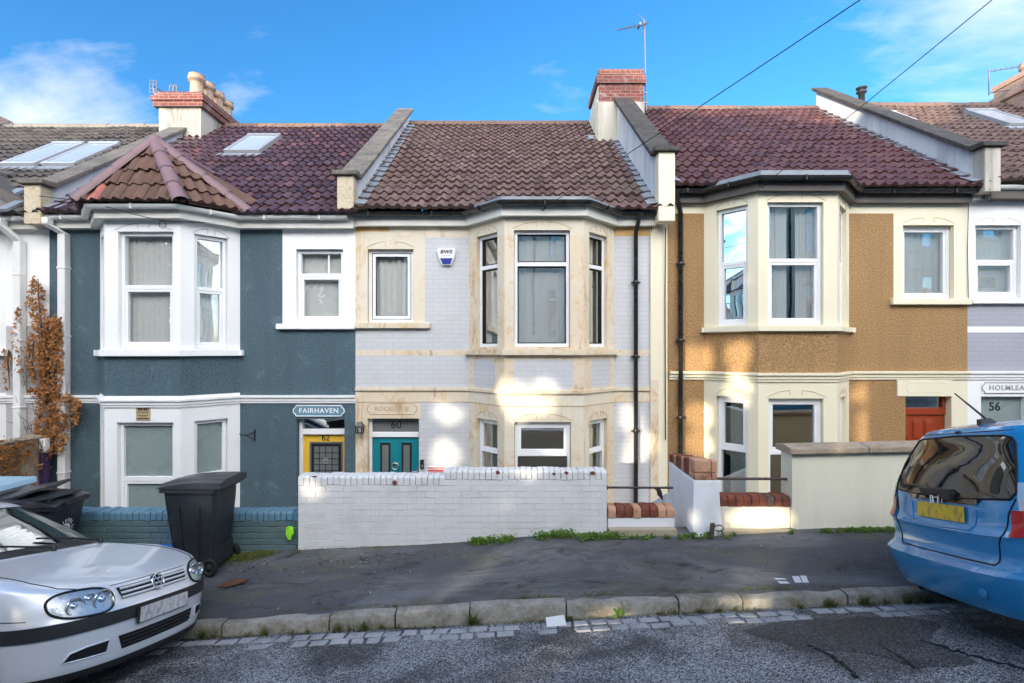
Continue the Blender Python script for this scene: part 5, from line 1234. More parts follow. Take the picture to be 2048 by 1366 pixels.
# aerials
def yagi(mb, c, d, L, n, el, up=UZ):
    d = V(d).normalized(); sd = d.cross(up).normalized(); mb.tube([c, c + d * L], .010, 6)
    for i in range(n):
        p = c + d * (L * (i + .3) / n); ln = el * (1 - .3 * i / n); mb.tube([p - sd * ln, p + sd * ln], .006, 5)
da = 11.9; b = MB(); mx = X_(1291, da)
b.tube([(mx + .02, da, Z_(222, da)), (mx, da, Z_(150, da)), (mx - .02, da, Z_(40, da))], .016, 8)
yagi(b, V((mx + .06, da, Z_(47, da))), (-.62, -.30, -.30), .95, 9, .10); 
for s in (-1, 1): b.tube([(mx - .02, da, Z_(48, da)), (mx - .05, da + .02, Z_(48 + s * 12, da)), (mx - .16, da + .02, Z_(48 + s * 20, da))], .007, 5)
b.tube([(mx - .14, da - .1, Z_(52, da)), (mx - .14, da + .12, Z_(50, da))], .03, 8)
for z in (186, 206): b.box(mx - .10, mx + .04, da - .02, da + .02, Z_(z, da) - .012, Z_(z, da) + .012)
one('tv_aerial', b, 'aerial_metal', 'tall thin television aerial on the red brick chimney', 'aerial', (mx, da, Z_(222, da)))
b = MB(); c = W(306, 173, 12.1)
b.tube([W(318, 205, 12.1), W(310, 190, 12.1), c], .014, 6)
for dx in (-.075, 0, .075): b.tube([c + V((dx, 0, -.14)), c + V((dx, .01, .14))], .008, 5)
for dz in (-.14, -.05, .05, .14): b.tube([c + V((-.075, 0, dz)), c + V((.075, 0, dz))], .008, 5)
b.tube([c, c + V((.02, .5, .05))], .012, 6)
one('tv_aerial', b, 'aerial_metal', 'small grid shaped aerial at the corner of the chimney with pots', 'aerial', c)
b = MB(); c = W(345, 174, 12.6)
for s in (-.07, .03): b.tube([c + V((s, 0, -.1)), c + V((s, 0, .02)), c + V((s + .03, 0, .06)), c + V((s + .07, 0, .03)), c + V((s + .07, 0, -.1))], .012, 6); b.tube([c + V((s - .02, 0, 0)), c + V((s + .09, 0, 0))], .008, 5)
one('coiled_wire', b, 'aerial_metal', 'small coiled aerial wire on top of the chimney with pots', 'aerial', c)
b = MB(); dd_ = 12.9; m_ = X_(1978, dd_); b.tube([(m_, dd_, Z_(190, dd_)), (m_, dd_, Z_(137, dd_))], .016, 6); b.tube([(m_, dd_, Z_(143, dd_)), (m_ + .65, dd_ - .1, Z_(137, dd_))], .011, 6)
for i in range(5): p = V((m_ + .08 + .12 * i, dd_ - .02 * i, Z_(142 - i, dd_))); b.tube([p - V((0, .08, .05)), p + V((0, .08, .05))], .007, 5)
b.tube([(m_, dd_, Z_(186, dd_)), (12.26, dd_, Z_(180, dd_))], .012, 5)
one('tv_aerial', b, 'aerial_metal', 'television aerial at the right edge beside the pale brick chimney', 'aerial', (m_, dd_, Z_(190, dd_)))

# ---------------------------------------------------------------- wheelie bins
def ringtext(mb, body, r, c, u, v, size, m, a0, a1):
    for i, ch in enumerate(body):
        t = math.radians(lerp(a0, a1, i / max(1, len(body) - 1))); p = V(c) + V(u) * r * math.cos(t) + V(v) * r * math.sin(t)
        uu = V(u) * math.sin(t) - V(v) * math.cos(t); vv = V(u) * math.cos(t) + V(v) * math.sin(t)
        if ch != ' ': mb.text(ch, size, p, uu, vv, .0008, m, bold=.002)
def wheelie(label, loc, rot, logo=False, lid=True, sc=(1, 1, 1)):
    o = thing('wheelie_bin', label, 'wheelie bin', loc, 'wheelie bins on the pavement'); o.rotation_euler = (0, 0, rot); o.scale = sc
    # local: x = towards the hinge and wheels, y = depth, z up
    b = MB(); H = .97
    lo = [(-.24, -.215, .03), (.26, -.215, .03), (.26, .215, .03), (-.24, .215, .03)]; md = [(-.355, -.262, .80), (.335, -.262, .80), (.335, .262, .80), (-.355, .262, .80)]
    hi = [(-.375, -.272, H), (.335, -.272, H), (.335, .272, H), (-.375, .272, H)]
    def rr(q, k=.06):
        P = []
        for i in range(4):
            p, a, c = V(q[i]), V(q[i-1]), V(q[(i+1) % 4])
            for t in (0, .33, .67, 1):
                A, Bq = p + (a - p).normalized() * k, p + (c - p).normalized() * k; P.append(A * (1-t)**2 + p * 2*t*(1-t) + Bq * t*t)
        return P
    rings = [rr(lo), rr(md), rr(hi)]
    vs = [p for r in rings for p in r]; n = 16
    b.add(vs, [(k*n+i, k*n+(i+1) % n, (k+1)*n+(i+1) % n, (k+1)*n+i) for k in range(2) for i in range(n)], 0, True); b.add(rings[0], [tuple(range(n))[::-1]])
    rim = [rr([(x * 1.0 + (.035 if x > 0 else -.035), y + (.03 if y > 0 else -.03), z) for x, y, z in [(-.375, -.272, zz), (.335, -.272, zz), (.335, .272, zz), (-.375, .272, zz)]], .05) for zz in (H - .045, H)]
    b.add(rim[0] + rim[1], [(i, (i+1) % n, n + (i+1) % n, n + i) for i in range(n)], 0, False); b.add(rim[0], [tuple(range(n))[::-1]]); b.add(rim[1], [tuple(range(n))])
    for y in (-.2752, .2752):
        for x in (-.16, .12): b.prism([(x * .7, y * .80, .12), (x * .7 + .02, y * .80, .12), (x + .02, y * .958, .78), (x, y * .958, .78)], (0, .012 if y > 0 else -.012, 0))
    b.box(.17, .31, -.19, .19, .10, .30); b.build('body', 'bin_plastic', o, local=True)
    b = MB(); b.tube([(.34, -.2, H - .02), (.43, -.2, H + .0), (.43, .2, H + .0), (.34, .2, H - .02)], .016, 8); b.build('handle', 'bin_plastic', o, local=True)
    b = MB(); b.tube([(.27, -.26, .10), (.27, .26, .10)], .012, 8); b.build('axle', 'steel', o, local=True)
    for y in (-.265, .265):
        b = MB(); s = 1 if y > 0 else -1
        b.lathe([(.05, -.025), (.088, -.025), (.1, -.015), (.1, .015), (.088, .025), (.07, .025), (.065, .012), (.03, .012), (.025, .03), (0, .03)], (.27, y, .10), (0, s, 0), 24); b.build('wheel', 'rubber', o, local=True)
    if lid:
        b = MB(); rows = []
        for i in range(13):
            x = lerp(-.43, .44, i / 12); z = H + .018 + .07 * math.sin(math.pi * min(1, max(0, (i / 12)) ** .8) * .62); rows.append([(x, y, z - (.014 if abs(y) > .28 else 0) + .010 * (abs(y) < .19)) for y in (-.315, -.30, -.20, -.185, 0, .185, .20, .30, .315)])
        low = [[(p[0], p[1], H + .004) for p in r] for r in rows]
        b.grid(rows, 0, True)
        for e in (0, 8): b.grid([[r[e] for r in rows], [r[e] for r in low]], 0, False)
        b.grid([rows[0], low[0]], 0, False); b.grid([rows[-1], low[-1]], 0, False); b.box(-.445, -.41, -.16, .16, H - .02, H + .03)
        for y in (-.22, .22): b.tube([(.40, y - .05, H + .05), (.40, y + .05, H + .05)], .03, 8)
        b.build('lid', 'bin_lid', o, local=True)
    if logo:
        b = MB(); c = V((-.334, .02, .63)); u, v = (0, -1, 0), (-.1606, 0, .987)
        ringtext(b, 'BRISTOL', .105, c, u, v, .05, 0, 160, 35); ringtext(b, 'CITY COUNCIL', .105, c, u, v, .036, 0, 5, -165)
        b.lathe([(0, .0015), (.070, .0015), (.072, -.002)], c, V(u).cross(V(v)), 28, 0, False)
        cp = lambda r, t: c + (V(u) * math.cos(t) + V(v) * math.sin(t)) * r + V(u).cross(V(v)) * .003
        b.tube([cp(.034, t) for t in frange(1.3, 4.9, 12)], [.003] + [.011] * 11 + [.003], 6, 1)
        for k in range(5): b.tube([cp(.055, 4.0 + .35 * k), cp(.066, 4.0 + .35 * k)], .004, 5, 1)
        b.build('emblem', ['lettering_white', 'lettering_black'], o, local=True)
    return o
def pav(x, y): return pave_z(x, y)
wheelie('black wheelie bin with its lid shut, standing in front of the teal garden wall', (-3.66, 6.21, pav(-3.66, 6.21)), -.03, False, True, (.86, .90, 1.03))
wheelie('black wheelie bin with a white round emblem, heaped with dark covers behind the silver car', (-5.50, 6.08, pav(-5.50, 6.08)), math.radians(184), True, True, (.97, .97, .97))
for i, (dx, dz, ry, rz, sx, sy, lab) in enumerate(((-.02, 1.075, .22, .10, .30, .25, 'lowest dark plastic cover lying folded on the bin with the emblem'), (.10, 1.125, .16, -.25, .26, .20, 'middle dark plastic cover lying folded on the bin with the emblem'), (-.06, 1.185, .26, .15, .27, .22, 'topmost dark plastic cover lying folded on the bin with the emblem'))):
    b = MB(); rows = []
    for a in range(9):
        r = []
        for e in range(7):
            u, v = a / 4 - 1, e / 3 - 1; r.append((u * sx, v * sy, .018 * math.sin(3 * u + i) * math.cos(2.5 * v) - .02 * (u*u + v*v)))
        rows.append(r)
    b.grid(rows, 0, True); b.grid([[(p[0], p[1], p[2] - .028) for p in r][::-1] for r in rows], 0, True)
    for A, Bq in ((rows[0], 0), (rows[-1], 0), ([r[0] for r in rows], 0), ([r[-1] for r in rows], 0)): b.grid([A, [(p[0], p[1], p[2] - .028) for p in A]], 0, False)
    o = b.build('plastic_cover', 'bin_lid', None, (0, 0, 0), local=True); o.location = (-5.48 + dx, 6.06, pav(-5.48, 6.06) + dz - .085); o.rotation_euler = (0, -ry, rz); tag(o, lab, 'cover', 'dark covers heaped on the bin')
o = thing('storage_box', 'white box with a pale blue lid behind the silver car', 'box', (-6.25, 6.15, pav(-6.25, 6.15)))
zz0 = Z_(993, 6.0)
b = MB(); b.box(-6.62, -5.86, 5.95, 6.4, pav(-6.2, 6.1) - .02, zz0 + .06); b.build('body', 'box_white', o, bevel=.02, seg=2)
b = MB(); b.prism([(-6.68, 5.90, zz0 + .062), (-5.80, 5.90, zz0 + .062), (-5.83, 5.93, zz0 + .125), (-6.65, 5.93, zz0 + .125)], (0, .52, 0)); b.build('lid', 'box_lid_blue', o, bevel=.012, seg=2)
b = MB(); c = V((X_(318, 6.25), 6.27, pav(-4.2, 6.3))); b.add([c + V(p) for p in ((-.22,-.16,-.02),(.22,-.16,-.02),(.22,.16,-.02),(-.22,.16,-.02),(-.27,-.2,.17),(.27,-.2,.17),(.27,.2,.17),(-.27,.2,.17))], [(0,3,2,1),(4,5,6,7),(0,1,5,4),(1,2,6,5),(2,3,7,6),(3,0,4,7)]); b.box(c.x - .29, c.x + .29, c.y - .22, c.y + .22, c.z + .171, c.z + .20)
one('recycling_box', b, 'box_blue', 'bright blue recycling box on the pavement between the bins', 'box', c, bevel=.012, seg=2)
# neon key tag on the teal wall
o = thing('hanging_tag', 'neon green plastic tag hanging on a blue strap over the teal wall', 'tag', W(580, 1050, 6.45))
b = MB(); d6 = 6.452; b.tube([W(593, 1020, 6.56), W(590, 1023, 6.47), W(586, 1032, d6), W(582, 1048, d6), W(581, 1054, d6)], .010, 6); b.tube([W(573, 1034, d6 + .02), W(571, 1042, d6 + .02), W(578, 1050, d6)], .007, 6); b.build('strap', 'strap_blue', o)
b = MB(); ol = [(574, 1054), (577, 1052), (584, 1052), (587, 1055), (588, 1068), (585, 1071), (583, 1078), (577, 1078), (575, 1071), (573, 1067)]
b.prism([tuple(W(px, py, d6)) for px, py in ol][::-1], (0, -.028, 0)); b.prism([tuple(W(lerp(580.5, px, .7), lerp(1064, py, .7), d6 - .0285)) for px, py in ol][::-1], (0, -.008, 0)); b.box(X_(577, d6), X_(584, d6), d6 - .034, d6 - .026, Z_(1056, d6), Z_(1054, d6), 1); b.build('tag_body', ['neon_green', 'gasket'], o, bevel=.005, seg=2)

# ---------------------------------------------------------------- creeper, weeds, litter
def leafcard(mb, p, n, s, c, curl=.3, elong=1.2):
    n = V(n).normalized(); a = n.orthogonal().normalized(); t = RND.uniform(0, 6.283); u = a * math.cos(t) + n.cross(a) * math.sin(t); v = n.cross(u)
    p = V(p); k = s * elong
    mb.add([p - u * k, p - v * s * .55 - u * k * .25 + n * s * curl, p + u * k * .95, p + v * s * .55 - u * k * .2 + n * s * curl, p + n * s * -.05], [(0, 1, 4), (1, 2, 4), (2, 3, 4), (3, 0, 4)], 0, True, c)
vn = thing('climbing_plant', 'dead brown leaved creeper climbing the wall at the left edge', 'plant', (X_(100), DF - .1, ZB))
b = MB(); tw = MB()
paths = [([(80, 930), (92, 850), (100, 760), (104, 690), (106, 640)], [20, 26, 28, 26, 15], 1500), ([(88, 800), (86, 740), (80, 690), (76, 640), (72, 600), (71, 560)], [6, 8, 11, 16, 22, 5], 520), ([(42, 745), (35, 715), (33, 680), (36, 640), (36, 615)], [4, 8, 10, 8, 4], 130),
         ([(66, 760), (60, 735), (60, 700), (64, 670)], [5, 9, 10, 6], 130), ([(62, 785), (85, 778), (110, 790), (140, 800), (155, 808)], [8, 8, 12, 12, 8], 200), ([(118, 900), (125, 860), (120, 820)], [10, 16, 18], 230), ([(150, 850), (152, 825), (158, 805)], [5, 10, 6], 80), ([(18, 720), (12, 700), (10, 725), (14, 780)], [5, 6, 5, 4], 40)]
for pts, rad, n in paths:
    sm_ = [W(px, py, 8.66) for px, py in pts]; tw.tube([p + V((0, .05, 0)) for p in sm_], [.012] * (len(sm_) - 1) + [.005], 5)
    for k in range(n):
        t = RND.random() * (len(pts) - 1); i = min(int(t), len(pts) - 2); f_ = t - i; r = lerp(rad[i], rad[i+1], f_)
        px = lerp(pts[i][0], pts[i+1][0], f_) + RND.uniform(-1, 1) * r * .9; py = lerp(pts[i][1], pts[i+1][1], f_) + RND.gauss(0, .5) * r
        d = 8.68 - abs(RND.gauss(0, .07)) - (.10 if px > 100 else 0) * RND.random()
        leafcard(b, W(px, py, d), (RND.uniform(-.7, .7), -1, RND.uniform(-.2, .9)), RND.uniform(.020, .040), min(1, max(0, RND.gauss(.45, .25))))
for k in range(1500):   # over the old garden wall
    y = RND.uniform(6.9, 8.65); hgt = Z_(876, 8.6); z = hgt - abs(RND.gauss(0, .28)) + RND.uniform(0, .08)
    if math.sin(y * 5) * .5 + RND.random() < .35: continue
    leafcard(b, (-7.64 - (RND.random() * .25 if z > hgt else 0) + RND.uniform(0, .06), y, z), (1, RND.uniform(-.8, .2), RND.uniform(-.2, .8)), RND.uniform(.018, .036), min(1, max(0, RND.gauss(.5, .25))))
for k in range(75):    # bare twigs
    px, py = RND.choice([(60, 840), (75, 830), (50, 760), (40, 740), (95, 860), (80, 870), (60, 870), (30, 890), (110, 800), (120, 840)]); px += RND.uniform(-25, 25); py += RND.uniform(-35, 35)
    p = W(px, py, 8.66); q = p + V((RND.uniform(-.2, .2), RND.uniform(-.08, .0), RND.uniform(-.25, .25))); tw.tube([p, (p + q) / 2 + V((RND.uniform(-.04, .04), -.02, RND.uniform(-.04, .04))), q], [.005, .004, .002], 4, cap=False)
for k in range(60):
    y = RND.uniform(7.0, 8.6); p = V((-7.64, y, Z_(876, 8.6) + .02)); q = p + V((RND.uniform(0, .12), RND.uniform(-.25, .25), RND.uniform(-.5, .12))); tw.tube([p, (p + q) / 2 + V((.03, 0, .03)), q], [.005, .004, .002], 4, cap=False)
b.build('leaves', 'dead_leaf', vn); tw.build('stems', 'twig', vn)
def stuff(name, mb, m, label): o = mb.build(name, m); return tag(o, label, name.replace('_', ' '), kind='stuff')
def gpos(px, py, zf, d):
    for _ in range(15): d = (ZC - zf((px - 1024) * d / F, d)) * F / (py - 700)
    return V(((px - 1024) * d / F, d, 0))
b = MB()
def weed(x, y, z, s, n):
    for k in range(n):
        a = RND.uniform(0, 6.283); r = abs(RND.gauss(0, .5)) * s; leafcard(b, (x + r * math.cos(a), y + r * math.sin(a) * .5, z + RND.uniform(.005, .085) * s / .08), (RND.uniform(-.6, .6), RND.uniform(-1, .1), 1), RND.uniform(.010, .020), min(1, max(0, RND.gauss(.6, .22))), .25, .95)
for (px0, px1, dens, s) in ((938, 1025, 30, .075), (1070, 1145, 30, .085), (1145, 1240, 26, .08), (1240, 1370, 10, .05), (1370, 1440, 14, .06), (1440, 1470, 8, .05), (1540, 1590, 4, .04), (1625, 1790, 16, .045)):
    for k in range(int(dens * (px1 - px0) / 90)):
        x = X_(RND.uniform(px0, px1), 6.4); y = (6.40 if px1 < 1220 else 6.30) - abs(RND.gauss(0, .035)); weed(x, y, pave_z(x, y), s, 24)
stuff('weeds', b, 'weed_leaf', 'small green weeds growing along the foot of the garden walls')
b = MB()
for (x0, x1, y0, sp, n) in ((X_(455, 6.4), WX0 + .05, 6.46, .08, 6000), (X_(1625, 6.3), 5.4, 6.34, .05, 2200), (-1.0, 4.2, 5.15, .03, 1300), (-3.2, -1.0, 5.15, .02, 300), (WX0, 1.0, 6.44, .02, 500)):
    for k in range(n):
        x = RND.uniform(x0, x1); 
        if math.sin(x * 3.1) + math.sin(x * 7.7 + 1) + RND.gauss(0, .8) < -.1: continue
        y = y0 - (abs(RND.gauss(0, sp)) if y0 > 6 else -abs(RND.gauss(0, sp))); leafcard(b, (x, y, pave_z(x, y) + RND.uniform(.0, .035 if x < -2 else .02)), (RND.uniform(-.5, .5), RND.uniform(-.8, .2), 1), RND.uniform(.006, .013), min(1, max(0, RND.gauss(.5, .25))), .3, .9)
stuff('moss', b, 'moss_green', 'yellow green moss along the wall foot and kerb edge')
b = MB()
def tuft(x, y, z, n, h, dry=0.0):
    for k in range(n):
        a = RND.uniform(0, 6.283); r = abs(RND.gauss(0, .025)); p = V((x + r * math.cos(a), y + r * math.sin(a) * .6, z)); l = h * RND.uniform(.5, 1.15); ln = V((RND.gauss(0, .45), RND.gauss(-.15, .3), 1)).normalized(); wd = V((RND.uniform(-1, 1), RND.uniform(-.5, .5), 0)).normalized() * RND.uniform(.0016, .003)
        m1 = p + ln * l * .55; tp = p + ln * l * .9 + V((ln.x, ln.y, -.25)) * l * .35
        b.add([p - wd, p + wd, m1 + wd * .8, m1 - wd * .8, tp], [(0, 1, 2, 3), (3, 2, 4)], 0, True, min(1, max(0, RND.gauss(.35 + dry, .2))))
for (px, n, h, dr) in ((405, 70, .14, .1), (425, 30, .10, .2), (500, 26, .08, .3), (530, 60, .12, .2), (585, 26, .07, .2), (615, 40, .06, .1), (676, 55, .12, .15), (700, 30, .10, .3), (728, 70, .13, .1), (765, 34, .10, .1), (795, 20, .10, .4), (945, 80, .17, .05), (955, 30, .12, .15), (1140, 40, .06, .1), (1238, 30, .07, .0), (1320, 50, .06, .3), (1350, 40, .06, .2), (1400, 55, .07, .2), (1440, 40, .06, .3), (1470, 40, .07, .2), (1600, 40, .08, .3), (1655, 75, .12, .05), (1665, 40, .10, .1), (1728, 80, .16, .05), (1770, 35, .08, .3), (1815, 70, .13, .2), (1840, 70, .13, .35), (1855, 50, .11, .3)):
    x = X_(px, 4.97); tuft(x, 4.965, road_zz(x, 4.96) + .0, n, h, dr)
x = X_(790, 5.1); tuft(x, 5.12, kerb_top(x), 30, .05, .4); x = X_(1050, 5.15); tuft(x, 5.14, kerb_top(x), 24, .04, .4)
for k in range(420):
    x = RND.uniform(-3.4, 4.3)
    if math.sin(x * 4.3) + RND.gauss(0, .7) > .2: tuft(x, 4.965 + RND.uniform(-.02, .02), road_zz(x, 4.96), 7, .035, .35)
stuff('grass', b, 'grass_blade', 'thin grass tufts growing in the gutter along the kerb')
b = MB()
for k in range(9):
    px, py = 1240 + RND.gauss(0, 5), 1232 - abs(RND.gauss(0, 4)); x = X_(px, 4.97); leafcard(b, (x, 4.94 + RND.uniform(-.02, .02), road_zz(x, 4.95) + RND.uniform(.02, .07)), (RND.uniform(-.4, .4), -.8, .8), .03, RND.uniform(.5, .9))
one('seedling', b, 'weed_leaf', 'single broad leaved green seedling in the gutter by the sunlit kerb', 'plant', (X_(1240, 4.97), 4.95, road_zz(1.02, 4.95)))
b = MB()
for k in range(330):
    if k < 150: x = RND.gauss(-1.75, .65); y = 6.25 - abs(RND.gauss(0, .22))
    elif k < 200: x = RND.gauss(-3.1, .25); y = 6.2 - abs(RND.gauss(0, .2))
    elif k < 270: x = RND.uniform(-3.2, 4.2); y = 4.955
    else: x = RND.uniform(-3, 4.5); y = RND.uniform(5.2, 6.4)
    z = pave_z(x, y) if y > 5.05 else road_zz(x, y); leafcard(b, (x, y, z + .006), (RND.uniform(-.4, .4), RND.uniform(-.4, .4), 1), RND.uniform(.006, .020) if y > 5.05 else RND.uniform(.008, .018), RND.random(), .25)
stuff('leaf_litter', b, 'litter_leaf', 'fallen leaves and crumbs scattered on the pavement and gutter')
b = MB(); q = [gpos(px, py, lambda x, y: road_zz(x, 4.85), 4.85) for px, py in ((1093, 1248), (1131, 1245), (1127, 1231), (1092, 1233))]
q = [V((X_(px, 4.86), 4.80 + .10 * k, 0)) for px, k in ((1093, 0), (1132, .1), (1130, 1.6), (1092, 1.3))]
z_ = [road_zz(p.x, p.y) + h for p, h in zip(q, (.012, .014, .055, .05))]; pp_ = [V((p.x, p.y, z)) for p, z in zip(q, z_)]
b.add(pp_ + [(pp_[0] + pp_[2]) / 2 + V((0, 0, .008))], [(0, 1, 4), (1, 2, 4), (2, 3, 4), (3, 0, 4)], 0, True); b.add([p - UZ * .002 for p in pp_], [(3, 2, 1, 0)])
one('paper_sheet', b, 'paper_white', 'white sheet of paper lying in the gutter against the kerb', 'paper', pp_[0])
b = MB(); c = V((X_(462, 5.75), 5.78, pav(-3.08, 5.78) + .012)); P = [(-.14, -.05), (-.02, -.07), (.12, -.02), (.15, .04), (.06, .06), (-.10, .055)]
b.prism([c + V((x, y, .02 * math.sin(9 * x) + .02 * y * 5)) for x, y in P], (0, 0, .012))
one('cardboard_scrap', b, 'cardboard', 'scrap of brown cardboard on the pavement beside the bin wheels', 'scrap', c)
# ---------------------------------------------------------------- cars
class Shell:
    """car skin: a stack of plan outlines (levels), each with its own nose, tail, width and heights, blended smoothly"""
    NC, NS = 14, 16
    def __init__(s, levels, sub=4):
        s.sub = sub; ctrl = [s.outline(l) for l in levels]; s.nl = len(levels); s.rows = []
        n = len(ctrl); s.lin = [l.get('crease', False) for l in levels]
        for k in range(n - 1):
            for j in range(sub):
                t = j / sub; r = []
                p0 = ctrl[max(k-1, 0)] if not s.lin[k] else ctrl[k]; p3 = ctrl[min(k+2, n-1)] if not s.lin[k+1] else ctrl[k+1]
                for a, b, c, d in zip(p0, ctrl[k], ctrl[k+1], p3):
                    r.append(.5 * ((2*b) + (c - a) * t + (2*a - 5*b + 4*c - d) * t*t + (3*b - a - 3*c + d) * t**3))
                s.rows.append(r)
        s.rows.append(ctrl[-1]); s.n = len(ctrl[0])
    def outline(s, l):
        P = []; w = l['w']; g = l.get
        for k in range(s.NC + 1):
            th = math.pi / 2 * k / s.NC; e = 2 / g('nf', 2.7); cx = max(0, math.cos(th)) ** e; sy = math.sin(th) ** e; q = k / s.NC
            P.append(V((l['xf'] - l['af'] * (1 - cx), w * sy, lerp(l['zf'], l['z1'], q * q) - g('crf', 0) * sy * sy)))
        xa = l['xf'] - l['af']; xb = l['xr'] + l['ar']
        for k in range(1, s.NS):
            t = k / s.NS; P.append(V((lerp(xa, xb, t), w + g('bulge', 0) * math.sin(math.pi * t), lerp(l['z1'] - g('crf', 0), l['z2'] - g('crr', 0), t))))
        for k in range(s.NC, -1, -1):
            th = math.pi / 2 * k / s.NC; e = 2 / g('nr', 3.2); cx = max(0, math.cos(th)) ** e; sy = math.sin(th) ** e; q = k / s.NC
            P.append(V((l['xr'] + l['ar'] * (1 - cx), w * sy, lerp(l['zr'], l['z2'], q * q) - g('crr', 0) * sy * sy)))
        return P
    def nrm(s, r, i):
        R = s.rows; a = R[r][min(i+1, s.n-1)] - R[r][max(i-1, 0)]; b = R[min(r+1, len(R)-1)][i] - R[max(r-1, 0)][i]
        if i == 0 or i == s.n - 1: a = V((0, a.y, 0))
        n = b.cross(a); n = n.normalized() if n.length > 1e-9 else V((0, 0, 1))
        c = s.rows[r][i] - V((sum(p.x for p in R[r]) / s.n, 0, .6))
        return n if n.dot(c) > 0 else -n
    def band(s, mb, l0, l1, i0, i1, off=0.0, m=0, side=0, sm=True):
        """patch of the skin between two levels and two outline indices; side 0 both, +1 left, -1 right"""
        r0, r1 = round(l0 * s.sub), round(l1 * s.sub)
        for sg in ((1, -1) if side == 0 else (side,)):
            rows = []
            for r in range(r0, r1 + 1):
                row = []
                for i in range(i0, i1 + 1):
                    p = s.rows[r][i] + s.nrm(r, i) * off; row.append(V((p.x, p.y * sg, p.z)))
                rows.append(row if sg == 1 else row[::-1])
            mb.grid(rows, m, sm)
    def skin(s, mb, skip=(), m=0):
        for sg in (1, -1):
            for r in range(len(s.rows) - 1):
                for i in range(s.n - 1):
                    if any(l0 * s.sub <= r < l1 * s.sub and i0 <= i < i1 for l0, l1, i0, i1 in skip): continue
                    q = [s.rows[r][i], s.rows[r][i+1], s.rows[r+1][i+1], s.rows[r+1][i]]
                    q = [V((p.x, p.y * sg, p.z)) for p in q]
                    mb.add(q if sg == 1 else q[::-1], [(0, 1, 2, 3)], m, True)
        for row in (s.rows[0], s.rows[-1]):
            N = s.n
            for i in range(N - 1):
                a, b = row[i], row[i+1]; mb.add([a, b, V((b.x, -b.y, b.z)), V((a.x, -a.y, a.z))], [(0, 1, 2, 3)], m, True)
    def bvh(s):
        vs = []; fs = []
        for sg in (1, -1):
            o = len(vs); vs += [V((p.x, p.y * sg, p.z)) for r in s.rows for p in r]
            fs += [(o + r*s.n+i, o + r*s.n+i+1, o + (r+1)*s.n+i+1, o + (r+1)*s.n+i) for r in range(len(s.rows)-1) for i in range(s.n-1)]
        return BVHTree.FromPolygons(vs, fs)
def cast(bv, p, d, off=.003):
    d = V(d).normalized(); h = bv.ray_cast(V(p) - d * 6, d)
    return (h[0] - d * off) if h[0] is not None else V(p)
def patch(mb, bv, poly, d, off, m=0, rings=6, ax='yz', sm=True):
    """poly of (y,z) (or (x,y) for 'xy', (x,z) for 'xz') projected on the skin along d and filled"""
    cx = sum(p[0] for p in poly) / len(poly); cy = sum(p[1] for p in poly) / len(poly)
    mk = {'yz': lambda a, b: V((0, a, b)), 'xy': lambda a, b: V((a, 0 + b, 0)), 'xz': lambda a, b: V((a, 0, b))}[ax]
    rows = []
    for k in range(rings + 1):
        t = k / rings; rows.append([cast(bv, mk(lerp(cx, a, t), lerp(cy, b, t)), d, off) for a, b in poly + [poly[0]]])
    mb.grid(rows, m, sm); return rows[-1]
def rrect(x0, x1, y0, y1, r, n=5):
    P = []
    for (cx, cy, a0) in ((x1-r, y1-r, 0), (x0+r, y1-r, 90), (x0+r, y0+r, 180), (x1-r, y0+r, 270)):
        for k in range(n + 1):
            a = math.radians(a0 + 90 * k / n); P.append((cx + r * math.cos(a), cy + r * math.sin(a)))
    return P
def poly_dense(pts, n=6, close=False):
    out = []; L = len(pts)
    for i in range(L if close else L - 1):
        a, b = pts[i], pts[(i+1) % L]
        for k in range(n): out.append((lerp(a[0], b[0], k/n), lerp(a[1], b[1], k/n)))
    if not close: out.append(pts[-1])
    return out
def car_root(name, label, loc, rot, sc=1.0):
    o = thing(name, label, 'car', loc); o.rotation_mode = 'XYZ'; yaw, roll, pitch = rot
    cz, sz = math.cos(yaw), math.sin(yaw)
    M = Matrix.Rotation(yaw, 3, 'Z') @ Matrix.Rotation(pitch, 3, 'Y') @ Matrix.Rotation(roll, 3, 'X')
    o.rotation_euler = M.to_euler(); o.scale = (sc, sc, sc); return o
def wheel(root, x, y, r, w=.19):
    sg = 1 if y > 0 else -1
    mb = MB(); mb.lathe([(r*.62, -w/2), (r*.95, -w/2), (r, -w/2+.03), (r, w/2-.03), (r*.95, w/2), (r*.62, w/2)], (x, y - sg*w/2, r), (0, sg, 0), 32)
    o = mb.build('wheel', 'rubber', root, local=True)
    rm = MB(); rm.lathe([(r*.63, w/2-.005), (r*.58, w/2-.03), (r*.2, w/2-.02), (r*.16, w/2-.005), (0, w/2-.005)], (x, y - sg*w/2, r), (0, sg, 0), 24)
    for k in range(6):
        a = k * math.pi / 3; c = V((x + r*.38*math.cos(a), y - sg*.012, r + r*.38*math.sin(a))); u = V((math.cos(a), 0, math.sin(a)))
        rm.obox(c, u * r*.22, u.cross(V((0,1,0))) * .028, V((0, .01, 0)))
    rm.build('rim', 'rim_alloy', o, local=True)
def L(zf, z1, z2, zr, xf, xr, w, af=.55, ar=.35, **k): return dict(zf=zf, z1=z1, z2=z2, zr=zr, xf=xf, xr=xr, w=w, af=af, ar=ar, **k)

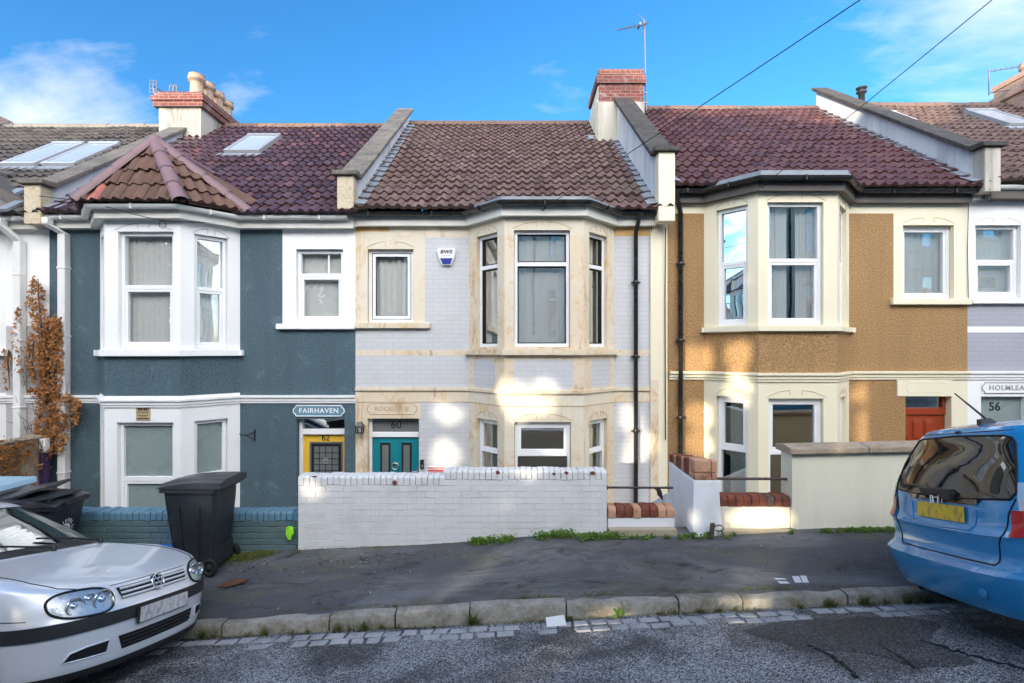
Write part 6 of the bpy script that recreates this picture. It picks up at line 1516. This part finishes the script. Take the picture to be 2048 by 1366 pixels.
# ======================= silver hatchback, front towards +x
R_ = math.radians
golf = car_root('hatchback_car', 'silver hatchback parked at the left, its round badged nose pointing right', (-2.95, 4.37, ZC - 2.655), (R_(-5.7), R_(-11.45), R_(-4.6)))
lv = [L(.14,.14,.19,.25,-.16,-4.02,.76,.62,.4), L(.155,.15,.20,.27,-.05,-4.10,.80,.62,.4), L(.215,.20,.24,.30,-.012,-4.14,.83,.60,.4), L(.38,.38,.38,.40,.0,-4.15,.855,.58,.4),
      L(.475,.465,.49,.50,.0,-4.15,.865,.56,.4), L(.568,.560,.585,.60,-.008,-4.14,.868,.55,.4, crease=True), L(.597,.605,.61,.62,-.035,-4.12,.868,.53,.38), L(.66,.68,.68,.70,-.065,-4.10,.870,.52,.36),
      L(.735,.775,.80,.80,-.105,-4.08,.862,.53,.34), L(.775,.835,.86,.90,-.20,-4.07,.845,.48,.32, nf=3.0), L(.845,.892,.91,.95,-.50,-4.05,.80,.30,.3, nf=3.6, crf=.0), L(.905,.925,.935,.98,-.85,-4.03,.76,.22,.3, nf=4),
      L(.955,.945,.95,1.0,-1.17,-4.01,.735,.24,.3, nf=3.6, crease=True), L(.975,.955,.96,1.01,-1.22,-4.0,.725,.28,.3, nf=3.2, crease=True), L(1.20,1.17,1.18,1.22,-1.60,-3.90,.655,.30,.3, nf=3), L(1.365,1.34,1.34,1.37,-1.93,-3.72,.575,.28,.3, nf=3, crease=True),
      L(1.41,1.395,1.39,1.405,-2.05,-3.60,.525,.3,.3), L(1.435,1.43,1.425,1.425,-2.3,-3.3,.36,.3,.3)]
sh = Shell(lv); bv = sh.bvh(); NC = Shell.NC; NSd = Shell.NS
wi = NC - 3
ws = (13, 15, 0, wi); s1 = (13, 15, NC, NC + 7); s2 = (13, 15, NC + 8, NC + 13); rw = (13, 15, NC + NSd + 3, sh.n - 1)
mb = MB(); sh.skin(mb, (ws, s1, s2, rw), 0); mb.build('body', 'silver_paint', golf, local=True, merge=True)
b = MB(); sh.band(b, ws[0], ws[1], 0, wi, -.004); b.build('windscreen', 'car_glass', golf, local=True, merge=True)
for q in (s1, s2):
    for sd_ in (1, -1): b = MB(); sh.band(b, q[0], q[1], q[2], q[3], -.004, side=sd_); b.build('side_window', 'car_glass_dark', golf, local=True)
b = MB(); sh.band(b, rw[0], rw[1], rw[2], rw[3], -.004); b.build('rear_window', 'car_glass_dark', golf, local=True, merge=True)
b = MB(); sh.band(b, 13, 15, wi, wi + 1, .003); sh.band(b, 12.5, 13.25, 0, wi + 1, .004); b.build('windscreen_surround', 'car_trim', golf, local=True)
it = MB(); it.box(-3.9, -1.3, -.68, .68, .55, .56); it.prism([(-1.22, -.66, .93), (-1.28, -.66, .96), (-1.75, -.66, .93), (-1.75, -.66, .60), (-1.3, -.66, .6)], (0, 1.32, 0)); it.build('dashboard', 'car_interior', golf, local=True, bevel=.02)
for y in (-.35, .35):
    b = MB(); b.obox((-2.5, y, .70), (.26, 0, 0), (0, .24, 0), (0, 0, .08)); b.obox((-2.78, y, 1.0), (.06, 0, 0), (0, .23, 0), (-.09, 0, .27)); b.obox((-2.92, y, 1.33), (.04, 0, 0), (0, .13, 0), (-.02, 0, .08)); b.build('seat', 'seat_cloth', golf, local=True, bevel=.04, seg=2)
b = MB(); b.tube([(-1.95 - .06 * math.cos(t), -.36 + .18 * math.sin(t), .92 + .17 * math.cos(t)) for t in frange(0, 6.2832, 20)], .014, 6, cap=False); b.build('steering_wheel', 'car_trim', golf, local=True)
# bumper: rub strip, lip, intakes
b = MB(); sh.band(b, 4.1, 5.0, 0, NC + 3, .013); b.build('rub_strip', 'car_trim', golf, local=True, merge=True)
b = MB(); sh.band(b, 0, 2.0, 0, NC + 3, .006); b.build('bumper_lip', 'car_trim', golf, local=True, merge=True)
FWD = (-1, 0, 0)
b = MB(); patch(b, bv, poly_dense([(-.36,.272),(.36,.272),(.40,.375),(-.40,.375)], 5, True), FWD, .004, 0)
for z in (.295, .325, .352): b.tube([cast(bv, (0, y, z), FWD, .010) for y in frange(-.37, .37, 20)], .0055, 6, 1)
b.build('lower_grille', ['car_gap', 'car_trim'], golf, local=True)
for sg in (1, -1):
    b = MB(); out = patch(b, bv, poly_dense([(sg*.47,.285),(sg*.71,.285),(sg*.68,.345),(sg*.60,.365),(sg*.46,.37)], 5, True), FWD, .004, 0); b.tube(out, .006, 6, 1)
    b.build('fog_lamp_recess', ['car_gap', 'silver_paint'], golf, local=True)
# headlights
def oval(sg):
    P = []
    for k in range(40):
        t = 2 * math.pi * k / 40; c, s_ = math.cos(t), math.sin(t)
        y = .600 + .185 * (abs(c) ** .72) * (1 if c > 0 else -1); z = .668 + .092 * (abs(s_) ** .8) * (1 if s_ > 0 else -1) + (y - .6) * .05
        P.append((sg * y, z))
    return P
for sg in (1, -1):
    dr = (-1, -sg * .25, 0)
    P0 = [(y + sg * .0, z) for y, z in oval(sg)]
    sh_ = lambda P: [(y, z) for y, z in P]
    b = MB(); out = patch(b, bv, P0, FWD, .002, 0); h = b.build('headlight', 'lamp_reflector', golf, local=True)
    b = MB(); b.tube([p + V((.006, 0, 0)) for p in out], .009, 6, cap=False); b.build('lamp_seal', 'car_gap', h, local=True)
    b = MB()
    for (yy, zz, rr) in ((.495, .665, .072), (.665, .66, .062), (.575, .69, .042)):
        c = cast(bv, (0, sg * yy, zz), FWD, .004); b.lathe([(rr, .004), (rr * 1.0, .012), (rr * .92, .014), (rr * .85, .006), (rr * .4, -.01), (rr * .32, .012), (0, .016)], c, (1, sg * .12, 0), 22)
    b.build('reflector_bowl', 'chrome', h, local=True)
    b = MB(); patch(b, bv, [(lerp(sg*.595, y, .96), lerp(.668, z, .96)) for y, z in P0], FWD, .020, 0); b.build('lens', 'lamp_lens', h, local=True)
# grille and badge
b = MB(); patch(b, bv, poly_dense([(-.345,.628),(.345,.628),(.375,.72),(-.375,.72)], 6, True), FWD, .003, 0)
for z in (.642, .674, .706):
    pts = [cast(bv, (0, y, z), FWD, .008) for y in frange(-.36, .36, 24)]
    b.grid([[p + V((dx, 0, dz)) for p in pts] for dx, dz in ((0, .011), (.010, .009), (.012, 0), (.006, -.008), (0, -.010))], 1, True)
b.build('grille', ['car_gap', 'silver_paint'], golf, local=True)
c = cast(bv, (0, 0, .685), FWD, .012); b = MB(); tl = V((1, 0, .35)).normalized(); up = V((-.35, 0, 1)).normalized(); rt = V((0, 1, 0)); rB = .066
b.lathe([(rB, -.02), (rB, .006), (0, .006)], c, tl, 30, 0); b.tube([c + tl * .008 + rt * rB * .95 * math.cos(t) + up * rB * .95 * math.sin(t) for t in frange(0, 6.2832, 30)], .0065, 8, 1, cap=False)
for st in ([(-.40, .82), (0, .06), (.40, .82)], [(-.80, .45), (-.40, -.74), (0, .02), (.40, -.74), (.80, .45)]):
    b.tube([c + tl * .008 + rt * rB * .95 * y + up * rB * .95 * z for y, z in st], .0055, 6, 1)
b.build('badge', ['car_gap', 'chrome'], golf, local=True)
b = MB(); c = cast(bv, (0, 0, .50), FWD, .03); b.obox(c + V((0, 0, -.012)), (.004, 0, 0), (0, .26, 0), (0, 0, .056)); b.obox(c + V((-.012, 0, -.012)), (.008, 0, 0), (0, .275, 0), (0, 0, .064), 1); b.build('number_plate', ['plate_white', 'car_trim'], golf, local=True)
# shut lines
b = MB(); DN = (0, 0, -1)
for sg in (1, -1):
    b.tube([cast(bv, (x, sg * y, 0), DN, .0005) for x, y in poly_dense([(-.205, .60), (-.30, .685), (-.48, .725), (-.75, .728), (-1.16, .708)], 6)], .0042, 5)
    b.tube([cast(bv, (x, 0, z), (0, -sg, 0), .0005) for x, z in poly_dense([(-.36, .605), (-.5, .612), (-.60, .615)], 4)], .0035, 5)
b.tube([cast(bv, (0, y, .742), FWD, .0005) for y in frange(-.40, .40, 20)], .004, 5)
b.build('shut_line', 'car_gap', golf, local=True)
b = MB()
for (x0, y0, x1, y1) in ((-1.19, .10, -1.42, -.5), (-1.22, .62, -1.36, .08)):
    p, q = cast(bv, (x0, y0, 0), DN, .03), cast(bv, (x1, y1, 0), DN, .022); b.tube([p, p * .5 + q * .5 + V((.01, 0, .01)), q], .010, 6)
    b.lathe([(.02, -.03), (.02, .02), (0, .025)], p, n=10)
b.build('wiper', 'car_trim', golf, local=True)
b = MB(); b.obox((-1.62, -.86, 1.0), (.05, .02, 0), (-.02, .10, 0), (0, 0, .065)); b.tube([(-1.6, -.70, .96), (-1.61, -.8, .98)], .02, 8); b.build('door_mirror', 'silver_paint', golf, local=True, bevel=.02, seg=2)
for x in (-.87, -3.38):
    for y in (.885, -.885):
        ar = MB(); ar.lathe([(0, 0), (.345, 0), (.345, .012), (0, .012)], (x, y - (.012 if y > 0 else -.0), .31), (0, 1, 0), 30); ar.build('wheel_arch', 'car_gap', golf, local=True)
        wheel(golf, x, y + (.012 if y > 0 else -.012), .305)

# ======================= blue hatchback, tail towards -x
jazz = car_root('hatchback_car', 'blue hatchback parked at the right, tail and wide rear window facing left', (3.49, 4.19, ZC - 2.245), (R_(-5.2), R_(-11.6), R_(-4.9)), 1.07)
lw = [L(.22,.22,.22,.215,3.75,.16,.76,.5,.32), L(.24,.23,.23,.235,3.83,.055,.81,.5,.33), L(.40,.40,.42,.40,3.88,.0,.84,.5,.33), L(.50,.50,.52,.498,3.88,-.012,.848,.5,.33, crease=True),
      L(.53,.53,.56,.535,3.86,.055,.850,.5,.30, crease=True), L(.60,.60,.62,.60,3.83,.082,.850,.5,.30), L(.68,.70,.73,.695,3.78,.085,.848,.5,.29), L(.74,.78,.80,.735,3.70,.078,.846,.5,.29, crease=True),
      L(.82,.86,.88,.80,3.55,.120,.842,.45,.28), L(.90,.93,.96,.90,3.25,.140,.835,.4,.28), L(1.0,.97,1.02,.99,2.98,.160,.815,.3,.28, crease=True), L(1.2,1.18,1.2,1.2,2.52,.255,.755,.3,.26), L(1.36,1.34,1.34,1.36,2.12,.345,.680,.3,.25),
      L(1.43,1.41,1.40,1.425,1.92,.375,.635,.3,.24), L(1.465,1.45,1.445,1.47,1.8,.42,.59,.3,.25, crease=True), L(1.495,1.49,1.485,1.50,1.6,.62,.50,.3,.3), L(1.515,1.515,1.51,1.515,1.4,1.0,.33,.2,.2)]
sj = Shell(lw); bj = sj.bvh()
ws = (10, 13, 0, NC - 2); s1 = (10, 12.5, NC + 1, NC + 8); s2 = (10, 12.5, NC + 9, NC + 14)
mb = MB(); sj.skin(mb, (ws, s1, s2), 0); mb.build('body', 'blue_paint', jazz, local=True, merge=True)
b = MB(); sj.band(b, 10, 13, 0, NC - 2, -.004); b.build('windscreen', 'car_glass_dark', jazz, local=True, merge=True)
for q in (s1, s2):
    for sd_ in (1, -1): b = MB(); sj.band(b, q[0], q[1], q[2], q[3], -.004, side=sd_); b.build('side_window', 'car_glass_dark', jazz, local=True)
BK = (1, 0, 0)
wp = []
for pt in ([(-.615, .985), (-.20, .965), (.20, .965), (.615, .985)], [(.645, 1.03), (.60, 1.20), (.535, 1.345)], [(.50, 1.385), (.44, 1.402), (0, 1.415), (-.44, 1.402), (-.50, 1.385)], [(-.535, 1.345), (-.60, 1.20), (-.645, 1.03)]): wp += pt
b = MB(); out = patch(b, bj, poly_dense(wp, 5, True), BK, .006, 0, 10); rwo = b.build('rear_window', 'rear_glass', jazz, local=True)
b = MB(); b.tube([p + V((-.001, 0, 0)) for p in out], .007, 6, cap=False); b.build('window_seal', 'car_gap', rwo, local=True)
b = MB(); out = patch(b, bj, poly_dense([(-.36,.928),(.36,.928),(.42,.985),(-.42,.985)], 5, True), BK, .010, 0, 5); b.build('tailgate_garnish', 'rear_glass', jazz, local=True)
# wiper hub and arm
b = MB(); c = cast(bj, (0, .02, 1.0), BK, .02); b.obox(c, (.03, 0, 0), (0, .16, .0), (-.005, 0, .028)); b.obox(c + V((-.005, -.13, -.02)), (.03, 0, 0), (0, .05, 0), (0, 0, .03)); b.tube([c + V((0, .12, .02)), cast(bj, (0, .30, 1.035), BK, .02), cast(bj, (0, .46, 1.03), BK, .018)], .012, 6); b.build('rear_wiper', 'car_trim', jazz, local=True, bevel=.014, seg=2)
# badge
b = MB(); c = cast(bj, (0, 0.03, .957), BK, .016); rt = V((0, -1, 0)); up = V((.15, 0, 1)).normalized()
b.tube([c + rt * a + up * e for a, e in rrect(-.066, .066, -.052, .052, .024) + [rrect(-.066, .066, -.052, .052, .024)[0]]], .0055, 6, 0, cap=False)
for pts in ([(-.036, .048), (-.028, -.044)], [(.036, .048), (.028, -.044)], [(-.032, .0), (.032, .0)]): b.tube([c + rt * a + up * e + V((-.003, 0, 0)) for a, e in pts], .0085, 6, 0)
b.build('badge', 'chrome', jazz, local=True)
# number plate, its recess rim
b = MB(); c = cast(bj, (0, 0, .855), BK, .014); b.obox(c, (.004, 0, 0), (0, .26, 0), (.009, 0, .056)); b.build('number_plate', 'plate_yellow', jazz, local=True)
b = MB(); b.tube([cast(bj, (0, y, z), BK, .001) for y, z in poly_dense([(-.36, .90), (-.345, .79), (-.31, .755), (0, .745), (.31, .755), (.345, .79), (.36, .90)], 5)], .007, 6); b.build('plate_recess_rim', 'blue_paint', jazz, local=True)
# tailgate shut line
b = MB()
for sg in (1, -1):
    b.tube([cast(bj, (0, sg * y, z), BK, .0005) for y, z in poly_dense([(.645, .99), (.60, .88), (.585, .76), (.545, .70), (.525, .58), (.50, .553), (0, .552)], 6)], .0055, 5)
b.tube([cast(bj, (0, y, 1.437), BK, .0005) for y in frange(-.48, .48, 20)], .0035, 5)
b.build('shut_line', 'car_gap', jazz, local=True)
# tail lamps wrap round the corners
e0 = NC + NSd - 2; e1 = NC + NSd + 8
for sg in (1, -1):
    b = MB(); sj.band(b, 7.0, 9.0, e0, e1, .008, side=sg); h = b.build('tail_lamp', 'lamp_red', jazz, local=True)
    b = MB(); sj.band(b, 9.0, 10.5, e0, e1 - 1, .007, side=sg); b.build('clear_lens', 'lamp_clear', h, local=True)
# towing eye cover, washer jet, aerial
b = MB(); c = cast(bj, (0, -.42, .36), BK, .002); b.lathe([(.036, 0), (.036, .004), (.030, .006), (0, .006)], c, (-1, 0, 0), 20); b.build('towing_eye_cover', 'blue_paint', jazz, local=True)
b = MB(); c = cast(bj, (0, 0, 1.445), BK, .006); b.obox(c, (.015, 0, 0), (0, .016, 0), (0, 0, .009)); b.build('washer_jet', 'car_trim', jazz, local=True, bevel=.005)
b = MB(); c = cast(bj, (.62, -.0, 0), (0, 0, -1), 0); b.prism([c + V((.07, -.025, -.01)), c + V((-.07, -.03, -.01)), c + V((-.055, -.02, .035)), c + V((.02, -.015, .04))], (0, .05, 0)); b.tube([c + V((0, 0, .03)), c + V((-.12, .10, .26))], [.010, .006], 8); b.build('roof_aerial', 'car_trim', jazz, local=True, bevel=.008)
b = MB(); b.box(.5, 3.4, -.7, .7, .5, .52); b.box(1.3, 1.5, -.6, .6, .55, 1.05); b.build('cabin', 'car_interior', jazz, local=True)
for x in (.60, 3.10):
    for y in (.865, -.865):
        ar = MB(); ar.lathe([(0, 0), (.335, 0), (.335, .012), (0, .012)], (x, y - (.012 if y > 0 else 0), .30), (0, 1, 0), 30); ar.build('wheel_arch', 'car_gap', jazz, local=True)
        wheel(jazz, x, y + (.012 if y > 0 else -.012), .29)
# ---------------------------------------------------------------- camera, sun, sky
cam = bpy.data.cameras.new('Camera'); co_ = bpy.data.objects.new('Camera', cam); COL.objects.link(co_)
co_.location = (0, 0, ZC); co_.rotation_euler = (math.pi / 2, 0, 0)
cam.sensor_width = 36; cam.lens = F / 2048 * 36; cam.shift_y = 17 / 2048; cam.clip_end = 2000; cam.clip_start = .05
SC.camera = co_
SEL, SAZ = SUN_EL, SUN_AZ     # elevation; azimuth from +Y towards +X
sd = V((math.sin(SAZ) * math.cos(SEL), math.cos(SAZ) * math.cos(SEL), math.sin(SEL)))
su = bpy.data.lights.new('Sun', 'SUN'); su.energy = 2.0; su.angle = math.radians(.5); su.color = (1, .87, .66)
so = bpy.data.objects.new('Sun', su); COL.objects.link(so); so.rotation_euler = (-sd).to_track_quat('-Z', 'Y').to_euler(); so.location = (-20, 10, 20)
w = bpy.data.worlds.new('World'); SC.world = w; w.use_nodes = True; nt = w.node_tree; nt.nodes.clear()
class WT(NT):
    def __init__(s): s.t = nt
T = WT()
sky = T.n('ShaderNodeTexSky', sky_type='NISHITA'); sky.sun_disc = False; sky.sun_elevation = SEL; sky.sun_rotation = SAZ
sky.altitude = 0; sky.air_density = 1.0; sky.dust_density = .3; sky.ozone_density = 4.0
g = T.n('ShaderNodeTexCoord').outputs['Generated']
sp = T.n('ShaderNodeSeparateXYZ', {0: g}); zz = T.math('ADD', T.math('MAXIMUM', sp.outputs[2], 0.0), .22)
pl = T.n('ShaderNodeCombineXYZ', {0: T.math('DIVIDE', sp.outputs[0], zz), 1: T.math('DIVIDE', sp.outputs[1], zz), 2: .37}).outputs[0]
n1 = T.noise(pl, 1.15, 9, .58, .35); n2 = T.noise(T.stretch(pl, .55, 1.6, 1), 2.1, 8, .62, .5)
def blob(px, py, k):
    d = V(((px - 1024) / F, 1, -(py - 700) / F)).normalized()
    dt = T.n('ShaderNodeVectorMath', {0: g, 1: tuple(d)}, operation='DOT_PRODUCT').outputs['Value']
    return T.math('POWER', T.math('MAXIMUM', dt, 0.0), k)
bias = T.math('ADD', T.math('MULTIPLY', blob(40, 240, 260), .19), T.math('MULTIPLY', blob(1980, 20, 60), .20))
bias = T.math('ADD', bias, T.math('MULTIPLY', blob(240, 232, 330), .17))
bias = T.math('ADD', bias, T.math('MULTIPLY', blob(470, 215, 900), .16))
back = T.math('MULTIPLY', T.math('MAXIMUM', T.math('MULTIPLY', sp.outputs[1], -1.0), 0.0), .45)  # cloud bank added behind the camera as fill for the house fronts
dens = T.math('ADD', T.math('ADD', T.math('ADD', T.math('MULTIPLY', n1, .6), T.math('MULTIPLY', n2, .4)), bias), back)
cl = T.ramp(dens, (.60, (0,0,0)), (.84, (1,1,1)))
hs = T.n('ShaderNodeHueSaturation', {'Saturation': 1.13, 'Value': .96, 'Color': sky.outputs[0]}).outputs[0]
lit = T.math('ADD', 3.0, T.math('MULTIPLY', T.math('MAXIMUM', T.math('ADD', T.math('MULTIPLY', sp.outputs[1], -1.0), .25), 0.0), 15.0))  # clouds made brighter towards the back as fill light
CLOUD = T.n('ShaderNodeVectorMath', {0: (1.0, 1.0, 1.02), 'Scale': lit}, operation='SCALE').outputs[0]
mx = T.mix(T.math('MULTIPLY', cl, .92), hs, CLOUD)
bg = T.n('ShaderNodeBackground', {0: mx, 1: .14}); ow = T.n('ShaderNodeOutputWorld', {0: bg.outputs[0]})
vs = SC.view_settings; vs.view_transform = 'Standard'; vs.look = 'None'; vs.exposure = 1.72; vs.gamma = 1.0
SC.cycles.use_denoising = True; SC.cycles.max_bounces = 8; SC.cycles.diffuse_bounces = 4; SC.cycles.glossy_bounces = 4; SC.cycles.transparent_max_bounces = 12
SC.cycles.caustics_reflective = False; SC.cycles.caustics_refractive = False; SC.cycles.sample_clamp_indirect = 8
